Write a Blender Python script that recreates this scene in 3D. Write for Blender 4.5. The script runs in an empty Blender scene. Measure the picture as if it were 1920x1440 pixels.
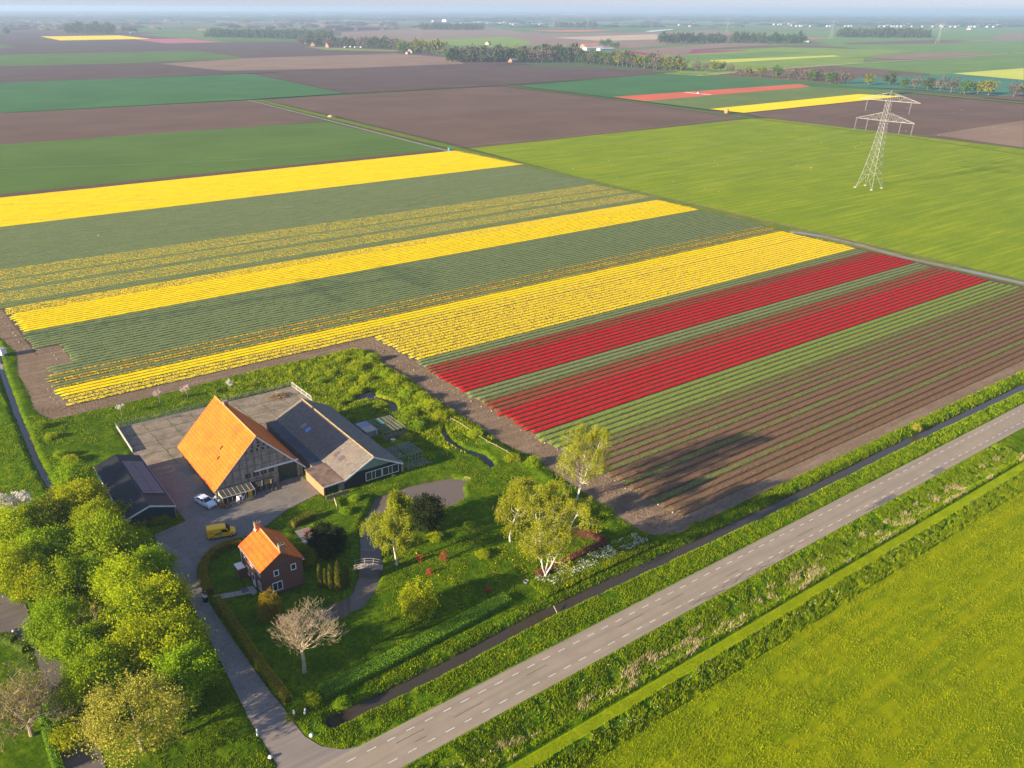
import bpy, math, random
import numpy as np
from mathutils import Matrix, Vector
R = math.radians
rng = np.random.default_rng(7)
random.seed(7)
sc = bpy.context.scene
COL = sc.collection

# ------------------------------------------------------------------ camera
# x runs along the road, y runs away from it towards the tulip fields, z up (metres)
CAM = np.array([-26.123, -64.637, 76.0])
PITCH, ROLL, YAW = R(28.978), R(0.209), R(35.5)
FOC, PCX, PCY, IW, IH = 1560.0, 836.0, 880.0, 1920.0, 1440.0
cam = bpy.data.cameras.new('camera')
cam.sensor_width = 36.0
cam.lens = 36.0 * FOC / IW
cam.shift_x = (IW / 2 - PCX) / IW
cam.shift_y = (PCY - IH / 2) / IW
cam.clip_start = 1.0
cam.clip_end = 120000.0
camo = bpy.data.objects.new('camera', cam)
COL.objects.link(camo)
# view axes in the world frame
_hf = np.array([math.sin(YAW), math.cos(YAW), 0.0])      # horizontal forward
_rt = np.array([math.cos(YAW), -math.sin(YAW), 0.0])     # right
_fw = _hf * math.cos(PITCH) + np.array([0, 0, -math.sin(PITCH)])
_up = _hf * math.sin(PITCH) + np.array([0, 0, math.cos(PITCH)])
_r2 = _rt * math.cos(ROLL) + _up * math.sin(ROLL)
_u2 = -_rt * math.sin(ROLL) + _up * math.cos(ROLL)
camo.matrix_world = Matrix(((_r2[0], _u2[0], -_fw[0], CAM[0]), (_r2[1], _u2[1], -_fw[1], CAM[1]),
                            (_r2[2], _u2[2], -_fw[2], CAM[2]), (0, 0, 0, 1)))
sc.camera = camo

def at(px, py, z=0.0):
    """ground position (at height z) that the survey photograph shows at a pixel"""
    d = _r2 * (px - PCX) - _u2 * (py - PCY) + _fw * FOC
    t = (z - CAM[2]) / d[2]
    p = CAM + d * t
    return float(p[0]), float(p[1])

# ------------------------------------------------------------------ light
SUN_EL, SUN_AZ = R(16.5), R(-3.5)        # shadows run along +x, turned by SUN_AZ
tosun = np.array([-math.cos(SUN_AZ) * math.cos(SUN_EL), -math.sin(SUN_AZ) * math.cos(SUN_EL), math.sin(SUN_EL)])
w = bpy.data.worlds.new('World')
sc.world = w
w.use_nodes = True
nt = w.node_tree
nt.nodes.clear()
sky = nt.nodes.new('ShaderNodeTexSky')
sky.sky_type = 'NISHITA'
sky.sun_disc = False
sky.sun_elevation = SUN_EL
sky.sun_rotation = math.atan2(tosun[0], tosun[1])
sky.air_density = 1.0
sky.dust_density = 0.25
sky.ozone_density = 2.5
tint = nt.nodes.new('ShaderNodeMix'); tint.data_type = 'RGBA'; tint.blend_type = 'MULTIPLY'
tint.inputs[0].default_value = 1.0; tint.inputs[7].default_value = (.84, .93, 1.30, 1)
gm_ = nt.nodes.new('ShaderNodeGamma'); gm_.inputs[1].default_value = .5      # a hazy spring sky: less difference between zenith and horizon
nt.links.new(sky.outputs[0], gm_.inputs[0]); nt.links.new(gm_.outputs[0], tint.inputs[6])
bg = nt.nodes.new('ShaderNodeBackground')
bg.inputs['Strength'].default_value = 0.12
out = nt.nodes.new('ShaderNodeOutputWorld')
nt.links.new(tint.outputs[2], bg.inputs[0])
nt.links.new(bg.outputs[0], out.inputs[0])
sl = bpy.data.lights.new('sun', 'SUN')
sl.energy = 5.0
sl.angle = R(0.6)
sl.color = (1.0, 0.83, 0.58)
so = bpy.data.objects.new('sun', sl)
COL.objects.link(so)
so.location = (-60, 0, 60)
so.rotation_euler = Vector(tosun).to_track_quat('Z', 'Y').to_euler()
sc.view_settings.view_transform = 'Standard'
sc.view_settings.look = 'None'
sc.view_settings.exposure = 1.43
sc.view_settings.gamma = 1.0
sc.view_settings.use_curve_mapping = False
sc.cycles.max_bounces = 6
sc.cycles.diffuse_bounces = 3
sc.cycles.transparent_max_bounces = 6
sc.cycles.volume_bounces = 1
sc.cycles.volume_max_steps = 64

# ------------------------------------------------------------------ object helpers
def tag(o, label=None, cat=None, group=None, kind=None):
    if label: o['label'] = label
    if cat: o['category'] = cat
    if group: o['group'] = group
    if kind: o['kind'] = kind
    return o

def link(name, me, parent=None, loc=(0, 0, 0), rot=(0, 0, 0), scale=(1, 1, 1)):
    o = bpy.data.objects.new(name, me)
    COL.objects.link(o)
    o.location = loc
    o.rotation_euler = rot
    o.scale = scale
    if parent is not None: o.parent = parent
    return o

def thing(name, label, cat, loc=(0, 0, 0), rz=0.0, group=None):
    o = link(name, None, None, loc, (0, 0, rz))
    o.empty_display_size = 0.5
    return tag(o, label, cat, group)

def npmesh(name, v, f, mats, mi=None, smooth=False):
    """v (N,3); f list of arrays or one array of faces (all the same size per array)"""
    v = np.asarray(v, dtype=np.float32).reshape(-1, 3)
    fs = f if isinstance(f, list) else [f]
    fs = [np.asarray(a, dtype=np.int32) for a in fs if len(a)]
    me = bpy.data.meshes.new(name)
    me.vertices.add(len(v))
    me.vertices.foreach_set('co', v.ravel())
    tot = sum(a.size for a in fs)
    nf = sum(len(a) for a in fs)
    me.loops.add(tot)
    me.loops.foreach_set('vertex_index', np.concatenate([a.ravel() for a in fs]))
    me.polygons.add(nf)
    cnt = np.concatenate([np.full(len(a), a.shape[1], dtype=np.int32) for a in fs])
    st = np.concatenate([[0], np.cumsum(cnt)[:-1]]).astype(np.int32)
    me.polygons.foreach_set('loop_start', st)
    me.polygons.foreach_set('loop_total', cnt)
    for m in (mats if isinstance(mats, (list, tuple)) else [mats]): me.materials.append(m)
    if mi is not None: me.polygons.foreach_set('material_index', np.asarray(mi, dtype=np.int32))
    me.polygons.foreach_set('use_smooth', np.full(nf, smooth))
    me.update(calc_edges=True)
    me.validate()
    return me

class MB:
    """collects boxes, prisms and tubes into one mesh"""
    def __init__(s): s.v = []; s.f = []; s.m = []; s.cur = 0
    def add(s, vs, fs):
        b = len(s.v); s.v += [tuple(map(float, p)) for p in vs]
        s.f += [tuple(b + i for i in q) for q in fs]; s.m += [s.cur] * len(fs)
        return s
    def box(s, x0, x1, y0, y1, z0, z1):
        return s.add([(x0,y0,z0),(x1,y0,z0),(x1,y1,z0),(x0,y1,z0),(x0,y0,z1),(x1,y0,z1),(x1,y1,z1),(x0,y1,z1)],
                     [(0,3,2,1),(4,5,6,7),(0,1,5,4),(1,2,6,5),(2,3,7,6),(3,0,4,7)])
    def bar(s, a, b, w, h=None, up=(0, 0, 1)):
        """a rectangular bar from a to b"""
        h = h or w; a = Vector(a); b = Vector(b); d = (b - a)
        if d.length < 1e-6: return s
        d.normalize(); u = Vector(up)
        if abs(d.dot(u)) > .98: u = Vector((1, 0, 0))
        x = d.cross(u).normalized() * (w / 2); y = x.cross(d).normalized() * (h / 2)
        vs = [p + sx * x + sy * y for p in (a, b) for sx, sy in ((-1,-1),(1,-1),(1,1),(-1,1))]
        return s.add(vs, [(0,3,2,1),(4,5,6,7),(0,1,5,4),(1,2,6,5),(2,3,7,6),(3,0,4,7)])
    def tube(s, pts, rad, n=6, cap=True):
        pts = [Vector(p) for p in pts]; rad = rad if isinstance(rad, (list, tuple)) else [rad] * len(pts)
        b = len(s.v); prev = None
        for i, p in enumerate(pts):
            d = (pts[min(i + 1, len(pts) - 1)] - pts[max(i - 1, 0)])
            d = d.normalized() if d.length > 1e-6 else Vector((0, 0, 1))
            u = Vector((0, 0, 1)) if abs(d.z) < .95 else Vector((1, 0, 0))
            x = d.cross(u).normalized() if prev is None else (prev - d * prev.dot(d)).normalized()
            prev = x; y = d.cross(x)
            for k in range(n):
                t = 2 * math.pi * k / n
                q = p + (x * math.cos(t) + y * math.sin(t)) * rad[i]
                s.v.append((q.x, q.y, q.z))
        for i in range(len(pts) - 1):
            for k in range(n):
                s.f.append((b+i*n+k, b+i*n+(k+1)%n, b+(i+1)*n+(k+1)%n, b+(i+1)*n+k)); s.m.append(s.cur)
        if cap and n > 2:
            s.f.append(tuple(b + n - 1 - k for k in range(n))); s.f.append(tuple(b + (len(pts)-1)*n + k for k in range(n))); s.m += [s.cur] * 2
        return s
    def prism(s, poly, axis, a, b):
        """polygon (2D) swept along axis 'x','y' or 'z' from a to b"""
        def P(p, t): return (t, p[0], p[1]) if axis == 'x' else (p[0], t, p[1]) if axis == 'y' else (p[0], p[1], t)
        n = len(poly)
        return s.add([P(p, a) for p in poly] + [P(p, b) for p in poly],
                     [tuple(range(n))[::-1], tuple(range(n, 2*n))] + [(i, (i+1)%n, n+(i+1)%n, n+i) for i in range(n)])
    def lathe(s, prof, n=12, c=(0, 0, 0)):
        b = len(s.v)
        for r_, z in prof:
            for k in range(n):
                t = 2*math.pi*k/n; s.v.append((c[0]+r_*math.cos(t), c[1]+r_*math.sin(t), c[2]+z))
        for i in range(len(prof)-1):
            for k in range(n):
                s.f.append((b+i*n+k, b+i*n+(k+1)%n, b+(i+1)*n+(k+1)%n, b+(i+1)*n+k)); s.m.append(s.cur)
        s.f.append(tuple(b+(len(prof)-1)*n+k for k in range(n))); s.m.append(s.cur)
        return s
    def mesh(s, name, mats, smooth=False):
        me = bpy.data.meshes.new(name)
        me.from_pydata(s.v, [], s.f)
        for m in (mats if isinstance(mats, (list, tuple)) else [mats]): me.materials.append(m)
        me.polygons.foreach_set('material_index', s.m)
        if smooth: me.polygons.foreach_set('use_smooth', [True] * len(s.f))
        me.update()
        return me
    def build(s, name, mats, parent=None, smooth=False, **k):
        return link(name, s.mesh(name, mats, smooth), parent, **k)

def copy_tree(o, parent=None):
    c = o.copy(); COL.objects.link(c); c.parent = parent
    for ch in list(KIDS.get(o.name, [])) or [q for q in o.children]: copy_tree(ch, c)
    return c
KIDS = {}

def ordinal(i):
    return ['first','second','third','fourth','fifth','sixth','seventh','eighth','ninth','tenth','eleventh','twelfth','thirteenth',
            'fourteenth','fifteenth','sixteenth','seventeenth','eighteenth','nineteenth','twentieth','twenty-first','twenty-second',
            'twenty-third','twenty-fourth','twenty-fifth','twenty-sixth','twenty-seventh','twenty-eighth','twenty-ninth','thirtieth'][i]

# ------------------------------------------------------------------ value noise (numpy)
_tab = rng.random((256, 256)).astype(np.float32)
def vnoise(x, y, s):
    x = np.asarray(x) / s + 1000.0; y = np.asarray(y) / s + 1000.0
    xi = np.floor(x).astype(int); yi = np.floor(y).astype(int); fx = x - xi; fy = y - yi
    fx = fx*fx*(3-2*fx); fy = fy*fy*(3-2*fy)
    a = _tab[xi % 256, yi % 256]; b = _tab[(xi+1) % 256, yi % 256]; c = _tab[xi % 256, (yi+1) % 256]; d = _tab[(xi+1) % 256, (yi+1) % 256]
    return (a*(1-fx)+b*fx)*(1-fy)+(c*(1-fx)+d*fx)*fy
def fnoise(x, y, s, o=3):
    r = 0; a = 1.0; t = 0
    for i in range(o): r = r + a*vnoise(np.asarray(x)+17*i, np.asarray(y)-31*i, s); t += a; a *= .5; s *= .5
    return r / t
def sstep(a, b, x):
    t = np.clip((x-a)/(b-a), 0, 1); return t*t*(3-2*t)
def seg_dist(X, Y, pts, closed=False):
    d = np.full(np.shape(X), 1e9); n = len(pts)
    for i in range(n if closed else n-1):
        ax, ay = pts[i]; bx, by = pts[(i+1) % n]
        dx, dy = bx-ax, by-ay; L = dx*dx+dy*dy+1e-9
        t = np.clip(((X-ax)*dx+(Y-ay)*dy)/L, 0, 1)
        d = np.minimum(d, np.hypot(X-ax-t*dx, Y-ay-t*dy))
    return d
def inside(X, Y, pts):
    r = np.zeros(np.shape(X), bool); n = len(pts)
    for i in range(n):
        ax, ay = pts[i]; bx, by = pts[(i+1) % n]
        if ay == by: continue
        c = ((ay > Y) != (by > Y)) & (X < (bx-ax)*(Y-ay)/(by-ay)+ax)
        r ^= c
    return r
def sdist(X, Y, pts):
    """negative inside"""
    d = seg_dist(X, Y, pts, True)
    return np.where(inside(X, Y, pts), -d, d)

# ------------------------------------------------------------------ materials
class NT:
    def __init__(s, name):
        s.m = bpy.data.materials.new(name); s.m.use_nodes = True; s.t = s.m.node_tree; s.t.nodes.clear()
        s.o = s.t.nodes.new('ShaderNodeOutputMaterial')
    def n(s, t, **k):
        q = s.t.nodes.new('ShaderNode' + t)
        for a, b in k.items(): setattr(q, a, b)
        return q
    def l(s, a, b): s.t.links.new(a, b)
    def put(s, sock, v):
        if hasattr(v, 'is_output') or isinstance(v, bpy.types.NodeSocket): s.l(v, sock)
        elif isinstance(v, (tuple, list)): sock.default_value = (*v, 1.0)[:4] if len(sock.default_value) == 4 else v
        else: sock.default_value = v
    def pos(s): return s.n('NewGeometry').outputs['Position']
    def obj(s): return s.n('TexCoord').outputs['Object']
    def mapped(s, vec, sc=(1, 1, 1), rot=(0, 0, 0)):
        q = s.n('Mapping'); s.l(vec, q.inputs[0]); q.inputs['Scale'].default_value = sc; q.inputs['Rotation'].default_value = rot
        return q.outputs[0]
    def noise(s, vec, scale, detail=3, rough=.55, col=False):
        q = s.n('TexNoise'); s.l(vec, q.inputs['Vector']); q.inputs['Scale'].default_value = scale
        q.inputs['Detail'].default_value = detail; q.inputs['Roughness'].default_value = rough
        return q.outputs['Color' if col else 'Fac']
    def ramp(s, fac, a, b, lo=0.0, hi=1.0):
        q = s.n('MapRange'); s.l(fac, q.inputs[0]); q.inputs[1].default_value = a; q.inputs[2].default_value = b
        q.inputs[3].default_value = lo; q.inputs[4].default_value = hi
        return q.outputs[0]
    def mix(s, fac, a, b, mode='MIX'):
        q = s.n('Mix', data_type='RGBA', blend_type=mode)
        s.put(q.inputs[0], fac); s.put(q.inputs[6], a); s.put(q.inputs[7], b)
        return q.outputs[2]
    def math(s, op, a, b=0.0, c=None):
        q = s.n('Math', operation=op); s.put(q.inputs[0], a); s.put(q.inputs[1], b)
        if c is not None: s.put(q.inputs[2], c)
        return q.outputs[0]
    def bump(s, h, strength=.5, dist=.05, nrm=None):
        q = s.n('Bump'); q.inputs['Strength'].default_value = strength; q.inputs['Distance'].default_value = dist
        s.l(h, q.inputs['Height'])
        if nrm: s.l(nrm, q.inputs['Normal'])
        return q.outputs[0]
    def principled(s, col, rough=.9, nrm=None, metal=0.0, spec=.25, finish=True, **k):
        q = s.n('BsdfPrincipled'); s.put(q.inputs['Base Color'], col); s.put(q.inputs['Roughness'], rough)
        q.inputs['Metallic'].default_value = metal; q.inputs['Specular IOR Level'].default_value = spec
        if nrm: s.l(nrm, q.inputs['Normal'])
        for a, b in k.items(): q.inputs[a].default_value = b
        if finish: s.l(q.outputs[0], s.o.inputs[0])
        return q.outputs[0]

def flat(name, col, rough=.6, var=.12, scale=3.0, metal=0.0, spec=.3, bump=0.0):
    t = NT(name); p = t.pos(); n = t.noise(p, scale, 4)
    c2 = tuple(x*(1-2*var) for x in col); c1 = tuple(min(1, x*(1+var)) for x in col)
    t.principled(t.mix(t.ramp(n, .3, .7), c2, c1), rough, t.bump(n, bump, .02) if bump else None, metal, spec)
    return t.m

def ground(name, cols, sizes=(6.0, .9), rough=.95, bumps=((.35, .6, .12), (.08, .5, .04)), stretch=(1, 1, 1), streak=None, spec=0.0):
    """cols: low, mid, high colours mixed by two sizes of noise"""
    t = NT(name); p = t.mapped(t.pos(), stretch)
    a = t.noise(p, 1/sizes[0], 4, .6); b = t.noise(p, 1/sizes[1], 4, .65)
    c = t.mix(t.ramp(a, .38, .62), cols[0], cols[1])
    c = t.mix(t.ramp(b, .42, .68), c, cols[2])
    if streak:
        q = t.noise(t.mapped(t.pos(), streak[0]), 1.0, 3, .6)
        c = t.mix(t.ramp(q, streak[1], streak[2], 0, streak[4] if len(streak) > 4 else .6), c, streak[3])
    nr = None
    for sz, st, ds in bumps:
        nr = t.bump(t.noise(p, 1/sz, 2, .6), st, ds, nr)
    t.principled(c, rough, nr, spec=spec)
    return t.m

def leafmat(name, a, b, trans=.35, vary=.25, rough=.65, sc_=.35):
    t = NT(name); p = t.pos()
    n = t.noise(p, sc_, 2); f = t.noise(p, 2.2, 2)
    oi = t.n('ObjectInfo').outputs['Random']
    c = t.mix(t.ramp(t.math('ADD', t.math('MULTIPLY', n, .6), t.math('MULTIPLY', f, .4)), .36, .64), a, b)
    h = t.n('HueSaturation'); t.l(c, h.inputs['Color'])
    t.l(t.ramp(oi, 0, 1, .5-.02*vary*4, .5+.012*vary*4), h.inputs['Hue']); t.l(t.ramp(oi, 0, 1, 1-vary*.5, 1+vary*.5), h.inputs['Value'])
    c = h.outputs[0]
    d = t.principled(c, rough, spec=.04, finish=False)
    tr = t.n('BsdfTranslucent'); t.l(c, tr.inputs[0])
    mx = t.n('MixShader'); mx.inputs[0].default_value = trans; t.l(d, mx.inputs[1]); t.l(tr.outputs[0], mx.inputs[2]); t.l(mx.outputs[0], t.o.inputs[0])
    return t.m

def tulip(name, leaf, bloom, bloom2=None, dens=.8, mixr=.3, zt=.2, grad=0.0, big=.5):
    """flower bed: blooms as random cells over leaf green"""
    t = NT(name); p = t.pos()
    v = t.n('TexVoronoi'); t.l(t.mapped(p, (1, 1.15, .3)), v.inputs['Vector']); v.inputs['Scale'].default_value = 5.2
    s = t.n('SeparateColor'); t.l(v.outputs['Color'], s.inputs[0])
    z = t.n('SeparateXYZ'); t.l(p, z.inputs[0])
    n = t.noise(t.mapped(p, (.05, .3, 1)), 1.0, 3)
    d = t.math('ADD', dens, t.math('MULTIPLY', t.math('SUBTRACT', n, .5), big))
    if grad: d = t.math('ADD', d, t.math('MULTIPLY', t.math('SUBTRACT', z.outputs[0], 140.0), grad))
    fac = t.math('LESS_THAN', s.outputs[0], d)
    fac = t.math('MULTIPLY', fac, t.ramp(z.outputs[2], zt, zt+.06))
    l2 = tuple(x*.6 for x in leaf)
    lc = t.mix(t.ramp(t.noise(p, 3.0, 2), .35, .65), l2, leaf)
    b2 = bloom2 or tuple(x*.75 for x in bloom)
    bc = t.mix(t.math('LESS_THAN', s.outputs[1], mixr), bloom, b2)
    c = t.mix(fac, lc, bc)
    t.principled(c, .8, t.bump(t.noise(p, 5.0, 2), .7, .1), spec=0.0)
    return t.m
# ------------------------------------------------------------------ ground materials
G_MEADOW = ground('meadow_grass', [(.15,.20,.002), (.22,.265,.002), (.11,.165,.002)], (10.0, 1.1), bumps=((.7, .4, .1), (.2, .6, .05)), stretch=(.28, 1, 1), streak=((.012, .55, 1), .44, .66, (.29,.29,.003), .7))
G_VERGE = ground('verge_grass', [(.065,.135,.003), (.16,.22,.004), (.035,.09,.003)], (2.6, .8), bumps=((.5, .8, .2), (.16, .8, .07)))
G_LAWN = ground('lawn_grass', [(.05,.105,.003), (.115,.175,.004), (.03,.07,.003)], (3.5, .7), bumps=((.4, .6, .1), (.14, .7, .05)))
G_MARSH = ground('marsh_plants', [(.08,.135,.003), (.20,.215,.004), (.035,.08,.003)], (3.0, .9), bumps=((.6, .9, .3), (.2, .8, .1)))
G_MOWN = ground('mown_grass', [(.21,.28,.004), (.30,.36,.004), (.17,.24,.004)], (3.0, .5), bumps=((.15, .3, .02),))
G_SOIL = ground('bare_soil', [(.20,.14,.092), (.255,.182,.12), (.155,.108,.072)], (5.0, .7), bumps=((.5, .7, .08), (.15, .6, .03)), streak=((.05, .8, 1), .5, .7, (.32,.24,.17), .5))
G_BEDSOIL = ground('field_soil', [(.125,.085,.06), (.16,.11,.075), (.09,.062,.045)], (4.0, .5), bumps=((.3, .6, .05),))
G_BANK = ground('bank_mud', [(.07,.06,.035), (.10,.085,.05), (.05,.06,.02)], (1.0, .3), bumps=((.2, .6, .05),))
G_GREEN = ground('young_crop', [(.16,.235,.013), (.215,.28,.013), (.145,.215,.013)], (22.0, 1.5), bumps=((.5, .4, .05),), streak=((.02, .5, 1), .48, .7, (.33,.36,.02), .75))
def water_mat(name, col, spec=.5):
    t = NT(name)
    nr = t.bump(t.noise(t.pos(), 1.6, 2), .12, .02)
    t.principled(col, .08, nr, spec=spec, **{'IOR': 1.33})
    return t.m
WATER = water_mat('ditch_water', (.05, .04, .028))
PONDW = water_mat('pond_water', (.15, .115, .085))

def sheet(name, pts, z, mat, parent=None, holes=None):
    mb = MB(); mb.add([(x, y, z) for x, y in pts], [tuple(range(len(pts)))])
    me = mb.mesh(name, mat)
    if me.polygons[0].normal.z < 0: me.flip_normals()
    return link(name, me, parent)
def px(pts): return [at(*p) for p in pts]

# base plain to the horizon
plain = sheet('plain', [(-30000, -30000), (60000, -30000), (60000, 60000), (-30000, 60000)], -1.05,
              ground('plain_far', [(.09,.11,.05), (.14,.11,.085), (.07,.13,.06)], (420.0, 90.0), bumps=()))
tag(plain, kind='structure')

# ------------------------------------------------------------------ near terrain
soil_edge = px([(0,633),(31,662),(34,702),(53,735),(64,767),(82,780),(98,787),(200,764),(320,735),(500,690),(620,664),(660,654),(690,657),(720,683),(773,713),(800,737),(840,763),(900,800),(940,830),(1000,857),(1060,900),(1120,940),(1160,970),(1207,998),(1227,1003),(1280,997)]) + [(78.1, 8.0)]
soil_poly = px([(-140,520),(-60,585)]) + soil_edge + [(78.1, 260.0), (at(-140,520)[0], 260.0)]
# the back edge of the farm plot: everything past y = 119 is tulip field
P_POND = px([(704,930),(767,908),(825,896),(846,893),(877,898),(867,910),(873,929),(850,945),(829,950),(790,950),(745,955),(722,975),(715,1016),(716,1047),(712,1081),(700,1110),(683,1133),(640,1156),(606,1163),(603,1138),(621,1129),(646,1118),(662,1108),(672,1079),(674,1054),(675,1006),(678,979),(692,954)])
P_BACK = px([(643,757),(665,747),(678,733),(695,729),(707,739),(727,747),(743,755),(747,767),(741,774),(730,769),(729,758),(720,753),(698,747),(667,752),(646,761)])
P_BROOK = px([(832,799),(838,814),(847,824),(862,834),(882,842),(907,847),(923,859),(928,871),(920,876),(912,866),(900,855),(873,847),(848,834),(837,827),(829,811)])
D_MAIN = [(5.3, 3.6), (20, 3.5), (39, 4.4), (55, 4.1), (70, 3.7), (100, 3.3), (130, 3.5), (190, 2.8), (320, 2.6)]
D_LEFT = px([(-60,560),(-10,640),(5,700),(30,770),(48,815),(62,850),(80,885),(100,918),(118,950)])
yard_px = [(218,802),(548,724),(578,745),(612,758)]
YARD = [(8.1,100.5),(47.3,99.3),(47.3,81),(30.2,80),(30.2,52.2)] + px([(600,925),(585,932),(540,955),(500,985),(470,1004),(440,1010)]) + \
       [(5.9,45.6),(4.2,44.4),(2.9,41.5),(2.3,38.0),(1.9,33.5),(1.6,24),(1.5,12),(1.7,9.8),(-2.6,9.4),(-2.0,15.6),(-1.2,24.4),(-.2,35),(.2,50.4),(1.4,56.5),(7.1,57.6),(7.1,61),(7.3,82),(7.4,88)]
APRON = [(-2.6,9.35),(1.7,9.75),(1.6,6.0),(1.7,3.1),(2.6,.6),(4.4,-1.2),(6.0,-1.9),(-9,-1.9),(-4.6,-1.1),(-2.9,1.0),(-2.7,4)]
LANE = px([(205,1450),(160,1375),(140,1330),(112,1262),(60,1205),(0,1196),(-60,1190),(-60,1080),(0,1105),(50,1130),(75,1170),(120,1225),(150,1275),(178,1335),(215,1400),(245,1450)])
LANE = px([(0,1112),(48,1132),(62,1178),(120,1240),(150,1300),(178,1370),(200,1445),(120,1445),(104,1380),(92,1320),(78,1262),(62,1215),(0,1198)])
LANE2 = LANE
GARDENPATH = px([(400,1117),(470,1104),(474,1112),(403,1126)])
PATIO = px([(552,996),(580,988),(592,1008),(572,1022)])

def flatmask(X, Y, polys, lo=.1, hi=.7):
    m = np.ones(np.shape(X))
    for p in polys: m = np.minimum(m, sstep(lo, hi, sdist(X, Y, p)))
    return m
def smooth_poly(X, Y, pts, wobble=.0):
    return sdist(X, Y, pts) + wobble*(fnoise(X, Y, 1.2, 2)-.5)

def farm_height(X, Y):
    n = fnoise(X, Y, 1.5, 3) - .35
    big = fnoise(X, Y, 9.0, 2) - .5
    sd_soil = sdist(X, Y, soil_poly)
    grass = sstep(0.0, 1.2, sd_soil)
    road = sstep(-1.9, -.6, Y)
    h = .04 + grass*road*(.16*n + .12*big + .08)
    marsh = sstep(44, 56, X)*sstep(60, 66, Y)*grass
    h += marsh*.35*np.maximum(fnoise(X+50, Y, 2.2, 2)-.42, 0)*2
    # low earth bank beside the soil track
    h += .5*np.exp(-((sd_soil-2.6)/1.2)**2)*sstep(60, 70, X)*sstep(9, 20, Y)
    h *= flatmask(X, Y, [YARD, APRON, LANE, GARDENPATH, PATIO])
    h = h - .05*(1-flatmask(X, Y, [YARD, APRON, LANE, GARDENPATH, PATIO]))
    h = np.where(sd_soil < 0, -.03 + .05*(fnoise(X, Y*2, .8, 2)-.5)*sstep(0, .6, -sd_soil), h)
    # water
    dm = seg_dist(X, Y, D_MAIN); wob = .25*(fnoise(X, Y, 1.0, 2)-.5)
    h = np.where(X > 4, h - (1.15)*(1-sstep(.35, 1.9, dm+wob))*sstep(4.3, 5.4, X), h)
    dl = seg_dist(X, Y, D_LEFT); h = h - .95*(1-sstep(.05, 1.5, dl+wob))
    for P, k in ((P_POND, 1.1), (P_BACK, 1.0), (P_BROOK, .9)):
        s = smooth_poly(X, Y, P, .35); h = h - k*(1-sstep(-.5, .55, s))
    return h

def strip_height(X, Y):
    n = fnoise(X, Y, 1.2, 3) - .35
    veg = sstep(-7.5, -8.6, Y)*sstep(-14.3, -13.9, Y)
    h = veg*(.25*n + .12)
    # shallow dry ditch with reeds, then the mown path and the tall edge of the meadow
    h -= .55*np.exp(-((Y+11.6)/1.6)**2)
    h += .30*sstep(-13.2, -13.9, Y)*sstep(-14.55, -14.25, Y)
    edge = sstep(-15.9, -16.3, Y)
    h += edge*(.20 + .30*(fnoise(X, Y, 1.0, 3)-.3)*sstep(-20.5, -18.0, Y) + .10*(fnoise(X, Y, 1.1, 3)-.4)) - edge*sstep(-17, -22, Y)*.12
    return h

def axis(a, b, breaks):
    """grid lines from a to b with steps given as (upto, step)"""
    v = [a]
    for upto, st in breaks:
        while v[-1] < min(upto, b) - 1e-6: v.append(min(v[-1]+st, upto, b))
    return np.array(v)
def terrain(xs, ys, hf, cls, defs):
    X, Y = np.meshgrid(xs, ys, indexing='ij')
    Z = hf(X, Y)
    v = np.stack([X, Y, Z], -1).reshape(-1, 3)
    ny = len(ys)
    i, j = np.meshgrid(np.arange(len(xs)-1), np.arange(ny-1), indexing='ij')
    q = np.stack([i*ny+j, (i+1)*ny+j, (i+1)*ny+j+1, i*ny+j+1], -1).reshape(-1, 4)
    cx = (X[:-1,:-1]+X[1:,1:])/2; cy = (Y[:-1,:-1]+Y[1:,1:])/2; cz = (Z[:-1,:-1]+Z[1:,1:])/2
    c = cls(cx, cy, cz).ravel()
    obs = {}
    for k, (nm, mat) in enumerate(defs):
        f = q[c == k]
        if not len(f): continue
        u, inv = np.unique(f, return_inverse=True)
        o = link(nm, npmesh(nm, v[u], inv.reshape(-1, 4), mat, smooth=True)); tag(o, kind='structure'); obs[nm] = o
    return X, Y, Z

def farm_class(x, y, z):
    s = sdist(x, y, soil_poly) + .5*(fnoise(x, y, .7, 2)-.5)
    c = np.zeros(x.shape, int)
    marsh = (x > 46 + 5*(fnoise(x, y, 6, 2)-.5)) & (y > 60) | ((x > 36) & (y > 74)) & (x > 44)
    c[marsh] = 1
    c[(y < 8.4+.8*fnoise(x, y, 3, 2)) & (x > 2.6)] = 2
    c[s < 0] = 3
    low = z < -.42
    c[low] = 4
    c[(x < -8) & (y > 62)] = 5
    c[low] = 4
    return c
xs = axis(-62, 78.1, [(-30, 1.0), (78.1, .36)]); ys = axis(-1.9, 119.1, [(14, .3), (119.1, .4)])
terrain(xs, ys, farm_height, farm_class, [('lawn', G_LAWN), ('marsh_garden', G_MARSH), ('ditch_bank', G_VERGE), ('soil_track', G_SOIL), ('mud_bank', G_BANK), ('left_pasture', G_VERGE)])

xs = axis(-62, 4.0, [(-20, 1.0), (4.0, .4)]); ys = axis(119.1, 201, [(160, .5), (201, 1.0)])
terrain(xs, ys, farm_height, farm_class, [('lawn', G_LAWN), ('marsh_garden', G_MARSH), ('ditch_bank', G_VERGE), ('soil_track', G_SOIL), ('mud_bank', G_BANK), ('left_pasture', G_VERGE)])

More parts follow.
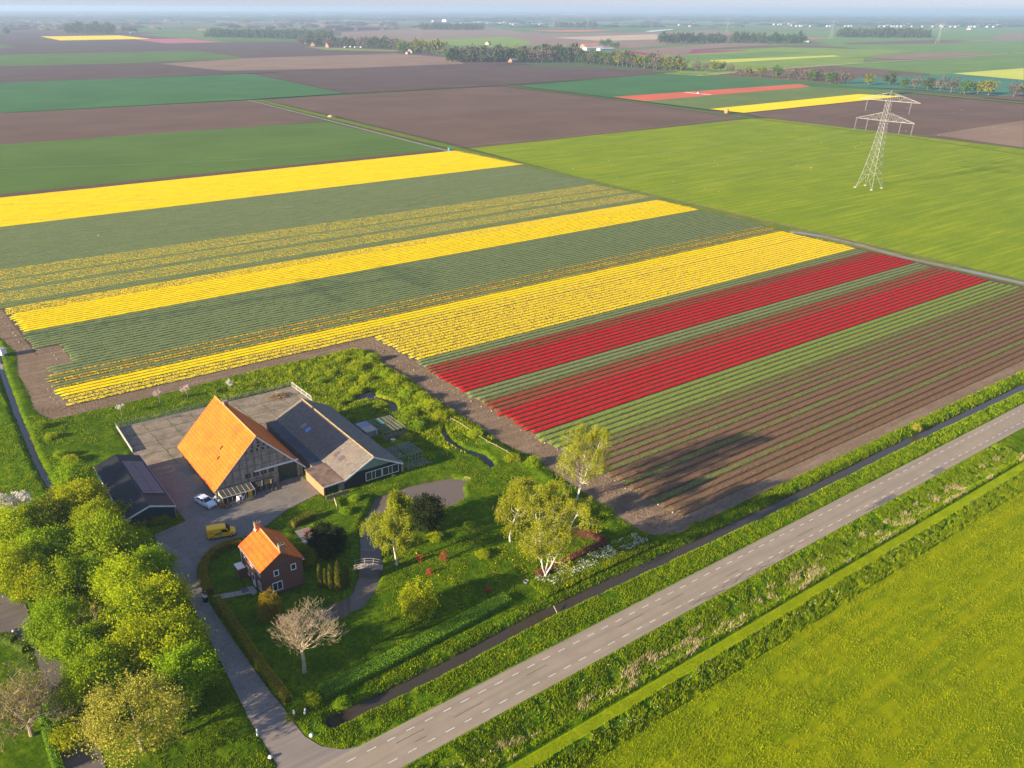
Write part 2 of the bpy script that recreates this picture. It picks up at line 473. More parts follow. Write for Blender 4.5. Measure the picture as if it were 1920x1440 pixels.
# right-hand part: bank and ditch between road and field
def bank_height(X, Y):
    n = fnoise(X, Y, 1.2, 3) - .35
    h = .04 + sstep(-1.9, -.9, Y)*(1-sstep(6.3, 7.4, Y + .7*(fnoise(X, Y, 2, 2)-.5)))*(.22*n + .08)
    wob = .3*(fnoise(X, Y, 1.0, 2)-.5)
    h -= 1.15*(1-sstep(.35, 1.9, seg_dist(X, Y, D_MAIN)+wob))
    return h
def bank_class(x, y, z):
    c = np.zeros(x.shape, int); c[y + .7*(fnoise(x, y, 2, 2)-.5) > 7.0] = 1; c[z < -.42] = 2
    return c
xs = axis(78.1, 330, [(190, .45), (330, 1.2)]); ys = axis(-1.9, 9.3, [(9.3, .28)])
terrain(xs, ys, bank_height, bank_class, [('ditch_bank', G_VERGE), ('soil_track', G_SOIL), ('mud_bank', G_BANK)])

# strip between the road and the lower right corner
def strip_class(x, y, z):
    c = np.zeros(x.shape, int); c[(y < -14.35) & (y > -16.05)] = 1; c[y <= -16.05] = 0; c[y <= -19.0 + 2*(fnoise(x, y, 3, 2)-.5)] = 2
    return c
xs = axis(-62, 330, [(-20, 1.0), (110, .4), (170, .7), (330, 2.0)]); ys = -axis(7.45, 75, [(22, .28), (50, .5), (75, 1.0)])[::-1]
terrain(xs, ys, strip_height, strip_class, [('verge', G_VERGE), ('mown_path', G_MOWN), ('meadow', G_MEADOW)])

# water sheets, each a little wider than its bed
def ribbon(pts, w):
    L = []; Rr = []
    for i, p in enumerate(pts):
        a = pts[max(i-1, 0)]; b = pts[min(i+1, len(pts)-1)]
        d = np.array([b[0]-a[0], b[1]-a[1]]); d /= np.hypot(*d); n = np.array([-d[1], d[0]])*w
        L.append((p[0]+n[0], p[1]+n[1])); Rr.append((p[0]-n[0], p[1]-n[1]))
    return L, Rr
def ribbon_obj(name, pts, w, z, mat):
    L, Rr = ribbon(pts, w); n = len(pts)
    mb = MB(); mb.add([(x, y, z) for x, y in L+Rr], [(i, n+i, n+i+1, i+1) for i in range(n-1)])
    me = mb.mesh(name, mat)
    if me.polygons[0].normal.z < 0: me.flip_normals()
    return tag(link(name, me), kind='structure')
ribbon_obj('ditch_water', D_MAIN, 1.5, -.62, WATER)
ribbon_obj('ditch_water', D_LEFT, 1.2, -.56, PONDW)
def pond(name, P, m, z):
    xs_ = [p[0] for p in P]; ys_ = [p[1] for p in P]
    gx = np.arange(min(xs_)-2, max(xs_)+2, .5); gy = np.arange(min(ys_)-2, max(ys_)+2, .5)
    X, Y = np.meshgrid(gx, gy, indexing='ij'); keep = sdist(X[:-1,:-1]+.25, Y[:-1,:-1]+.25, P) < m
    ny = len(gy); i, j = np.nonzero(keep)
    q = np.stack([i*ny+j, (i+1)*ny+j, (i+1)*ny+j+1, i*ny+j+1], -1); u, inv = np.unique(q, return_inverse=True)
    v = np.stack([X.ravel(), Y.ravel(), np.full(X.size, z)], -1)[u]
    tag(link(name, npmesh(name, v, inv.reshape(-1, 4), PONDW if P is P_POND else WATER)), kind='structure')
pond('pond_water', P_POND, 1.0, -.5); pond('pond_water', P_BACK, .9, -.45); pond('stream_water', P_BROOK, .8, -.42)

# ------------------------------------------------------------------ road
def asphalt(name, a, b, c):
    t = NT(name); p = t.pos()
    n = t.noise(p, .25, 4); g = t.noise(p, 9, 3)
    col = t.mix(t.ramp(n, .35, .65), a, b)
    s = t.noise(t.mapped(p, (.03, 1.3, 1)), 1.0, 3)
    col = t.mix(t.ramp(s, .42, .66, 0, .75), col, c)
    col = t.mix(t.ramp(g, .35, .7, 0, .25), col, tuple(x*.6 for x in a))
    t.principled(col, .85, t.bump(g, .3, .01), spec=.2)
    return t.m
ASPH = asphalt('road_asphalt', (.30,.24,.175), (.345,.28,.205), (.25,.21,.165))
ROAD_T, ROAD_B = -1.9, -7.45
me = MB(); N = 40
rx = np.linspace(-62, 330, N)
me.add([(x, ROAD_T, .03) for x in rx] + [(x, ROAD_B, .03) for x in rx] + [(x, ROAD_T, -.3) for x in rx] + [(x, ROAD_B, -.3) for x in rx],
       [(N+i, N+i+1, i+1, i) for i in range(N-1)] + [(i, i+1, 2*N+i+1, 2*N+i) for i in range(N-1)] + [(N+i+1, N+i, 3*N+i, 3*N+i+1) for i in range(N-1)])
road = tag(me.build('road', ASPH), kind='structure')
PAINT = flat('road_paint', (.66,.63,.57), .6, .22, 9)
CRACK = flat('tar_crack', (.07,.065,.06), .8, .1)
PATCH = asphalt('asphalt_patch', (.17,.155,.15), (.20,.18,.165), (.16,.15,.14))
dash = MB().box(-.62, .62, -.06, .06, .034, .038).mesh('lane_dash', PAINT)
for y, ph in ((-3.15, 0.0), (-6.05, 1.1)):
    x = -20 + ph
    while x < 240:
        link('lane_dash', dash, road, (x, y + random.uniform(-.02, .02), 0), (0, 0, random.uniform(-.004, .004)), (random.uniform(.9, 1.1), 1, 1)); x += 2.72
# tar-filled cracks along the far lane
mb = MB()
for x0, x1 in ((58, 66), (66, 78), (80, 84), (104, 112)):
    for s in range(3):
        x = x0 + random.uniform(0, 2); y = -6.7 + random.uniform(-.25, .3)
        while x < x1:
            nx = x + random.uniform(.3, .9); ny = min(max(y + random.uniform(-.35, .35), -7.3), -6.2)
            dx, dy = nx-x, ny-y; L = math.hypot(dx, dy); ox, oy = -dy/L*.028, dx/L*.028
            mb.add([(x-ox, y-oy, .036+s*.002), (nx-ox, ny-oy, .036+s*.002), (nx+ox, ny+oy, .036+s*.002), (x+ox, y+oy, .036+s*.002)], [(3, 2, 1, 0)][:1] if False else [(0, 1, 2, 3)])
            x, y = nx, ny
mb.build('tar_crack', CRACK, road)
for k, (x0, x1, y) in enumerate(((10, 14, -4.1), (18, 22.5, -4.7), (30, 33.5, -4.2), (47, 52, -4.2), (88, 92, -4.9), (12, 13.6, -5.2), (55.5, 60.5, -4.35), (69, 72, -5.3))):
    MB().box(x0, x1, y, y+.07, .0345, .0365).build('tar_seam', CRACK, road)
MB().box(108, 114, -7.4, -6.4, .032, .0345).build('asphalt_patch', PATCH, road)
MB().box(127, 131, -7.4, -6.2, .032, .0345).build('asphalt_patch', PATCH, road)

# ------------------------------------------------------------------ yard, drive, lane
def pavers(name, a, b, mortar, sx=.22, sy=.11):
    t = NT(name); p = t.pos()
    br = t.n('TexBrick'); t.l(p, br.inputs['Vector']); br.inputs['Scale'].default_value = 1.0
    br.inputs['Brick Width'].default_value = sx*2.0; br.inputs['Row Height'].default_value = sy*2.0
    br.inputs['Mortar Size'].default_value = .02; t.put(br.inputs['Color1'], a); t.put(br.inputs['Color2'], b); t.put(br.inputs['Mortar'], mortar)
    n = t.noise(p, .45, 4, .65); g = t.noise(p, 4, 3)
    c = t.mix(t.ramp(n, .35, .65, 0, .6), br.outputs[0], tuple(x*.6 for x in a))
    c = t.mix(t.ramp(g, .45, .75, 0, .5), c, tuple(min(1, x*1.35) for x in b))
    t.principled(c, .9, t.bump(br.outputs['Fac'], -.5, .02), spec=.15)
    return t.m
M_YARD = pavers('yard_bricks', (.20,.175,.15), (.245,.215,.18), (.13,.115,.095))
M_DRIVE = pavers('drive_bricks', (.22,.20,.18), (.28,.25,.22), (.13,.115,.10), .3, .2)
yard = sheet('yard', YARD, .035, M_YARD); tag(yard, kind='structure')
DRIVE = [(-2.6,9.42),(1.7,9.82),(1.5,12),(1.6,24),(1.9,33.5),(2.3,38.0),(2.9,41.5),(4.0,44.2)] + [(3.2,49),(1.6,53.6),(.6,53.2),(.2,50.4),(-.2,35),(-1.2,24.4),(-2.0,15.6)]
drv = sheet('driveway', DRIVE, .043, M_DRIVE); tag(drv, kind='structure')
apron = sheet('driveway_apron', APRON, .028, asphalt('apron_asphalt', (.24,.20,.175), (.28,.235,.20), (.20,.17,.15))); tag(apron, kind='structure')
lane = sheet('neighbour_lane', LANE, .03, asphalt('lane_asphalt', (.13,.11,.10), (.17,.14,.125), (.10,.09,.085))); tag(lane, kind='structure')
tag(sheet('garden_path', GARDENPATH, .04, flat('path_gravel', (.36,.31,.27), .9, .2, 3)), kind='structure')
patio = sheet('patio', PATIO, .03, flat('patio_stone', (.22,.20,.19), .9, .12, 3)); tag(patio, kind='structure')
# concrete slabs of the back yard, one piece each
SLAB = ground('slab_concrete', [(.25,.20,.15), (.34,.275,.20), (.175,.145,.10)], (2.0, .3), bumps=((.1, .3, .01),), streak=((.25, .4, 1), .5, .62, (.15,.125,.095), .6))
sy0 = 75.4
for i in range(8):
    for j in range(5):
        x0 = 8.2 + i*4.9; y0 = sy0 + j*4.85; x1 = x0+4.84; y1 = y0+4.79
        if x0 > 8.5 and x0 < 29.5 and y0 < 80.5 and x0 > 13 : 
            if y1 < 82.5: continue
        if x1 > 31 and y0 < 80: continue
        if x0 > 38 and y0 < 84: continue
        x1 = min(x1, 47.2); y1 = min(y1, 99.4)
        if x1-x0 < 1: continue
        q = [random.uniform(-.05, .05) for _ in range(8)]; z = .075+random.uniform(-.012, .012)
        mb = MB().prism([(x0+q[0]+.05, y0+q[1]+.05), (x1+q[2]-.05, y0+q[3]+.05), (x1+q[4]-.05, y1+q[5]-.05), (x0+q[6]+.05, y1+q[7]-.05)], 'z', -.05, z)
        mb.build('concrete_slab', SLAB, yard)

# ------------------------------------------------------------------ tulip field
fs = sheet('field_soil', [(78.1,9.3),(278.5,9.3),(281,100),(291,300),(299,381),(-90,381),(-90,201),(4.0,201),(4.0,119.1),(78.1,119.1)], 0.0, G_BEDSOIL); tag(fs, kind='structure')
tr = sheet('field_track', [(270.5,9.3),(278.5,9.3),(282,100),(292,300),(301,385),(294,385),(286,300),(274.5,100)], .012, G_SOIL); tag(tr, kind='structure')
tag(sheet('field_headland', [(70,9.35),(77.0,9.35),(78.8,60),(79.5,119),(78.1,119.1),(78.1,10)][2:5]+[(78.1,119.0)], .009, G_SOIL), kind='structure')
tag(sheet('field_margin', [(78.1,7.0),(272,7.0),(272,10.6),(78.1,10.2)], .014, G_SOIL), kind='structure')

LEAF = (.23,.28,.105); LEAFB = (.23,.31,.06); LEAFG = (.17,.22,.07)
YEL = (.95,.68,.0); YELO = (.86,.33,.03); RED = (.55,.013,.018); ORG = (.40,.055,.025)
tag(sheet('field_track', [(-60,201),(3.6,201),(3.2,212),(-6,260),(-60,372)], .012, G_SOIL), kind='structure')
tag(sheet('soil_corner', [(3.0,139.5),(10.4,138.6),(10.4,157.5),(4.6,158.3)], .016, G_SOIL), kind='structure')
T = dict(
 yellow=tulip('tulips_yellow', LEAF, YEL, (.90,.60,.01), .97, .3, .16, 0, .25),
 yellow_mix=tulip('tulips_yellow_mixed', (.11,.17,.08), YEL, (.78,.36,.16), .80, .16, .10, .0018, .2),
 yellow_thin=tulip('tulips_yellow_sparse', LEAF, YEL, (.70,.30,.04), .25, .2, .12, 0, .22),
 green=tulip('tulip_leaves_grey', LEAF, (.28,.14,.05), None, .025, .3, .2, 0, .1),
 green2=tulip('tulip_leaves_blue', (.22,.272,.108), (.3,.2,.1), None, .01, .3, .2, 0, .1),
 orange_thin=tulip('tulips_orange_budding', LEAFG, YEL, (.75,.25,.03), .34, .55, .12, 0, .4),
 red=tulip('tulips_red', (.10,.11,.045), RED, (.42,.009,.02), .90, .4, .14, 0, .2),
 redorange=tulip('tulips_orange_red', (.10,.13,.055), ORG, (.42,.02,.02), .66, .4, .14, 0, .5),
 bright=tulip('tulip_leaves_bright', LEAFB, (.5,.3,.05), None, .02, .3, .2, 0, .1),
 olive=tulip('tulip_leaves_brownish', (.185,.225,.06), (.23,.085,.055), None, .30, .4, .16, 0, .6),
 purple=tulip('tulips_dusky_purple', (.16,.145,.065), (.235,.088,.065), (.23,.13,.07), .60, .4, .13, 0, .4),
)
def bed(x0, x1, y, mat, step, w=1.26, h=.34, parent=None, slope=0.0):
    x0 += random.uniform(-.6, .6); x1 += random.uniform(-.8, .8)
    n = max(2, int((x1-x0)/step)); xs = np.linspace(x0, x1, n+1)
    pr = np.array([[-w/2, .0], [-w/2+.07, .62], [-w/5, .95], [w/5, 1.0], [w/2-.07, .66], [w/2, .0]])
    m = len(pr)
    hh = h*(1 + .22*(rng.random((n+1, m))-.5)) ; jy = .10*(rng.random((n+1, m))-.5)
    hh[0] *= .5; hh[-1] *= .5
    V = np.zeros((n+1, m, 3)); V[:, :, 0] = xs[:, None] + .2*(rng.random((n+1, m))-.5)*min(step, 1)
    V[:, :, 1] = y + pr[None, :, 0] + jy + slope*(xs[:, None]-x0); V[:, :, 2] = pr[None, :, 1]*hh + .004
    V = V.reshape(-1, 3); i, j = np.meshgrid(np.arange(n), np.arange(m-1), indexing='ij')
    q = np.stack([i*m+j, (i+1)*m+j, (i+1)*m+j+1, i*m+j+1], -1).reshape(-1, 4)
    caps = [np.array([list(range(m))[::-1]]), np.array([[n*m+k for k in range(m)]])]
    return link('tulip_row', npmesh('tulip_row', V, [q]+caps, mat, smooth=False), parent)

# blocks from the road outwards: (y0, y1, x0, x1, material or list, label)
P = 1.8
blocks = [
 (9.9, 28.4, 77.0, 268.5, 'purple', 'dusky purple-brown tulip block nearest the roadside ditch', .33),
 (28.4, 39.2, 76.6, 268.8, 'olive', 'green block of tulips with brownish buds between the bright green and the purple ones', .33),
 (39.2, 48.6, 76.4, 269, 'bright', 'bright green unopened tulip block just below the lower red block', .33),
 (48.6, 61.0, 76.8, 269.5, 'red', 'lower of the two bright red tulip blocks', .38),
 (61.0, 66.6, 77.2, 269.5, 'redorange', 'thin orange-red tulip rows along the top of the lower red block', .36),
 (66.6, 73.8, 77.6, 270.5, 'green', 'narrow green tulip strip between the two red blocks', .33),
 (73.8, 86.4, 78.0, 271.2, 'red', 'upper of the two bright red tulip blocks', .38),
 (86.4, 91.2, 78.6, 271.5, 'redorange', 'orange-red tulip rows along the top of the upper red block', .36),
 (91.2, 96.2, 78.9, 272, 'green', 'narrow green tulip strip below the widest yellow block', .33),
 (96.2, 116.9, 79.6, 272.5, 'yellow_mix', 'widest yellow tulip block, speckled pink and orange at its near end beside the farm', .37),
 (117.1, 123.0, 3.0, 273, 'yellow_mix', 'speckled yellow tulip rows right behind the farm grass', .36),
 (123.0, 128.2, 2.4, 273.5, 'yellow', 'bright yellow tulip rows edging the speckled ones behind the farm', .37),
 (128.2, 138.2, 2.6, 274, 'orange_thin', 'sparse orange and yellow tulips just opening, above the nearest yellow rows', .34),
 (138.2, 173.0, 4.4, 277, 'green2', 'broad dark green tulip block between the middle yellow block and the opening ones', .33),
 (173.0, 191.0, 4.8, 278.5, 'yellow', 'solid yellow tulip block in the middle of the field, touching the left soil corner', .37),
 (191.0, 197.8, 4.6, 279, 'yellow_mix', 'half-open yellow rows on the upper side of the middle yellow block', .35),
 (197.8, 203.5, 0, 279.5, 'green', 'thin dark green strip above the middle yellow block', .33),
 (203.5, 242.0, -10, 283, 'yellow_thin', 'green block dotted with sparse yellow tulips', .33),
 (242.0, 308.0, -30, 288, 'green2', 'grey-green tulip block between the dotted block and the farthest yellow one', .33),
 (308.0, 370.5, -40, 292, 'yellow', 'farthest solid yellow tulip block at the top of the field', .37),
]
for y0, y1, x0, x1, m, lab, h in blocks:
    b = thing('tulip_block', lab, 'tulip field', (0, 0, 0), 0, 'tulip blocks in the striped field')
    n = int(round((y1-y0)/P)); pitch = (y1-y0)/n
    for k in range(n):
        y = y0 + pitch*(k+.5)
        if m == 'orange_thin' and k % 3 == 1: mm = 'green'
        elif m == 'green' and k == 0 and y < 75: mm = 'olive'
        elif m == 'yellow_thin' and k in (6, 7, 13): mm = 'green'
        elif m == 'purple' and k in (3, 7): mm = 'olive'
        elif m == 'olive' and k in (1, 3): mm = 'purple'
        else: mm = m
        xa = x0
        if y > 158 and y < 173.0: xa = 4.4
        elif 144 < y <= 158: xa = 10.5
        st = .9 if y < 100 else 1.6 if y < 200 else 4.0
        bed(xa, x1, y, T[mm], st, pitch*(.78 if m.startswith('yellow') else .70) if y < 200 else pitch*.80, h, b)

# ------------------------------------------------------------------ fields beyond
def fieldmat(name, a, var=.12, size=60, streak=None, bump=.0):
    c1 = tuple(x*(1-var) for x in a); c2 = tuple(min(1, x*(1+var)) for x in a)
    t = NT(name); p = t.pos()
    n = t.noise(p, 1/size, 3, .5); q = t.noise(t.mapped(p, (.006, .22, 1)), 1.0, 3, .6)
    c = t.mix(t.ramp(n, .35, .65), c1, c2)
    c = t.mix(t.ramp(q, .45, .7, 0, .6), c, tuple(x*.82 for x in a))
    f = t.noise(p, .8, 2); c = t.mix(t.ramp(f, .4, .7, 0, .25), c, tuple(x*.7 for x in a))
    t.principled(c, .95, spec=.05)
    return t.m
FM = dict(brown=fieldmat('ploughed_brown', (.15,.094,.068)), dark=fieldmat('ploughed_dark', (.112,.073,.06)), tan=fieldmat('ploughed_tan', (.26,.175,.12)),
          green=fieldmat('crop_green', (.095,.165,.028)), fresh=fieldmat('crop_fresh_green', (.14,.235,.045)), deep=fieldmat('crop_deep_green', (.055,.155,.045)), lite=fieldmat('crop_light_green', (.20,.29,.035)),
          blue=fieldmat('crop_blue_green', (.06,.19,.12)), olive=fieldmat('crop_olive', (.135,.19,.045)), yel=fieldmat('flowers_yellow_far', (.92,.68,.0), .05),
          paley=fieldmat('rape_pale_yellow', (.55,.58,.08), .08), red=fieldmat('flowers_red_far', (.62,.13,.07), .1), pink=fieldmat('flowers_pink_far', (.45,.14,.16), .1),
          mag=fieldmat('flowers_magenta_far', (.33,.02,.13), .1), sand=fieldmat('bare_sand', (.52,.39,.25), .1), white=fieldmat('plastic_sheeting', (.75,.78,.82), .05))
FM['pylonfield'] = G_GREEN
zl = [0]
def field(pts, m, z=None, name=None):
    zl[0] += 1
    if z is None: z = -.86 + .0115*zl[0]
    nm = name or {'brown':'ploughed_field','dark':'ploughed_field','tan':'ploughed_field','yel':'yellow_flower_field','paley':'rapeseed_field','red':'red_flower_field','pink':'pink_flower_field','mag':'magenta_flower_field','sand':'sandy_field','white':'sheeted_field'}.get(m, 'crop_field')
    return tag(sheet(nm, px(pts), z, FM[m]), kind='structure')
# far to near (later ones lie a little higher)
field([(0,31),(1920,36),(1920,120),(0,110)], 'olive')
field([(0,40),(230,40),(700,46),(700,52),(0,48)], 'brown')
field([(0,45),(420,44),(500,48),(0,52)], 'green')
field([(0,47),(105,46),(105,50),(0,52)], 'pink')
field([(0,53),(270,50),(960,58),(640,66),(0,70)], 'dark')
field([(260,52),(520,58),(380,66),(260,64)], 'green')
field([(380,47),(700,44),(930,46),(930,52),(420,54)], 'olive')
field([(640,60),(960,47),(1240,50),(1460,66),(1180,90),(960,85),(640,72)], 'tan')
field([(600,46),(900,46),(880,52),(560,52)], 'brown')
field([(560,48),(700,47),(690,50),(560,50)], 'pink')
field([(900,50),(1170,48),(1420,52),(1240,60),(1000,62)], 'green')
field([(990,57),(1050,56),(1155,56),(1100,59),(1040,59)], 'red')
field([(1035,70),(1220,64),(1300,64),(1340,70),(1130,76)], 'sand')
field([(1208,58),(1262,54),(1262,55),(1222,59)], 'white')
field([(690,68),(1010,60),(1010,66),(860,74)], 'tan')
field([(0,52),(105,48),(60,52),(0,56)], 'green')
field([(770,75),(960,68),(1000,80),(960,90),(830,83)], 'lite')
field([(1440,60),(1920,52),(1920,70),(1600,74),(1440,70)], 'fresh')
field([(1455,66),(1570,72),(1440,75)], 'pink')
field([(1520,74),(1760,66),(1920,70),(1920,78),(1560,84)], 'fresh')
field([(1580,80),(1750,74),(1850,76),(1760,82),(1600,86)], 'brown')
field([(1750,79),(1920,75),(1920,62),(1880,63),(1850,74)], 'tan')
field([(1510,84),(1760,81),(1920,76),(1920,100),(1600,108),(1500,98)], 'fresh')
field([(1170,95),(1400,86),(1530,84),(1610,90),(1480,100),(1250,104)], 'brown')
field([(1170,100),(1470,88),(1720,94),(1480,120),(1280,135),(1200,120)], 'lite')
field([(1180,108),(1440,96),(1530,98),(1400,108),(1290,115)], 'fresh')
field([(1150,96.5),(1297,89.5),(1322,90.5),(1245,95),(1400,93.5),(1402,94.5),(1228,103.5),(1215,103)], 'mag')
field([(1228,104),(1420,94.5),(1432,97),(1250,106)], 'lite')
field([(1330,112),(1565,103),(1575,105),(1340,118)], 'paley')
field([(1230,138),(1500,113),(1620,108),(1620,118),(1440,130),(1290,148)], 'lite')
field([(1625,104),(1780,97),(1880,100),(1800,105),(1700,111),(1640,108)], 'tan')
field([(1550,122),(1690,116),(1920,98),(1920,130),(1760,140),(1650,134)], 'fresh')
field([(1786,137),(1920,127),(1920,149)], 'paley')
field([(1440,128),(1550,122),(1660,130),(1750,138),(1660,147),(1560,165),(1400,150),(1320,142)], 'brown')
field([(1600,146),(1760,139),(1786,137),(1920,149),(1920,182),(1700,166),(1560,160)], 'blue')
field([(1840,182),(1920,175),(1920,188)], 'brown')
field([(1180,94),(1440,74),(1440,84),(1300,92),(1280,108)], 'tan')
# left side, middle distance
field([(0,66),(260,60),(520,76),(1000,120),(0,150)], 'dark')
field([(0,76),(160,74),(480,80),(440,86),(0,88)], 'dark')
field([(0,83),(30,88),(0,90)], 'green')
field([(260,64),(380,62),(540,74),(420,80)], 'olive')
field([(250,73),(345,72),(415,79),(310,81)], 'pink')
field([(75,68),(225,66),(282,72.5),(113,75.5)], 'yel')
field([(400,73),(560,72),(545,78),(415,79)], 'green')
field([(415,80),(560,77),(750,92),(830,103),(620,104),(440,108)], 'dark')
field([(0,102),(370,95),(465,109),(230,118),(0,124)], 'green')
field([(570,87),(750,94),(742,96),(610,93)], 'lite')
field([(0,124),(230,118),(460,110),(620,104),(830,103),(980,118),(870,121),(470,137),(0,155)], 'dark')
field([(300,119),(480,108),(740,100),(850,108),(870,119),(640,128),(420,132)], 'tan')
field([(0,125),(240,119),(330,126),(0,138)], 'dark')
field([(480,138),(640,128),(870,121),(1215,131),(1245,137),(975,157),(650,174)], 'dark')
field([(0,155),(465,138),(648,174),(465,186),(0,211)], 'deep')
field([(0,212),(465,188),(608,227),(0,271)], 'brown')
field([(0,271),(608,228),(850,283),(0,371)], 'green', -.02)
field([(495,187),(935,161),(1180,190),(1400,222),(880,277),(620,215)], 'brown')
field([(965,160),(1245,138),(1480,150),(1720,172),(1660,176),(1330,205)], 'deep')
field([(1150,181),(1500,157),(1520,162),(1210,189)], 'red')
field([(1210,189),(1520,162),(1690,170),(1610,178),(1330,205)], 'olive')
field([(1330,204),(1610,176),(1695,180),(1395,211)], 'yel')
field([(1395,212),(1695,181),(1780,182),(1920,196),(1920,278),(1440,222)], 'brown')
field([(1750,252),(1920,225),(1920,276)], 'tan')
field([(880,278),(1400,223),(1440,222),(1920,279),(2100,303),(2500,700),(1920,535),(1490,438),(1320,392),(980,304)], 'pylonfield', -.03, 'green_crop_field')

# grassy ditches, tracks and headlands between the fields
M_STRIP = ground('strip_grass', [(.13,.18,.02), (.20,.22,.03), (.09,.14,.02)], (8, 2), bumps=((.6, .5, .1),))
M_TRACK = flat('farm_track', (.26,.215,.18), .95, .15, .3)
M_PUDDLE = water_mat('wet_track', (.22,.21,.22))
def strip(name, pts, w, z, m): return ribbon_obj(name, px(pts), w, z, m)
strip('grass_strip', [(482,187),(617,220.2),(735,249),(862,280),(960,304),(1300,388),(1490,433),(1920,531),(2100,572)], 3.6, .03, M_STRIP)
strip('farm_track', [(466,187.5),(620,226.8),(740,257.3),(838,282.5)], 1.3, .045, M_TRACK)
strip('farm_track', [(1480,434),(1540,443),(1620,462),(1700,484),(1800,505),(1930,534)], 1.5, .06, M_TRACK)
strip('wet_track', [(1487,435.5),(1530,441.5),(1546,445)], .9, .066, M_PUDDLE)
strip('wet_track', [(1800,505),(1860,518),(1930,534)], .9, .066, M_PUDDLE)
strip('grass_strip', [(935,159),(1180,189),(1400,221),(1680,254),(1920,290)], 2.0, .0, M_STRIP)
strip('grass_strip', [(0,211.5),(465,187)], 1.2, -.5, M_STRIP)
strip('grass_strip', [(650,174.5),(975,157),(1245,137.5)], 1.6, -.5, M_STRIP)
strip('farm_track', [(470,137),(640,127.5),(870,120.5)], 1.6, -.5, M_TRACK)
strip('roadside_verge', [(1080,122),(1250,135),(1500,150),(1700,172),(1920,192)], 5.0, -.45, M_STRIP)
strip('farm_track', [(1290,142),(1440,130),(1560,121),(1700,113),(1890,100)], 3.0, -.45, flat('dry_reed', (.50,.40,.22), .95))
strip('farm_track', [(1900,99),(1990,96)], 3.0, -.45, bpy.data.materials['dry_reed'])
strip('farm_track', [(260,50),(380,61)], 3.0, -.5, M_TRACK)

# ------------------------------------------------------------------ air
hz = MB().box(-2500, 45000, -6000, 45000, -3.2, 92.0)
NTm = NT('haze_air')
pv = NTm.n('VolumePrincipled'); pv.inputs['Color'].default_value = (.56, .74, 1.0, 1); pv.inputs['Density'].default_value = 1.35e-4
pv.inputs['Anisotropy'].default_value = 0.2
NTm.l(pv.outputs[0], NTm.o.inputs['Volume'])
haze = tag(hz.build('haze', NTm.m), kind='stuff')
# ------------------------------------------------------------------ buildings
BR = R(-2.0)                                    # the farm buildings stand two degrees off the road
def tiles(name, a, b, c, course=.33, moss=None):
    t = NT(name); o = t.obj(); p = t.pos()
    n = t.noise(p, .5, 4, .6); g = t.noise(p, 5.0, 2, .7)
    col = t.mix(t.ramp(n, .35, .65), a, b)
    col = t.mix(t.ramp(g, .42, .7, 0, .6), col, c)
    vr = t.n('TexVoronoi'); t.l(t.mapped(p, (1, 1, 1.4)), vr.inputs['Vector']); vr.inputs['Scale'].default_value = 3.2; sc3 = t.n('SeparateColor'); t.l(vr.outputs['Color'], sc3.inputs[0])
    col = t.mix(t.ramp(sc3.outputs[0], .55, 1.0, 0, .7), col, c)
    if moss:
        s = t.noise(t.mapped(p, (.35, .35, .12)), 1.0, 4, .7)
        col = t.mix(t.ramp(s, .52, .68, 0, .6), col, moss)
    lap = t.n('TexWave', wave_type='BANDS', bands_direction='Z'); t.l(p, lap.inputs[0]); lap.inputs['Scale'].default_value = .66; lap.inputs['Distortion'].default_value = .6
    col = t.mix(t.ramp(lap.outputs['Fac'], .72, .98, 0, .45), col, tuple(x*.62 for x in c))  # shading lines of the tile courses, painted into the colour as darker bands
    wv = t.n('TexWave', wave_type='BANDS', bands_direction='Y'); t.l(p, wv.inputs[0]); wv.inputs['Scale'].default_value = 1.6
    t.principled(col, .85, t.bump(wv.outputs['Fac'], .5, .04), spec=.2)
    return t.m
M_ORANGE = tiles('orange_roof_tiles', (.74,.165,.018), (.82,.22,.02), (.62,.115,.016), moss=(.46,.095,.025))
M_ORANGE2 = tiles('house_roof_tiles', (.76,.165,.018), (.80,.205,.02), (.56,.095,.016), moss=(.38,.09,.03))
M_WHITE = flat('white_paint', (.78,.77,.74), .6, .05, 2)
M_GREYW = flat('grey_wood', (.30,.27,.23), .9, .2, 5)
M_CONC = flat('wall_concrete', (.36,.31,.25), .9, .18, 1.3, bump=.3)
M_CONCD = flat('wall_post_concrete', (.225,.19,.145), .9, .15, 2)
M_PLASTER = flat('old_plaster', (.52,.45,.33), .9, .3, .9)
M_DGREEN = flat('dark_green_paint', (.022,.045,.032), .5, .1, 1)
M_BLACKW = flat('black_boards', (.022,.026,.03), .7, .15, 3)
M_PALEG = flat('pale_green_paint', (.21,.31,.23), .6, .06, 2)
M_DARK = flat('dark_opening', (.012,.012,.013), .6, .1)
M_YDOOR = flat('yellow_paint', (.62,.36,.03), .6, .08, 2)
M_PVC = flat('grey_gutter', (.30,.31,.33), .5, .08)
def glass_mat(name, col=(.03,.04,.045)):
    t = NT(name); t.principled(col, .06, spec=.6); return t.m
M_GLASS = glass_mat('window_glass')
def asbestos():
    t = NT('weathered_sheets'); p = t.pos(); o = t.obj()
    n = t.noise(p, 1.2, 4, .7); g = t.noise(p, 6.0, 2, .7); r_ = t.noise(p, .16, 2)
    c = t.mix(t.ramp(n, .35, .65), (.13,.115,.105), (.22,.18,.145)); c = t.mix(t.ramp(g, .55, .72, 0, .7), c, (.42,.36,.28))
    c = t.mix(t.ramp(r_, .5, .7, 0, .35), c, (.22,.13,.085))
    wv = t.n('TexWave', wave_type='BANDS', bands_direction='Y'); t.l(o, wv.inputs[0]); wv.inputs['Scale'].default_value = 1.8
    t.principled(c, .9, t.bump(wv.outputs['Fac'], .5, .05), spec=.15); return t.m
M_SHEET = asbestos()
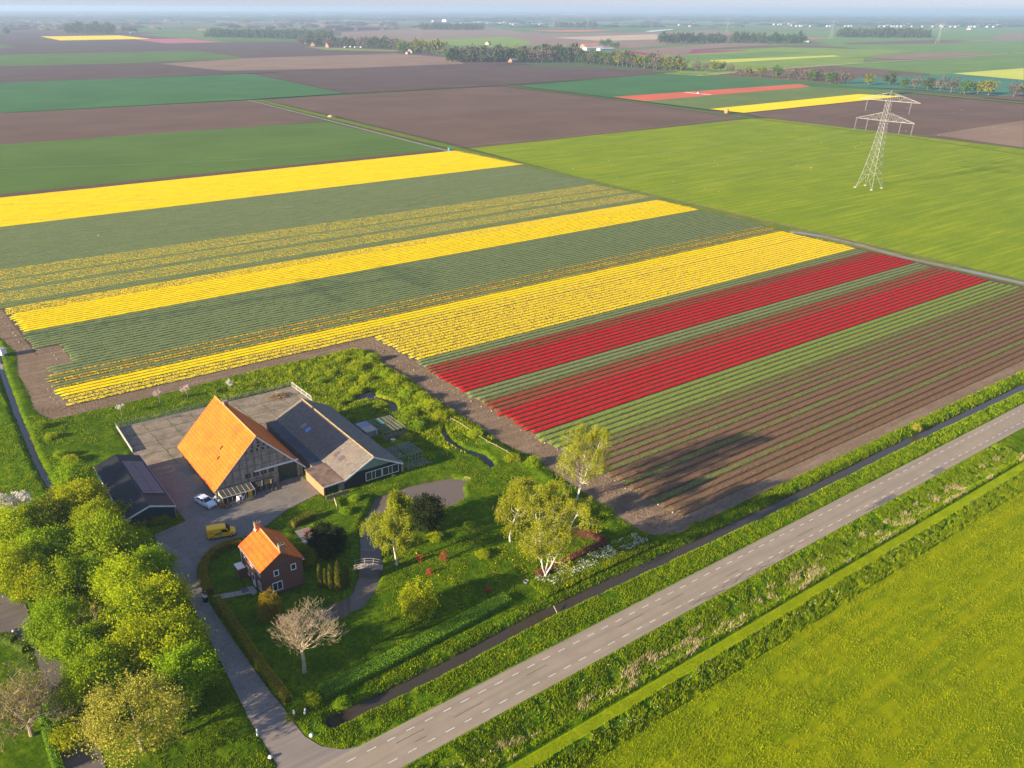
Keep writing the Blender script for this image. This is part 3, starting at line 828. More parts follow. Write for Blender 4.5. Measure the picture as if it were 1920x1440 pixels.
def brickmat(name, a, b, m, s=1.0):
    t = NT(name); o = t.obj()
    q = t.n('SeparateXYZ'); t.l(o, q.inputs[0]); cb = t.n('CombineXYZ')
    t.l(t.math('ADD', q.outputs[0], q.outputs[1]), cb.inputs[0]); t.l(q.outputs[2], cb.inputs[1])
    br = t.n('TexBrick'); t.l(cb.outputs[0], br.inputs[0]); br.inputs['Scale'].default_value = s
    br.inputs['Brick Width'].default_value = .22; br.inputs['Row Height'].default_value = .065; br.inputs['Mortar Size'].default_value = .006
    t.put(br.inputs['Color1'], a); t.put(br.inputs['Color2'], b); t.put(br.inputs['Mortar'], m)
    c = t.mix(t.ramp(t.noise(t.pos(), .8, 3), .3, .7, 0, .35), br.outputs[0], tuple(x*.6 for x in a))
    t.principled(c, .9, t.bump(br.outputs['Fac'], -.4, .01), spec=.15); return t.m
M_BRICK = brickmat('red_brown_bricks', (.165,.068,.05), (.205,.088,.062), (.15,.11,.09))
M_BRICKO = brickmat('orange_bricks', (.42,.19,.09), (.50,.25,.12), (.35,.27,.2))

def roof_slope(mb, a, b, c, d, n, lap=.055, th=.12):
    """stepped courses from eave edge a-b up to ridge edge d-c, each course lapping the one below"""
    a, b, c, d = map(Vector, (a, b, c, d)); nrm = (b-a).cross(d-a).normalized()
    if nrm.z < 0: nrm = -nrm
    for i in range(n):
        t0 = i/n; t1 = (i+1)/n
        p0 = a.lerp(d, t0); p1 = b.lerp(c, t0); q0 = a.lerp(d, min(1, t1+.15/n)); q1 = b.lerp(c, min(1, t1+.15/n))
        vs = [p0+nrm*(lap+.0), p1+nrm*(lap+.0), q1, q0, p0-nrm*.02, p1-nrm*.02]
        mb.add(vs, [(0,1,2,3), (4,5,1,0)])
    mb.add([a-nrm*th, b-nrm*th, c-nrm*th, d-nrm*th, a-nrm*.021, b-nrm*.021, c-nrm*.021, d-nrm*.021],
           [(0,3,2,1), (0,1,5,4), (1,2,6,5), (3,0,4,7)])
def window(parent, org, ux, w, h, cols=1, rows=1, fr=.08, depth=.10, frame=None, pane=None, cols_w=None):
    """a frame with its panes; org is the lower left corner, ux the wall direction, outward normal is ux x z turned out"""
    ux = Vector(ux).normalized(); nz = Vector((0, 0, 1)); nn = ux.cross(nz).normalized(); o = Vector(org)
    mb = MB(); F = frame or M_WHITE
    def P(u, v, k): return o + ux*u + nz*v + nn*k
    def slab(u0, u1, v0, v1, k0, k1, b):
        b.add([P(u0,v0,k0),P(u1,v0,k0),P(u1,v0,k1),P(u0,v0,k1),P(u0,v1,k0),P(u1,v1,k0),P(u1,v1,k1),P(u0,v1,k1)],
              [(0,1,2,3),(4,7,6,5),(0,4,5,1),(1,5,6,2),(2,6,7,3),(3,7,4,0)])
    slab(0, w, 0, fr, -.02, depth, mb); slab(0, w, h-fr, h, -.02, depth-.003, mb)
    slab(0, fr, fr, h-fr, -.02, depth-.002, mb); slab(w-fr, w, fr, h-fr, -.02, depth-.002, mb)
    cw = cols_w or [1.0/cols]*cols; us = [0]
    for q in cw: us.append(us[-1]+q*w)
    for i in range(1, len(cw)): slab(us[i]-fr*.4, us[i]+fr*.4, fr, h-fr, -.02, depth-.012, mb)
    for j in range(1, rows): slab(fr, w-fr, h*j/rows-fr*.3, h*j/rows+fr*.3, -.02, depth-.018, mb)
    f = mb.build('window', F, parent)
    for i in range(len(cw)):
        for j in range(rows):
            g = MB(); slab(us[i]+fr*.45 if i else fr, us[i+1]-fr*.45 if i < len(cw)-1 else w-fr, fr if j == 0 else h*j/rows+fr*.3, h-fr if j == rows-1 else h*(j+1)/rows-fr*.3, .004, .03, g)
            g.build('pane', pane or M_GLASS, f)
    return f

# --- the big barn
barn = thing('barn', 'tall barn with steep orange tiled roof and grey concrete panel gable', 'barn', (14.1, 61.35, 0), BR)
W, L, EZ, RZ, RX = 16.6, 20.2, 2.15, 10.25, 8.35
wl = MB()
wl.add([(.2,.0,0),(W,.0,0),(W,.0,EZ),(RX,.0,RZ-.15),(.2,.0,EZ), (.2,L,0),(W,L,0),(W,L,EZ),(RX,L,RZ-.15),(.2,L,EZ)],
       [(0,1,2,3,4),(9,8,7,6,5),(0,4,9,5),(1,6,7,2)])
wl.build('wall', M_CONC, barn)
lw = MB()
for k in range(9): lw.box(.12, .198, .4+k*2.2, 1.9+k*2.2, .2, 1.95)
lw.build('side_panel', M_PLASTER, barn)
for k in range(10):
    MB().box(.0, .199, -.02+k*2.2, .28+k*2.2, 0, 2.1).build('wall_post', M_GREYW, barn)
MB().box(.06,.197, 3.6,4.3, .1,1.9).build('side_door', M_YDOOR, barn)
MB().box(.06,.197, .9,2.9, .1,2.0).build('side_door', flat('blue_grey_door', (.07,.10,.13), .7), barn)
for s in (-1, 1):
    ex = -.38 if s < 0 else W+.55
    ez = RZ - (RX-ex if s < 0 else ex-RX)*((RZ-EZ)/(RX-.2))
    m = MB(); roof_slope(m, (ex,-.25,ez), (ex,L+.25,ez), (RX,L+.25,RZ), (RX,-.25,RZ), 34)
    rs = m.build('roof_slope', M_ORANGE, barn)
    g = MB(); g.tube([(ex-.06*s*-1,-.25,ez-.06),(ex-.06*s*-1,L+.25,ez-.06)], .07); g.build('gutter', M_DARK if s < 0 else M_PVC, barn)
    b_ = MB().bar((ex, -.27, ez-.10), (RX, -.27, RZ-.10), .05, .26)
    b_.build('barge_board', M_WHITE if s > 0 else M_GREYW, barn)
    if s < 0:
        for (u, yy) in ((.52, 6.9), (.38, 5.6)):
            x = ex+(RX-ex)*u; z = ez+(RZ-ez)*u
            MB().bar((x-.28, yy, z-.28+.1), (x+.28, yy, z+.28+.1), .4, .06, up=(1,0,-1)).build('roof_window', M_DARK, barn)
rc = MB().tube([(RX,-.28,RZ+.02),(RX,L+.28,RZ+.02)], .13, 6); rc.build('ridge_cap', flat('ridge_tiles', (.62,.30,.12), .8), barn)
ch = MB().box(RX-.05, RX+.75, 15.2, 16.0, 8.9, 10.9).build('chimney', M_BRICKO, barn)
MB().box(RX-.12, RX+.82, 15.13, 16.07, 10.9, 11.02).build('chimney_cap', M_CONCD, ch)
# gable grid of concrete posts and rails
def gz(x): return EZ+(x-.2)*(RZ-.15-EZ)/(RX-.2) if x < RX else EZ+(W-x)*(RZ-.15-EZ)/(W-RX)
for k in range(12):
    x = .5+k*1.42
    if x > W-.4: break
    zt = gz(x)-.35; z0 = 3.75 if 10.3 < x < 15.6 and x < 15.5 and x > 11.6 else 0
    MB().box(x-.07, x+.07, -.09, -.002, z0, zt).build('gable_post', M_CONCD, barn)
for z in (1.9, 4.55, 6.15, 7.3):
    half = (RZ-.15-z)/((RZ-.15-EZ)/(RX-.2)) if z > EZ else 8.1
    x0, x1 = RX-half+.3, RX+half-.3
    if z < 2: x1 = 11.4
    MB().box(x0, x1, -.06, -.0025, z-.06, z+.06).build('gable_rail', M_CONCD, barn)
# openings in the panel joints, rows of round and square holes near the top
ring = MB(); ring.tube([(.17*math.cos(a*math.pi/5), 0, .17*math.sin(a*math.pi/5)) for a in range(11)], .045, 5, cap=False)
ring_me = ring.mesh('vent_ring', M_PLASTER); sq_me = MB().box(-.19, .19, -.012, .0, -.19, .19).mesh('vent_hole', M_DARK)
for r_, (z, n) in enumerate(((7.62, 9), (8.28, 6), (8.92, 4), (9.45, 2))):
    for k in range(n):
        x = RX + (k-(n-1)/2)*.53
        if (k+r_) % 2 == 0: link('vent_hole', sq_me, barn, (x, -.004, z))
        else: link('vent_ring', ring_me, barn, (x, -.02, z))
for k in range(4):
    window(barn, (5.55+k*1.5, -.004, 2.42), (1,0,0), 1.05, .95, 3, 2, .07, .05, M_CONCD, M_DARK)
for k in range(3): MB().box(.75+k*.55, 1.1+k*.55, -.03, -.004, 1.35, 1.7).build('vent_hole', M_DARK, barn)
MB().box(1.6, 5.2, -.05, -.004, 2.1, 2.5).build('lintel', M_CONC, barn)
MB().box(7.3, 15.75, -.34, -.06, 3.42, 3.68).build('door_rail', M_WHITE, barn)
dd = MB().box(11.85, 15.45, -.16, -.05, .05, 3.38).build('sliding_door', M_DGREEN, barn)
MB().box(13.6, 13.66, -.19, -.16, 1.0, 1.3).build('handle', M_PVC, dd)

# --- glass lean-to along the gable
lean = thing('glass_lean_to', 'weathered white glass lean-to with yellow door against the barn gable', 'lean-to', (14.35, 61.15, 0), BR)
fm = MB()
n = 8; LW = 5.9; D = 2.45; FZ, BZ = 1.45, 1.75
for k in range(n):
    x = k*LW/(n-1)
    fm.bar((x, -D, FZ), (x, -.1, BZ), .075, .09)
fm.bar((0,-D,FZ),(LW,-D,FZ), .1, .12); fm.bar((0,-.12,BZ),(LW,-.12,BZ), .08)
fm.bar((0,-D,.12),(LW,-D,.12), .12, .1)
fm.build('roof_frame', flat('old_white_frame', (.50,.46,.38), .8, .2, 4), lean)
for k in list(range(n)):
    x = k*LW/(n-1)
    MB().box(x-.05, x+.05, -D-.05, -D+.05, 0, FZ-.06).build('post', bpy.data.materials['old_white_frame'], lean)
for k in range(n-1):
    x0 = k*LW/(n-1)+.045; x1 = (k+1)*LW/(n-1)-.045; y0, y1 = -D+.03, -.2
    gl = MB(); gl.add([(x0,y0,FZ+.01),(x1,y0,FZ+.01),(x1,y1,BZ),(x0,y1,BZ),(x0,y0,FZ+.03),(x1,y0,FZ+.03),(x1,y1,BZ+.02),(x0,y1,BZ+.02)], [(0,3,2,1),(4,5,6,7),(0,1,5,4),(1,2,6,5),(2,3,7,6),(3,0,4,7)])
    gl.build('roof_pane', glass_mat('dusty_glass', (.07,.07,.06)) if k == 0 else bpy.data.materials['dusty_glass'], lean)
for x in (0.0,):
    sd = MB(); sd.add([(x,-D+.05,.0),(x,-.15,0),(x,-.15,BZ-.1),(x,-D+.05,FZ-.1),(x+.04,-D+.05,.0),(x+.04,-.15,0),(x+.04,-.15,BZ-.1),(x+.04,-D+.05,FZ-.1)], [(0,3,2,1),(4,5,6,7),(2,3,7,6)])
    sd.build('end_wall', flat('cream_boards', (.60,.50,.27), .8, .15, 4), lean)
MB().box(4.62, 5.32, -D-.11, -D-.051, .03, FZ-.08).build('door', M_YDOOR, lean)
mb = MB(); mb.box(.1, LW-1.4, -D+.06, -D+.12, 0.0, .45); mb.build('low_wall', flat('dark_base', (.09,.085,.075), .9, .2), lean)
# open store beside it
store = thing('open_store', 'dark open log store with rough posts between the glass lean-to and the barn door', 'shed', (20.45, 60.95, 0), BR)
mb = MB(); mb.add([(0,-1.75,1.25),(4.5,-1.75,1.25),(4.5,-.05,1.5),(0,-.05,1.5),(0,-1.75,1.31),(4.5,-1.75,1.31),(4.5,-.05,1.56),(0,-.05,1.56)], [(0,3,2,1),(4,5,6,7),(0,1,5,4),(1,2,6,5),(2,3,7,6),(3,0,4,7)])
mb.build('roof', flat('dark_roofing_felt', (.045,.045,.045), .9, .2, 2), store)
for k in range(5): MB().box(.05+k*1.07, .17+k*1.07, -1.75, -1.63, 0, 1.25).build('post', M_GREYW, store)
MB().bar((1.4,-1.9,1.36),(2.0,-.4,1.6), .12, .05).build('roof_batten', M_GREYW, store)
MB().bar((3.1,-1.9,1.36),(3.5,-.9,1.53), .12, .05).build('roof_batten', M_YDOOR, store)
for k in range(5):
    MB().box(.4+k*.8, .52+k*.8, -2.5-.05*k, -2.38-.05*k, 0, .62).build('picket', M_GREYW, store)

# --- long low house-barn with the weathered roof
gb = thing('long_barn', 'long low barn with weathered grey sheet roof, white barge boards and black boarded gable', 'barn', (34.15, 51.1, 0), BR)
W2, L2, E2z, R2z, R2x = 11.75, 30.2, 2.25, 5.25, 5.95
mb = MB(); mb.add([(.1,0,0),(W2,0,0),(W2,0,E2z),(R2x,0,R2z-.1),(.1,0,E2z),(.1,L2,0),(W2,L2,0),(W2,L2,E2z),(R2x,L2,R2z-.1),(.1,L2,E2z)],
       [(0,1,2,3,4),(9,8,7,6,5),(0,4,9,5),(1,6,7,2)])
mb.build('wall', M_BLACKW, gb)
# black boards as separate planks in the gable
z = .35
mb = MB(); mb.add([(1.05,-.03,3.02),(10.15,-.03,3.02),(R2x,-.03,R2z-.22),(1.05,-.001,3.02),(10.15,-.001,3.02),(R2x,-.001,R2z-.22)], [(0,1,2),(3,5,4),(0,3,4,1),(1,4,5,2),(2,5,3,0)])
mb.build('gable_panel', M_PALEG, gb)
for k in range(14):
    z = .12+k*.2
    x0 = .12; x1 = W2-.02
    if z+.18 > E2z: x0 = .1+(z+.2-E2z)/((R2z-E2z)/R2x)+.1; x1 = W2-(z+.2-E2z)/((R2z-E2z)/(W2-R2x))-.1
    MB().box(x0, x1, -.035 if k % 2 else -.028, -.001, z, z+.185).build('board', M_BLACKW, gb)
window(gb, (4.25, -.04, .62), (1,0,0), 3.35, 1.75, 3, 1, .1, .08, cols_w=[.38, .22, .40])
window(gb, (7.72, -.04, .62), (1,0,0), 3.45, 1.75, 3, 1, .1, .08, cols_w=[.38, .22, .40])
for s in (-1, 1):
    ex = -.25 if s < 0 else W2+.25; ez = E2z-.1
    m = MB(); roof_slope(m, (ex,-.35,ez), (ex,L2+.2,ez), (R2x,L2+.2,R2z), (R2x,-.35,R2z), 5, .02, .07)
    m.build('roof_slope', M_SHEET, gb)
    MB().bar((ex, -.38, ez-.08), (R2x, -.38, R2z-.08), .07, .28).build('barge_board', M_WHITE, gb)
MB().tube([(R2x,-.3,R2z+.03),(R2x,L2+.2,R2z+.03)], .12, 6).build('ridge_cap', flat('ridge_lichen', (.40,.28,.12), .9, .25, 2), gb)
SKYL = flat('roof_light', (.13,.10,.10), .4, .15); SKYB = flat('roof_light_blue', (.16,.30,.60), .3, .1); SKYP = flat('roof_light_pale', (.30,.25,.26), .5, .1)
for k in range(9):
    y = 21.3-k*2.05; u0, u1 = .33, .50
    if k == 0: m_ = SKYP
    elif k == 1: m_ = SKYB
    else: m_ = SKYL
    def RP(u, yy, up=.05): return (-.25+(R2x+.25)*u-.02, yy, E2z-.1+(R2z-E2z+.1)*u+up)
    mb = MB(); mb.add([RP(u0,y),RP(u1,y),RP(u1,y+1.05),RP(u0,y+1.05),RP(u0,y,.0),RP(u1,y,.0),RP(u1,y+1.05,.0),RP(u0,y+1.05,.0)], [(3,2,1,0),(0,1,5,4),(1,2,6,5),(2,3,7,6),(3,0,4,7)])
    mb.build('roof_light', m_, gb)
MB().tube([(W2+.05,-.05,0),(W2+.05,-.05,2.1)], .05).build('downpipe', M_PVC, gb)
MB().box(W2+.0, W2+.5, -.02, 1.0, 0, 2.2).build('corner_wall', M_CONC, gb)
# low link roof at the front and the flat felt roof between the two barns
lk = MB(); lk.add([(-4.3,-.3,2.12),(-.2,-.35,2.3),(-.2,7.6,2.3),(-4.3,7.6,2.12),(-4.3,-.3,2.0),(-.2,-.35,2.18),(-.2,7.6,2.18),(-4.3,7.6,2.0)], [(0,1,2,3),(7,6,5,4),(0,4,5,1),(1,5,6,2),(2,6,7,3),(3,7,4,0)])
lk.build('porch_roof', flat('rusty_brown_sheets', (.20,.13,.095), .9, .25, .8, bump=.5), gb)
MB().bar((-4.35,-.38,2.08),(-.2,-.42,2.27), .06, .22).build('barge_board', M_WHITE, gb)
MB().box(-4.15, -3.9, 0.0, 7.4, 0, 1.98).build('side_wall', M_BRICKO, gb)
MB().box(-3.88, -1.2, .3, .42, 0, 1.98).build('porch_door', M_DGREEN, gb)
MB().box(-1.2, -.0, .1, .4, 0, 1.98).build('corner_wall', M_CONCD, gb)
MB().box(-4.4, .1, -1.35, -1.2, 0, .85).build('garden_wall', M_CONCD, gb)
MB().box(-2.55, .05, 7.62, L2-.6, 2.02, 2.16).build('felt_roof', flat('black_felt', (.045,.048,.055), .55, .25, .4), gb)
MB().box(-2.5, -2.3, 7.7, L2-.6, 0, 2.0).build('link_wall', M_CONCD, gb)
tag(sheet('garden_paving', [(38,50.5),(34.0,50.4),(34.0,49.6),(53.0,49.6-.4),(53.0,50.2),(46.3,50.7)], .07, bpy.data.materials['path_gravel']), kind='structure')

# --- dark shed with solar panels
sh = thing('dark_shed', 'dark blue-black shed with solar panels on its shallow roof', 'shed', (-1.7, 59.75, 0), BR)
W3, L3, E3, R3, RX3 = 7.75, 21.3, 2.55, 3.85, 3.85
M_SHEDW = flat('shed_blue_boards', (.018,.042,.06), .5, .1, 2); M_SHEDR = flat('shed_roofing', (.022,.022,.025), .5, .2, .5, spec=.15)
mb = MB(); mb.add([(0,0,0),(W3,0,0),(W3,0,E3),(RX3,0,R3-.05),(0,0,E3),(0,L3,0),(W3,L3,0),(W3,L3,E3),(RX3,L3,R3-.05),(0,L3,E3)],
       [(0,1,2,3,4),(9,8,7,6,5),(0,4,9,5),(1,6,7,2)]); mb.build('wall', M_SHEDW, sh)
for k in range(19):
    x = .02+k*.405; zt = min(gzz for gzz in (E3+(x)*(R3-E3)/RX3, E3+(W3-x)*(R3-E3)/(W3-RX3)))-.12
    MB().box(x, x+.39, -.03, -.001, .02, zt).build('board', M_SHEDW, sh)
for s in (-1, 1):
    ex = -.3 if s < 0 else W3+.3; ez = E3-.08
    m = MB(); roof_slope(m, (ex,-.2,ez), (ex,L3+.2,ez), (RX3,L3+.2,R3), (RX3,-.2,R3), 4, .015, .06); m.build('roof_slope', M_SHEDR, sh)
    MB().bar((ex, -.23, ez-.06), (RX3, -.23, R3-.06), .05, .27).build('barge_board', M_WHITE, sh)
    MB().tube([(ex, -.2, ez-.02), (ex, L3+.2, ez-.02)], .06).build('gutter', M_PVC, sh)
MB().tube([(W3+.1,-.1,0),(W3+.1,-.1,2.4)], .05).build('downpipe', M_PVC, sh)
M_SOLAR = flat('solar_cell', (.10,.082,.095), .45, .08, 2, spec=.3)
for i in range(13):
    for j in range(2):
        y = 4.6+i*1.06; u0 = .08+j*.42; u1 = u0+.405
        def SP(u, yy, up): return (RX3+(W3+.3-RX3)*u, yy, R3+(E3-.08-R3)*u+up)
        mb = MB(); mb.add([SP(u0,y,.1),SP(u1,y,.1),SP(u1,y+1.02,.1),SP(u0,y+1.02,.1),SP(u0,y,.04),SP(u1,y,.04),SP(u1,y+1.02,.04),SP(u0,y+1.02,.04)], [(0,1,2,3),(0,4,5,1),(1,5,6,2),(2,6,7,3),(3,7,4,0)])
        mb.build('solar_panel', M_SOLAR, sh)
MB().box(-.04, -.001, 16.5, 17.6, .1, 2.1).build('side_door', M_WHITE, sh)

# --- the brick house
ho = thing('brick_house', 'small two-storey brick house with orange tiled roof and two chimneys', 'house', (9.0, 30.25, 0), BR)
W4, L4, E4, R4, RX4 = 6.35, 8.25, 4.95, 7.15, 3.15
mb = MB(); mb.add([(0,0,0),(W4,0,0),(W4,0,E4),(RX4,0,R4-.08),(0,0,E4),(0,L4,0),(W4,L4,0),(W4,L4,E4),(RX4,L4,R4-.08),(0,L4,E4)],
       [(0,1,2,3,4),(9,8,7,6,5),(0,4,9,5),(1,6,7,2)]); mb.build('wall', M_BRICK, ho)
MB().box(-.03, W4+.03, -.03, L4+.03, 0, .28).build('plinth', M_DARK, ho)
for s in (-1, 1):
    ex = -.28 if s < 0 else W4+.28; ez = E4-.12
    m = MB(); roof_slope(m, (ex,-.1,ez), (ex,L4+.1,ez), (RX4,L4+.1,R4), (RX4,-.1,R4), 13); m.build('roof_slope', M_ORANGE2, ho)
    MB().bar((ex-.0, -.05, ez-.07), (ex, L4+.05, ez-.07), .14, .12).build('gutter', M_PVC, ho)
MB().tube([(RX4,-.1,R4+.02),(RX4,L4+.1,R4+.02)], .11, 6).build('ridge_cap', bpy.data.materials['ridge_tiles'], ho)
for y, x in ((.02, RX4+.35), (L4-.75, RX4-.3)):
    c_ = MB().box(x-.45, x+.45, y, y+.62, R4-1.0, R4+1.05).build('chimney', M_BRICKO, ho)
    MB().box(x-.5, x+.5, y-.05, y+.67, R4+1.05, R4+1.14).build('chimney_cap', M_CONCD, c_)
    for q in (-.2, .2): MB().lathe([(.11,0),(.11,.22),(.09,.24)], 8, (x+q, y+.31, R4+1.14)).build('chimney_pot', M_DARK, c_)
    MB().bar((x-.55, y+.3, R4-.2), (x-.25, y+.3, R4+.05), .7, .04).build('flashing', M_WHITE, c_)
window(ho, (1.75, -.004, 3.35), (1,0,0), .82, 1.05, 1, 1, .13, .07)
window(ho, (4.45, -.004, 3.4), (1,0,0), .85, 1.1, 1, 1, .13, .07)
window(ho, (1.35, -.004, .75), (1,0,0), 1.6, 1.55, 2, 1, .12, .07)
for y, z, h in ((.7,3.45,1.1),(3.4,3.45,1.1),(6.2,3.45,1.1),(.8,.8,1.5),(5.4,.8,1.5)):
    window(ho, (-.004, y+1.15, z), (0,-1,0), 1.15, h, 2, 1, .1, .07)
dr = MB().box(-.06, -.003, 3.25, 4.35, .15, 2.35).build('front_door', M_WHITE, ho)
MB().box(-.08, -.061, 3.45, 4.15, 1.2, 2.15).build('door_glass', M_GLASS, dr)
MB().box(-.10, -.062, 4.22, 4.28, 1.05, 1.12).build('handle', M_PVC, dr)
window(ho, (4.9, L4+.004, 3.4), (-1,0,0), 1.0, 1.1, 1, 1, .12, .07)
MB().tube([(-.2,L4-.1,4.8),(-.12,L4-.1,4.5),(-.12,L4-.1,.1)], .045).build('downpipe', M_WHITE, ho)
MB().box(W4+.05, W4+.3, -.12, .1, E4-.3, E4-.15).build('gutter_end', M_WHITE, ho)
MB().bar((RX4+1.3,5.0,R4-.92+.1),(RX4+1.7,5.0,R4-1.2+.1), .5, .05, up=(-1,0,1)).build('roof_window', M_PVC, ho)
MB().box(-1.5, -.3, 6.3, 8.0, 2.0, 2.12).build('porch_roof', M_WHITE, ho)
MB().box(-1.4, -.02, 6.4, 7.9, 0.0, 1.99).build('porch_wall', M_BRICK, ho)
mb = MB(); mb.box(-1.15, -.04, -1.2, 6.3, .0, .075); mb.box(-.03+W4*.4, W4+1.2, -1.0, -.04, 0, .075); mb.box(W4+.04, W4+1.2, -.04, L4, 0, .07)
mb.build('doorstep_paving', flat('paving_slab', (.33,.31,.30), .9, .12, 2), ho)
MB().box(-2.2, -1.16, 3.1, 4.4, 0, .09).build('doorstep', flat('blue_stone', (.10,.11,.14), .7, .1), ho)

# --- fences round the concrete yard
def fence(label, a, b, h, step, mat, parts=('post', 'rail')):
    a = Vector(a); b = Vector(b); f = thing('fence', label, 'fence', (a.x, a.y, 0), 0, None)
    d = b-a; L_ = d.length; d.normalize(); n = max(2, int(round(L_/2.6)))
    for k in range(n+1):
        q = d*(L_*k/n)
        MB().box(q.x-.05, q.x+.05, q.y-.05, q.y+.05, 0, h+.03).build('post', mat, f)
    for z in (h, .18):
        MB().bar((0,0,z), (d.x*L_, d.y*L_, z), .05, .09).build('rail', mat, f)
    m = int(L_/step); sm = MB().box(-.022, .022, -.022, .022, .18, h-.045).mesh('baluster', mat)
    for k in range(m):
        q = d*(L_*(k+.5)/m); link('baluster', sm, f, (q.x, q.y, 0))
    return f
M_FENCE = flat('galvanised_fence', (.36,.35,.33), .55, .15, 3)
fence('long grey metal railing along the back edge of the concrete yard', (8.1,100.6), (47.3,99.5), 1.0, .42, M_FENCE)
f2 = thing('board_fence', 'low pale concrete edge board along the left side of the yard', 'fence', (8.1, 100.4, 0), 0)
for k in range(6):
    y0 = -k*2.15; q = -.12*k
    MB().add([(q,y0,0),(q-.1,y0-2.1,0),(q,y0-2.1,0),(q+.12,y0,0),(q,y0,.85),(q-.1,y0-2.1,.85),(q,y0-2.1,.85),(q+.12,y0,.85)], [(0,3,2,1),(4,5,6,7),(0,1,5,4),(1,2,6,5),(2,3,7,6),(3,0,4,7)]).build('board', M_FENCE, f2)
fence('short white slatted railing at the far right corner of the yard', (47.35,99.2), (47.3,89.5), 1.15, .30, flat('white_railing', (.62,.60,.55), .6, .1, 3))
f3 = thing('garden_fence', 'thin pale garden boards standing on the grass right of the brick yard', 'fence', (*at(622,925), 0), 0)
a_ = at(622,925); b_ = at(632,955)
for k in range(5):
    x = (b_[0]-a_[0])*k/4; y = (b_[1]-a_[1])*k/4
    MB().box(x-.04, x+.04, y-.04, y+.04, 0, .9).build('post', M_GREYW, f3)
MB().bar(((b_[0]-a_[0])*.55,(b_[1]-a_[1])*.55,.62),((b_[0]-a_[0]),(b_[1]-a_[1]),.62), .05, .4).build('board', flat('pale_board', (.62,.50,.42), .8), f3)
# rustic wire fence along the soil track
f4 = thing('post_fence', 'rustic post and pole fence on the grassy bank beside the soil track', 'fence', (*at(845,790), 0), 0)
pts = px([(845,790),(868,803),(890,818),(912,833),(930,842),(950,853),(975,870)]); o_ = pts[0]
for k, p in enumerate(pts):
    MB().tube([(p[0]-o_[0], p[1]-o_[1], 0), (p[0]-o_[0]+random.uniform(-.1,.1), p[1]-o_[1], 1.15)], .06).build('post', M_GREYW, f4)
    if k: MB().tube([(pts[k-1][0]-o_[0], pts[k-1][1]-o_[1], .8), (p[0]-o_[0], p[1]-o_[1], .85)], .055, 5).build('pole', flat('pale_pole', (.40,.29,.16), .9), f4)

# --- cages, frames and vegetable beds behind the long barn
def cage(label, x, y, w, d, h, nx, rz=BR, mat=None, roof=None, low=.0, nm='plant_cage', catn='cage'):
    c_ = thing(nm, label, catn, (x, y, 0), rz); mat = mat or M_FENCE
    for i in range(nx+1):
        for yy in (0, d):
            MB().box(w*i/nx-.035, w*i/nx+.035, yy-.035, yy+.035, 0, h).build('post', mat, c_)
        MB().bar((w*i/nx, 0, h), (w*i/nx, d, h), .055).build('rafter', mat, c_)
    for yy in (0, d):
        MB().bar((0, yy, h+.002), (w, yy, h+.002), .06).build('rail', mat, c_)
        MB().bar((0, yy, h*.5), (w, yy, h*.5), .035).build('rail', mat, c_)
    ny = max(2, int(d/.55))
    mb = MB()
    for j in range(1, ny): mb.bar((0, d*j/ny, h+.03), (w, d*j/ny, h+.03), .022)
    for i in range(1, nx*3): mb.bar((w*i/nx/3, 0, h+.03), (w*i/nx/3, d, h+.03), .018)
    mb.build('wire_mesh', mat, c_)
    return c_
cg = cage('large weathered cage with a green roof patch behind the long barn', 50.0, 63.6, 5.2, 6.6, 1.9, 6, mat=flat('old_cage_wood', (.30,.29,.25), .9, .2, 3))
MB().box(1.6, 2.5, 3.6, 6.5, 1.95, 1.98).build('roof_sheet', flat('green_sheet', (.14,.30,.20), .6), cg)
MB().box(-.1, 5.3, -.08, -.02, .0, 1.3).build('front_boards', M_CONCD, cg)
s_ = thing('garden_shed', 'small flat-roofed garden shed squeezed between the cage and the long barn', 'shed', (47.6, 66.0, 0), BR)
MB().box(0, 2.3, 0, 4.6, 0, 1.75).build('wall', M_GREYW, s_)
MB().box(-.12, 2.42, -.12, 2.2, 1.75, 1.83).build('roof', flat('pale_shed_roof', (.46,.38,.30), .8, .15), s_)
MB().box(-.12, 2.42, 2.22, 4.8, 1.72, 1.79).build('roof', flat('blue_shed_roof', (.26,.27,.36), .6, .15), s_)
cage('left of the two pale frames beside the gable end, smaller and lower', 46.6, 54.2, 2.3, 4.6, 1.25, 4)
cage('taller pale greenhouse frame to the right of the small one beside the gable', 49.2, 53.2, 3.0, 4.9, 1.7, 4)
vb = thing('garden_grid', 'low grid of pale bars over a vegetable bed at the end of the paving', 'trellis', (47.4, 50.6, 0), BR)
for k in range(13): MB().bar((.4*k, 0, .42), (.4*k, 2.4, .42), .035).build('bar', M_FENCE, vb)
for k in range(6): MB().bar((0, .48*k, .40), (4.9, .48*k, .40), .03).build('bar', M_FENCE, vb)
for x in (0, 4.9):
    for y in (0, 2.4): MB().box(x-.04, x+.04, y-.04, y+.04, 0, .42).build('post', M_FENCE, vb)
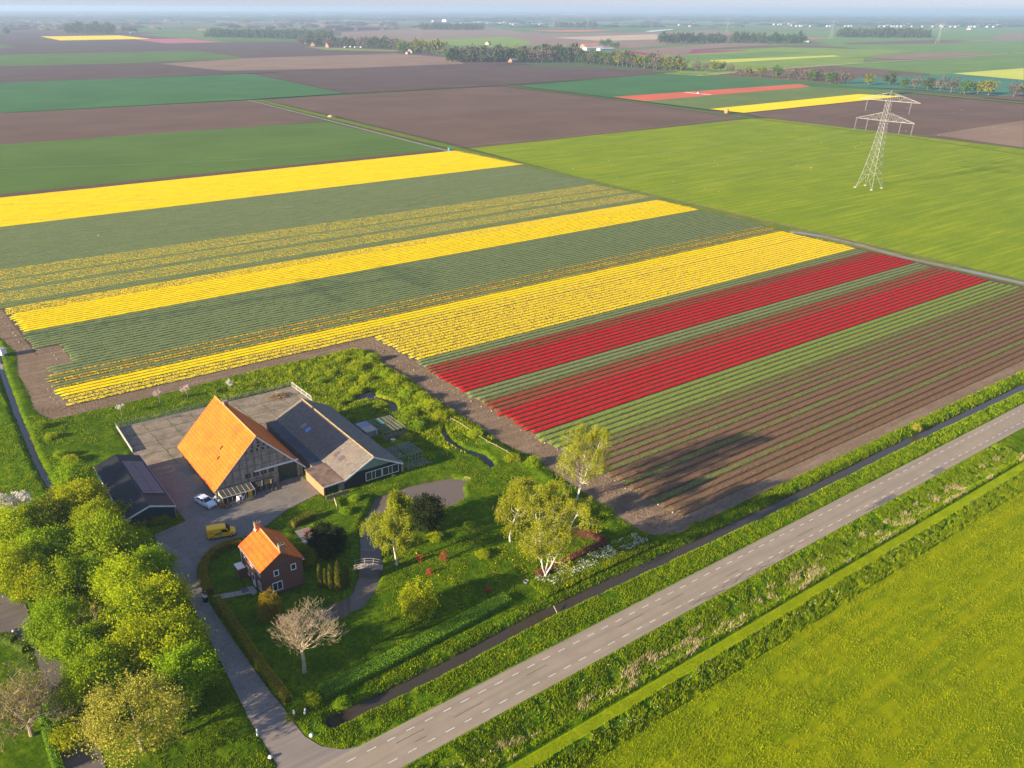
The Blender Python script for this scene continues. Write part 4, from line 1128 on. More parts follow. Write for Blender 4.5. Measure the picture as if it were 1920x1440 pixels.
# bath tub, barrel, chair and small things
def simple(name, label, cat, loc, parts, rz=0, group=None):
    t_ = thing(name, label, cat, loc, rz, group)
    for nm, mb_, mt in parts: mb_.build(nm, mt, t_)
    return t_
p = at(737,829)
simple('stone_basin', 'small round pale basin on the grass behind the barn', 'basin', (*p, 0), [('bowl', MB().lathe([(.15,.0),(.2,.35),(.45,.5),(.5,.62),(.42,.6),(.3,.52)], 12), M_WHITE)])
p = at(707,822)
simple('folded_parasol', 'folded pale blue parasol standing beside the long barn roof', 'parasol', (*p, 0), [('pole', MB().tube([(0,0,0),(0,0,2.5)], .03), M_GREYW), ('canopy', MB().lathe([(.2,1.0),(.16,1.6),(.03,2.45)], 8), flat('pale_blue_cloth', (.35,.48,.62), .8))])
p = at(736,892)
simple('white_bowl', 'white bowl lying on the grass edge below the gable windows', 'bowl', (*p, .05), [('bowl', MB().lathe([(.05,0),(.25,.05),(.36,.2),(.3,.18)], 10), M_WHITE), ('handle', MB().tube([(.36,0,.15),(.5,0,.22),(.58,.05,.2)], .04), M_WHITE)])
p = at(986,1094)
simple('water_trough', 'small dark grey tub on the lawn left of the forked birch', 'tub', (*p, 0.1), [('tub', MB().lathe([(.3,0),(.38,.4),(.33,.38),(.28,.1)], 10), flat('zinc', (.22,.24,.26), .5)), ('rim', MB().tube([(.38*math.cos(a), .38*math.sin(a), .4) for a in np.linspace(0, 6.28, 13)], .025, 5), M_PVC)])
# cows made of painted plaster
def cow(label, loc, rz, rear=None):
    c_ = thing('cow_statue', label, 'cow statue', loc, rz, 'painted cow statues by the barn')
    V_ = [(-.75,0,1.05),(-.3,0,1.02),(.25,0,1.03),(.62,0,1.12),(.9,0,1.32),(1.18,0,1.28),(1.38,0,1.16)]
    E_ = [(i, i+1) for i in range(6)]
    rad = [.30,.36,.36,.30,.17,.15,.09]
    for sx, sy in ((-.68,.2),(-.68,-.2),(.5,.19),(.5,-.19)):
        b = len(V_); root = 0 if sx < 0 else 3
        V_ += [(sx, sy, .78), (sx+(-.08 if sx < 0 else .02), sy, .42), (sx, sy, .03)]; rad += [.15,.075,.07]
        E_ += [(root, b), (b, b+1), (b+1, b+2)]
    me = bpy.data.meshes.new('body'); me.from_pydata(V_, E_, []); me.materials.append(M_COW)
    o = link('body', me, c_); sk = o.modifiers.new('skin', 'SKIN'); o.modifiers.new('sub', 'SUBSURF').levels = 1; o.modifiers[-1].render_levels = 1
    for i, v in enumerate(me.skin_vertices[0].data): v.radius = (rad[i], rad[i]); v.use_root = (i == 1)
    for s in (-1, 1):
        MB().tube([(1.12, .1*s, 1.36), (1.1, .2*s, 1.4), (1.13, .24*s, 1.5)], [.035,.03,.012]).build('horn', M_WHITE, c_)
        MB().add([(1.05,.1*s,1.33),(1.02,.3*s,1.36),(1.0,.28*s,1.26),(1.03,.28*s,1.31)], [(0,1,2),(0,3,1),(0,2,3),(1,3,2)]).build('ear', M_DARK, c_)
    MB().tube([(-.98,0,1.15),(-1.08,0,.9),(-1.07,0,.5)], [.03,.025,.04]).build('tail', M_WHITE, c_)
    MB().lathe([(.05,0),(.13,.06),(.1,.16)], 8, (-.45,0,.62)).build('udder', flat('udder_pink', (.6,.36,.32), .7), c_)
    return c_
tt = NT('cow_patches'); vv = tt.n('TexNoise'); tt.l(tt.obj(), vv.inputs[0]); vv.inputs['Scale'].default_value = 1.9; vv.inputs['Detail'].default_value = 1
tt.principled(tt.mix(tt.math('GREATER_THAN', vv.outputs[0], .53), (.80,.78,.76), (.02,.02,.022)), .5)
M_COW = tt.m
cow('life-size black and white cow statue standing in front of the lean-to', (17.3, 58.1, 0), R(20))
cow('black and white cow statue half hidden between the car and the lean-to corner', (13.65, 59.8, 0), R(-70))
simple('wooden_barrel', 'brown wooden half barrel planter at the lean-to corner', 'barrel', (13.95, 58.35, 0), [
    ('staves', MB().lathe([(.42,0),(.52,.3),(.5,.55),(.45,.54),(.4,.4)], 12), flat('barrel_wood', (.30,.13,.04), .7, .2)),
    ('hoop', MB().tube([(.53*math.cos(a), .53*math.sin(a), .3) for a in np.linspace(0, 6.283, 15)], .025, 5), M_DARK)])
simple('garden_cart', 'small brown wooden garden cart with wheels beside the barrel', 'cart', (14.65, 57.75, 0), [
    ('box', MB().box(-.5,.5,-.3,.3,.3,.34).box(-.5,.5,-.3,-.26,.34,.6).box(-.5,.5,.26,.3,.34,.6).box(-.5,-.46,-.26,.26,.34,.6).box(.46,.5,-.26,.26,.34,.6), bpy.data.materials['barrel_wood']),
    ('wheel', MB().tube([(.3+.2*math.cos(a), -.36, .22+.2*math.sin(a)) for a in np.linspace(0, 6.283, 13)], .03, 5), M_DARK),
    ('wheel', MB().tube([(.3+.2*math.cos(a), .36, .22+.2*math.sin(a)) for a in np.linspace(0, 6.283, 13)], .03, 5), M_DARK),
    ('handle', MB().tube([(-.5,0,.35),(-1.0,0,.7)], .02), M_DARK)], R(30))
p = at(585,1000)
pt = simple('picnic_table', 'reddish wooden picnic table on the small patio beside the dark round bush', 'picnic table', (*at(577,1002), 0), [], R(-2))
RW = flat('red_wood', (.36,.13,.09), .8, .2, 4)
for k in range(4): MB().box(-.7, .7, -.34+k*.175, -.18+k*.175, .70, .74).build('plank', RW, pt)
for s in (-1, 1):
    MB().box(-.7, .7, s*.62-.12, s*.62+.12, .42, .46).build('seat', RW, pt)
    MB().bar((s*.5, -.62, .02), (s*.5, -.1, .7), .06).build('leg', RW, pt); MB().bar((s*.5, .62, .02), (s*.5, .1, .7), .06).build('leg', RW, pt)
    MB().bar((s*.5, -.7, .4), (s*.5, .7, .4), .05, .07).build('crossbar', RW, pt)
# litter bin pair by the drive
bx = simple('wheelie_bin', 'black wheelie bin standing by the gap in the drive hedge', 'bin', (*at(386,1129), 0), [
    ('body', MB().add([(-.22,-.25,.06),(.22,-.25,.06),(.22,.25,.06),(-.22,.25,.06),(-.29,-.33,1.0),(.29,-.33,1.0),(.29,.33,1.0),(-.29,.33,1.0)], [(0,3,2,1),(4,5,6,7),(0,1,5,4),(1,2,6,5),(2,3,7,6),(3,0,4,7)]), M_DARK),
    ('lid', MB().box(-.31,.31,-.36,.36,1.0,1.07), M_PVC), ('wheel', MB().lathe([(.0,-.03),(.1,-.03),(.1,.03),(.0,.03)], 10, (.2,.3,.1)), M_DARK), ('wheel', MB().lathe([(.0,-.03),(.1,-.03),(.1,.03),(.0,.03)], 10, (-.2,.3,.1)), M_DARK)], R(20))
simple('letter_box', 'dark letter box on a post with a pale number plate just above the bin', 'letter box', (*at(384,1121), 0), [
    ('post', MB().box(-.05,.05,-.05,.05,0,1.0), M_DARK), ('box', MB().box(-.2,.2,-.15,.15,1.0,1.35), M_DARK), ('plate', MB().box(-.1,.1,-.165,-.151,1.1,1.25), M_WHITE)], R(30))
# white drive posts and stones
wp = MB(); wp.box(-.09,.09,-.09,.09,0,1.12); wp.add([(-.09,-.09,1.12),(.09,-.09,1.12),(.09,.09,1.12),(-.09,.09,1.12),(0,0,1.2)], [(0,1,4),(1,2,4),(2,3,4),(3,0,4)])
for (pxy, lab, tl) in (((552,1345), 'upright white post right of the drive mouth, the nearer of the pair', (0, 0)), ((571,1341), 'leaning white post right of the drive mouth, the farther of the pair', (R(4), R(7))), ((483,1381), 'white post with green band on the left edge of the drive', (R(-2), R(3)))):
    q = thing('drive_post', lab, 'post', (*at(*pxy), 0), R(10), 'white posts at the drive mouth'); q.rotation_euler = (tl[0], tl[1], R(10))
    wp.build('post', M_WHITE, q)
    band = MB().box(-.095,.095,-.095,.095,.55,.72).build('band', flat('band_green', (.25,.50,.42), .5) if tl[0] < 0 else M_WHITE, q)
for (pxy, lab) in (((584,1381), 'white painted stone on the grass right of the drive mouth'), ((507,1422), 'white painted stone on the grass left of the drive mouth')):
    st = MB().lathe([(.16,0),(.27,.1),(.28,.22),(.2,.35),(.06,.4)], 10).build('painted_stone', M_WHITE, loc=(*at(*pxy), .03), smooth=True)
    tag(st, lab, 'stone', 'white stones at the drive mouth')
# heap of brushwood in the corner of the yard
hp = MB()
for k in range(260):
    a = random.uniform(0, 6.28); r_ = random.uniform(0, 1)**.7*2.3; z = (1-r_/2.4)*random.uniform(.1, 1.1); d = random.uniform(0, 6.28)
    x, y = r_*math.cos(a)*1.2, r_*math.sin(a)*.8; l_ = random.uniform(.3, .8)
    hp.tube([(x, y, z), (x+math.cos(d)*l_, y+math.sin(d)*l_, max(.03, z+random.uniform(-.25, .3)))], .035, 3, cap=False)
tag(hp.build('brushwood_heap', flat('dry_brushwood', (.33,.22,.12), .9, .3, 3), loc=(*at(522,745), .08)), 'heap of dry brown brushwood in the far right corner of the yard', 'brushwood heap')

# --- bridges
def bridge(label, a, b, w, rise, mat, nrail=2, planks=10, z0=.12):
    a = Vector((*a, z0)); b = Vector((*b, z0)); d = b-a; L_ = d.length; ang = math.atan2(d.y, d.x)
    o = thing('foot_bridge', label, 'bridge', (a.x, a.y, 0), ang)
    def zz(u): return z0 + rise*math.sin(math.pi*u)
    for k in range(planks):
        u0, u1 = k/planks, (k+.88)/planks
        MB().add([(L_*u0,-w/2,zz(u0)),(L_*u1,-w/2,zz(u1)),(L_*u1,w/2,zz(u1)),(L_*u0,w/2,zz(u0)),(L_*u0,-w/2,zz(u0)+.05),(L_*u1,-w/2,zz(u1)+.05),(L_*u1,w/2,zz(u1)+.05),(L_*u0,w/2,zz(u0)+.05)], [(0,3,2,1),(4,5,6,7),(0,1,5,4),(1,2,6,5),(2,3,7,6),(3,0,4,7)]).build('plank', mat, o)
    for s in (-1, 1):
        for r_ in range(nrail):
            h = .45+.45*r_
            MB().tube([(L_*u, s*w/2, zz(u)+h) for u in np.linspace(0, 1, 7)], .035, 5).build('hand_rail', mat, o)
        for u in ((.03, .35, .65, .97) if nrail else ()):
            MB().box(L_*u-.04, L_*u+.04, s*w/2-.04, s*w/2+.04, zz(u)-.2, zz(u)+.92).build('post', mat, o)
    return o
M_BRW = flat('bridge_wood', (.36,.31,.27), .9, .2, 4)
bridge('arched wooden footbridge with railings over the stream', at(664,1066), at(719,1066), 1.3, .45, M_BRW)
tag(MB().tube([(*at(674,1029), -.12), (*at(700,1031), -.1), (*at(716,1026), .05)], [.05,.06,.05], 6).build('fallen_branch', M_BRW), 'thin pale branch lying across the stream above the arched bridge', 'branch')
bridge('tiny plank footbridge at the right end of the pond', at(872,893), at(892,900), .7, .03, flat('new_wood', (.50,.32,.21), .8, .15), 0, 8, .02)
bridge('second small timber sill bridge just behind the pond outlet', at(890,884), at(908,889), .8, .02, bpy.data.materials['new_wood'], 0, 5, .02)
ft = at(1038,1137); gt = at(1046,1146)
tag(MB().tube([(*ft, .1), (*gt, -.5)], .07, 6).build('culvert_pipe', M_BRW), 'thin pale pipe sticking out over the roadside ditch', 'pipe')

# ------------------------------------------------------------------ vehicles
def loft(mb, secs, close=True):
    """secs: list of rings (same count) of points"""
    n = len(secs[0]); b = len(mb.v)
    for s in secs: mb.v += [tuple(map(float, q)) for q in s]
    for i in range(len(secs)-1):
        for k in range(n):
            mb.f.append((b+i*n+k, b+i*n+(k+1)%n, b+(i+1)*n+(k+1)%n, b+(i+1)*n+k)); mb.m.append(mb.cur)
    mb.f.append(tuple(b+n-1-k for k in range(n))); mb.f.append(tuple(b+(len(secs)-1)*n+k for k in range(n))); mb.m += [mb.cur]*2
    return mb
def ring(x, hw, z0, z1, top=.92, r_=.12):
    """cross section: straight bottom, shoulders pulled in at the top"""
    return [(x, -hw*.92, z0), (x, -hw, z0+r_), (x, -hw, z0+(z1-z0)*.6), (x, -hw*top, z1-.03), (x, -hw*top*.8, z1), (x, hw*top*.8, z1), (x, hw*top, z1-.03), (x, hw, z0+(z1-z0)*.6), (x, hw, z0+r_), (x, hw*.92, z0)]
def wheel(parent, x, y, r_=.33, w=.22):
    s = 1 if y > 0 else -1
    m = MB()
    prof = [(r_*.55, -w/2), (r_, -w/2+.03), (r_, w/2-.03), (r_*.55, w/2)]
    def rot(pr, c):
        b = len(m.v)
        for rr, t_ in pr:
            for k in range(16):
                a = 2*math.pi*k/16; m.v.append((c[0]+rr*math.cos(a), c[1]+t_, c[2]+rr*math.sin(a)))
        for i in range(len(pr)-1):
            for k in range(16): m.f.append((b+i*16+(k+1)%16, b+i*16+k, b+(i+1)*16+k, b+(i+1)*16+(k+1)%16)); m.m.append(m.cur)
        m.f.append(tuple(b+(len(pr)-1)*16+k for k in range(16))); m.f.append(tuple(b+k for k in range(16))); m.m += [m.cur]*2
    rot(prof, (x, y, r_)); wo = m.build('wheel', M_TYRE, parent)
    m = MB(); rot([(0.02, -.01), (r_*.6, -.01), (r_*.58, .02), (.05, .03)], (x, y+s*(w/2), r_)); m.build('rim', M_PVC, wo)
M_TYRE = flat('tyre', (.018,.018,.02), .8)
def paint(name, col):
    t = NT(name); t.principled(col, .4, spec=.4); return t.m
M_VAN = paint('van_yellow', (1.0,.54,.0)); M_CARP = paint('car_pale_blue', (.62,.70,.76))
M_VG = glass_mat('vehicle_glass', (.01,.014,.018))
M_RED = flat('sign_red', (.55,.02,.02), .5); M_LG = flat('leaf_green_print', (.04,.38,.10), .5)
M_LIGHT = flat('lamp_glass', (.6,.6,.6), .2); M_REDL = flat('tail_lamp', (.35,.01,.01), .3); M_PLATE = flat('number_plate', (.75,.45,.05), .5)
va = thing('delivery_van', 'yellow delivery van with green leaf print parked in the yard', 'van', (10.35, 49.85, .05), math.atan2(49.0-50.3, 12.35-8.35))
X = [(-2.3,.80,.42,1.50,.93),(-2.26,.86,.30,1.84,.90),(-1.2,.90,.28,1.90,.90),(.45,.90,.28,1.90,.90),(.72,.90,.28,1.84,.86),(1.36,.90,.28,1.10,.93),(1.95,.86,.28,.98,.90),(2.2,.76,.34,.80,.88),(2.28,.66,.42,.62,.9)]
mb = MB(); loft(mb, [ring(a, b, c, d, e) for a, b, c, d, e in X]); body = mb.build('body', M_VAN, va)
MB().add([(.80,-.72,1.80),(.80,.72,1.80),(1.40,.80,1.14),(1.40,-.80,1.14),(.83,-.72,1.82),(.83,.72,1.82),(1.43,.80,1.16),(1.43,-.80,1.16)], [(3,2,1,0),(4,7,6,5),(0,1,5,4),(1,2,6,5),(2,3,7,6),(3,0,4,7)]).build('windscreen', M_VG, va)
for s in (-1, 1):
    d0 = MB().add([(.02,s*.905,1.12),(1.18,s*.905,1.12),(.72,s*.86,1.66),(.02,s*.86,1.66),(.02,s*.915,1.12),(1.18,s*.915,1.12),(.72,s*.87,1.66),(.02,s*.87,1.66)], [(0,1,2,3),(7,6,5,4),(0,4,5,1),(1,5,6,2),(2,6,7,3),(3,7,4,0)]).build('side_window', M_VG, va)
    MB().box(1.05, 1.18, s*.92-.03 if s < 0 else .90, s*.92+.03 if s > 0 else -.90, 1.12, 1.32).build('wing_mirror', M_DARK, va)
    MB().box(2.02, 2.22, s*.62-.14, s*.62+.14, .72, .86).build('headlight', M_LIGHT, va)
    MB().box(-2.33, -2.28, s*.74-.07, s*.74+.07, .8, 1.3).build('tail_light', M_REDL, va)
    for x in (-1.4, 1.45): wheel(va, x, s*.80, .33)
    MB().bar((.0, s*.912, .5), (.0, s*.912, 1.1), .012, .02).build('door_seam', M_DARK, va)
MB().box(2.12, 2.33, -.78, .78, .22, .46).build('front_bumper', M_DARK, va)
MB().box(-2.38, -2.26, -.82, .82, .26, .46).build('rear_bumper', M_DARK, va)
lf = MB()
for (cx_, cz_, rx_, rz_) in ((-.75,.95,.42,.22),(-.35,1.08,.38,.20),(-.2,.86,.33,.17),(-1.05,.84,.2,.1)):
    lf.add([(cx_+rx_*math.cos(a), -.903-.002*len(lf.f), cz_+rz_*math.sin(a)+.1*math.cos(a)) for a in np.linspace(0, 6.283, 13)[:-1]], [tuple(range(12))])
lf.build('leaf_print', M_LG, va)
def letters(parent, txt, size, loc, rot, mat, shear=.25):
    cu = bpy.data.curves.new('lettering', 'FONT'); cu.body = txt; cu.size = size; cu.extrude = .003; cu.shear = shear; cu.align_x = 'CENTER'; cu.align_y = 'CENTER'
    cu.materials.append(mat); o = bpy.data.objects.new('lettering', cu); COL.objects.link(o); bpy.context.view_layer.update()
    me = bpy.data.meshes.new_from_object(o.evaluated_get(bpy.context.evaluated_depsgraph_get())); bpy.data.objects.remove(o)
    return link('lettering', me, parent, loc, rot)
letters(va, 'DHL', .34, (-1.65, -.912, 1.28), (R(90), 0, 0), M_RED)
letters(va, 'DHL', .20, (1.75, 0, 1.045), (R(-8), 0, R(90)), M_RED)
MB().box(2.30, 2.335, -.26, .26, .47, .58).build('number_plate', M_PLATE, va)
ca = thing('parked_car', 'pale blue-white saloon car parked by the barn', 'car', (11.9, 60.85, .05), math.atan2(57.9-63.6, 12.6-11.1))
mb = MB()
loft(mb, [ring(a, b, c, d, e, .1) for a, b, c, d, e in [(-2.3,.70,.45,.72,.9),(-2.22,.80,.30,.93,.92),(-1.7,.88,.22,1.02,.92),(-1.2,.89,.22,1.0,.95),(.7,.89,.22,.98,.95),(1.2,.88,.22,.95,.93),(1.9,.84,.24,.84,.9),(2.2,.74,.3,.68,.9),(2.28,.62,.4,.55,.9)]])
mb.build('body', M_CARP, ca)
def cabin(x0, x1, hw0, hw1, z0, z1, mt, nm):
    q = MB(); loft(q, [[(x0[0],-hw0,z0),(x0[0],hw0,z0),(x0[1],hw1,z1),(x0[1],-hw1,z1)], [(x1[0],-hw0,z0),(x1[0],hw0,z0),(x1[1],hw1,z1),(x1[1],-hw1,z1)]]); return q.build(nm, mt, ca)
cabin((-1.75,-1.0), (.95,.22), .80, .64, .97, 1.38, M_VG, 'windows')
MB().add([(-1.12,-.66,1.375),(.28,-.66,1.375),(.28,.66,1.375),(-1.12,.66,1.375),(-.95,-.55,1.44),(.1,-.55,1.44),(.1,.55,1.44),(-.95,.55,1.44)], [(4,5,6,7),(0,1,5,4),(1,2,6,5),(2,3,7,6),(3,0,4,7)]).build('roof', M_CARP, ca)
for s in (-1, 1):
    for a, b in (((-1.78,s*.8,.97),(-1.0,s*.65,1.39)), ((.97,s*.8,.97),(.24,s*.65,1.39)), ((-.4,s*.81,.97),(-.4,s*.655,1.38))):
        MB().bar(a, b, .07, .05).build('pillar', M_CARP, ca)
    for x in (-1.35, 1.4): wheel(ca, x, s*.78, .32)
    MB().box(2.05, 2.24, s*.58-.17, s*.58+.17, .60, .70).build('headlight', M_LIGHT, ca)
    MB().box(.72, .85, min(s*.88, s*1.04), max(s*.88, s*1.04), .98, 1.1).build('wing_mirror', M_CARP, ca)
MB().box(2.18, 2.30, -.42, .42, .46, .56).build('grille', M_DARK, ca)
MB().box(2.28, 2.315, -.26, .26, .34, .45).build('number_plate', M_PLATE, ca)
MB().box(-2.05, -1.98, -.6, .6, 1.0, 1.1).build('spoiler', M_CARP, ca)
# ------------------------------------------------------------------ vegetation
L_GREEN = leafmat('leaves_fresh_green', (.19,.31,.006), (.33,.44,.008), .42, .18)
L_YELG = leafmat('leaves_yellow_green', (.29,.37,.006), (.45,.50,.008), .42, .15)
L_PALE = leafmat('leaves_pale_yellow', (.34,.34,.035), (.50,.48,.07), .3, .1)
L_ORANGE = leafmat('leaves_orange_young', (.30,.24,.012), (.44,.34,.015), .3, .1)
L_DARK = leafmat('needles_dark', (.016,.028,.008), (.035,.05,.012), .1, .12)
L_OLIVE = leafmat('leaves_olive', (.14,.19,.008), (.24,.26,.012), .2, .12)
L_GOLD = leafmat('leaves_golden', (.22,.18,.008), (.36,.26,.012), .2, .1)
L_CYP = leafmat('needles_cypress', (.09,.11,.008), (.20,.19,.012), .15, .1)
L_BIRCH = leafmat('birch_leaves', (.25,.28,.010), (.37,.39,.018), .4, .08)
L_WHITEB = leafmat('blossom_white', (.62,.58,.50), (.85,.80,.74), .3, .05)
L_PINKB = leafmat('blossom_pink', (.55,.38,.36), (.75,.62,.58), .3, .05)
L_RED = leafmat('leaves_red', (.45,.05,.03), (.62,.14,.06), .3, .1)
L_BEECH = leafmat('beech_hedge_leaves', (.16,.06,.035), (.27,.115,.06), .15, .1)
L_HEDGE = leafmat('hedge_leaves', (.22,.20,.008), (.36,.30,.010), .2, .08)
L_HEDGEG = leafmat('green_hedge_leaves', (.13,.27,.008), (.20,.36,.010), .25, .05)
L_DRYL = leafmat('dry_reed_leaves', (.42,.34,.17), (.58,.49,.28), .25, .1)
L_GRASS = leafmat('grass_blades', (.12,.21,.004), (.27,.34,.004), .35, .12, sc_=.6)
L_GRASSY = leafmat('meadow_blades', (.22,.27,.003), (.36,.39,.004), .35, .12, sc_=.25)
L_UMB = leafmat('white_umbels', (.48,.52,.34), (.70,.72,.56), .2, .05)
L_DAND = leafmat('yellow_meadow_flowers', (.80,.50,.01), (.90,.62,.02), .2, .05)
L_FAR = leafmat('far_leaves', (.045,.07,.022), (.085,.115,.035), .2, .3, sc_=.03)
L_FARY = leafmat('far_leaves_yellow', (.16,.17,.015), (.24,.24,.02), .3, .1, sc_=.03)
L_FARB = leafmat('far_twigs', (.11,.085,.065), (.16,.13,.09), .1, .2, sc_=.03)
M_BARK = flat('bark', (.14,.11,.08), .95, .3, 3)
M_BARKY = flat('bark_lichen', (.36,.29,.17), .95, .3, 3)
M_TWIG = flat('twigs_grey_brown', (.31,.24,.155), .95, .25, 2)
M_TWIGO = flat('twigs_budding', (.46,.37,.24), .95, .3, 3)
M_BIRCHB = flat('birch_bark', (.68,.63,.56), .7, .25, 2.5)

def quads(C, U, V_):
    """diamond leaves: centres C, half axes U and V_"""
    n = len(C); P_ = np.empty((n, 4, 3)); P_[:, 0] = C-U; P_[:, 1] = C+V_; P_[:, 2] = C+U; P_[:, 3] = C-V_
    return P_.reshape(-1, 3), np.arange(n*4).reshape(-1, 4)
def unit(n):
    v = rng.normal(size=(n, 3)); return v/np.linalg.norm(v, axis=1, keepdims=True)
def leaves(C, size, asp=.6, droop=0.0):
    n = len(C); U = unit(n)
    if droop: U[:, 2] -= droop; U /= np.linalg.norm(U, axis=1, keepdims=True)
    W_ = unit(n); V_ = np.cross(U, W_); V_ /= np.linalg.norm(V_, axis=1, keepdims=True)+1e-9
    s = size*(.6+.8*rng.random((n, 1)))
    return quads(C, U*s*.5, V_*s*.5*asp)
def clump_cloud(nc, per, shape, cr, flat_=.8, shell=.55, low=-.6):
    """leaf centres gathered in clumps spread through an egg-shaped crown of radii shape"""
    d = unit(nc*3); d = d[d[:, 2] > low][:nc]; r_ = (shell+(1-shell)*rng.random(len(d))**.6)
    cc = d*r_[:, None]*np.array(shape)
    cc *= (1+.42*(rng.random((len(cc), 1))-.5))
    o = rng.normal(size=(len(cc), per, 3))*cr*np.array([1, 1, flat_])*(.6+.8*rng.random((len(cc), 1, 1)))*.5
    return (cc[:, None, :]+o).reshape(-1, 3), cc
def grow(mb, p, d, L, r_, depth, spread, tips, nb=(2, 3), up=.15, sides=5, shrink=.72, wig=.25, rmin=.008):
    """recursive limb; collects tip points"""
    p = Vector(p); d = Vector(d).normalized(); pts = [p.copy()]; k = 3
    for i in range(k):
        d = (d + Vector((random.gauss(0, wig), random.gauss(0, wig), random.gauss(0, wig)*.6+up))*.35).normalized()
        p = p + d*(L/k); pts.append(p.copy())
    mb.tube(pts, [max(rmin, r_*(1-.35*i/k)) for i in range(k+1)], max(3, sides), cap=False)
    tips.append((p.copy(), d.copy(), depth))
    if depth <= 0: return
    for i in range(random.randint(*nb)+(1 if depth > 3 else 0)):
        a = Vector((random.gauss(0, 1), random.gauss(0, 1), random.gauss(0, .7))).normalized()
        nd = (d + a*spread).normalized(); q = pts[random.choice((2, 3, 3))] if depth < 4 else pts[random.choice((1, 2, 3))]
        grow(mb, q, nd, L*shrink*random.uniform(.8, 1.15), r_*.58, depth-1, spread, tips, nb, up, max(3, sides-1), shrink, wig, rmin)

def trunk_mesh(name, H, r_, R_, mat, n=6, lean=.0):
    mb = MB(); mb.tube([(0,0,-.15),(.03,.02,H*.5),(lean,.05,H)], [r_*1.25, r_, r_*.7], 7)
    for k in range(n):
        a = 2*math.pi*k/n+random.uniform(-.3, .3); l = R_*random.uniform(.5, .85)
        z0 = H*random.uniform(.65, 1.0)
        mb.tube([(lean*.7,.03,z0),(lean+math.cos(a)*l*.5, math.sin(a)*l*.5, z0+l*.5),(lean+math.cos(a)*l, math.sin(a)*l, z0+l*.85)], [r_*.5, r_*.32, r_*.1], 5, cap=False)
    return mb.mesh(name, mat)

# near-tree prototypes, crown radius 1 at unit scale would blur the leaf size, so several real sizes
CR = {}
def crown_proto(key, R_, H0, nc, per, size, mat, cr=.9, asp=.65, low=-.5, zs=.85, shell=.5):
    C, cc = clump_cloud(nc, per, (R_, R_, R_*zs), cr, .75, shell, low)
    # long sprays reaching out of the crown break its outline
    ns = int(nc*.9); d = unit(ns); d[:, 2] = np.abs(d[:, 2])*.9-.15; L0 = R_*(.75+.3*rng.random(ns)); S = []
    for k in range(ns):
        m = 16; u = np.linspace(0, 1, m)[:, None]; S.append(d[k]*(L0[k]+u*R_*.32)*np.array([1, 1, zs])+np.array([0, 0, .25])*u+rng.normal(size=(m, 3))*.13*(1.2-u))
    C = np.concatenate([C]+S)
    C[:, 2] += H0; v, f = leaves(C, size, asp)
    CR[key] = npmesh('crown', v, f, mat)
    return CR[key]
TR = {}
for key, R_, mat, nc, per, cr, size in (('green', 3.4, L_GREEN, 120, 85, .95, .27), ('green2', 3.4, L_GREEN, 105, 90, 1.05, .25), ('yelg', 3.4, L_YELG, 130, 85, .85, .24),
                              ('yelg2', 3.4, L_YELG, 110, 90, 1.0, .23), ('olive', 3.4, L_OLIVE, 90, 80, 1.0, .26), ('orange', 3.4, L_ORANGE, 90, 60, .9, .24), ('pale', 3.9, L_PALE, 170, 85, .75, .155)):
    crown_proto(key, R_, 4.6, nc, per, size, mat, cr)
    TR[key] = trunk_mesh('trunk', 3.6, .2, R_, M_BARK if key != 'pale' else M_BARKY)
def tree(key, label, x, y, scale, group, rz=None, sz=1.0, z=0.0, cat='tree', name='broadleaf_tree'):
    t = thing(name, label, cat, (x, y, z), random.uniform(0, 6.28) if rz is None else rz, group)
    t.scale = (scale, scale, scale*sz)
    link('trunk', TR[key], t); link('crown', CR[key], t)
    return t
left = [  # crown centre in the photo, radius in photo pixels, kind, label
 (138,897,32,'green','round green tree just left of the back of the dark shed'),
 (152,938,42,'yelg','yellow-green tree beside the middle of the dark shed'),
 (176,975,38,'yelg','golden-topped tree by the near left corner of the dark shed'),
 (196,1018,54,'green2','broad fresh green tree filling the space below the dark shed'),
 (250,1020,30,'green','small green tree against the front wall of the dark shed'),
 (92,972,38,'olive','dull dark green tree behind the white blossom tree'),
 (22,992,44,'yelg2','yellowish tree at the left edge below the white blossom tree'),
 (84,1032,44,'green','bright green tree right of the yellowish edge tree'),
 (22,1068,46,'yelg2','yellow-green tree at the left edge above the neighbouring lane'),
 (70,1085,40,'yelg','yellow tree overhanging the bend of the neighbouring lane'),
 (122,1090,44,'green','deep green tree in the middle of the left wood'),
 (170,1075,36,'green2','darker green tree left of the twiggy pale one'),
 (285,1062,38,'green','green tree leaning over the drive beside the paved yard'),
 (235,1088,52,'yelg2','twiggy pale yellow-green tree in the middle of the wood'),
 (300,1130,56,'yelg','large yellow-green tree beside the drive'),
 (245,1150,54,'yelg2','large yellow-green tree left of the drive trees'),
 (110,1170,46,'green2','tall green tree above the bare brown one at the left'),
 (325,1200,56,'yelg','biggest yellow tree touching the drive half way down'),
 (265,1215,56,'yelg2','yellow-green tree in the lower middle of the wood'),
 (150,1215,44,'green','green tree left of the small bare brown tree'),
 (205,1175,36,'olive','dull olive tree behind the small bare brown tree'),
 (345,1262,52,'green','green tree at the lower right end of the wood next to the drive'),
 (185,1262,50,'green2','shaded green tree just above the big pale flowering one'),
 (150,1290,34,'green2','small green tree between the bare tree and the pale one'),
]
for i, (qx, qy, qr, key, lab) in enumerate(left):
    cz = 4.2 if qr < 45 else 5.0
    x, y = at(qx, qy, cz)
    d = math.dist((x, y, cz), CAM); Rm = qr/(FOC/(d*.93))
    s = Rm/(3.9 if key != 'pale' else 4.0)*1.16
    t_ = tree(key, lab, x, y, s, 'trees of the small wood beside the drive'); t_.location.z = max(-1.2, cz-4.6*s)
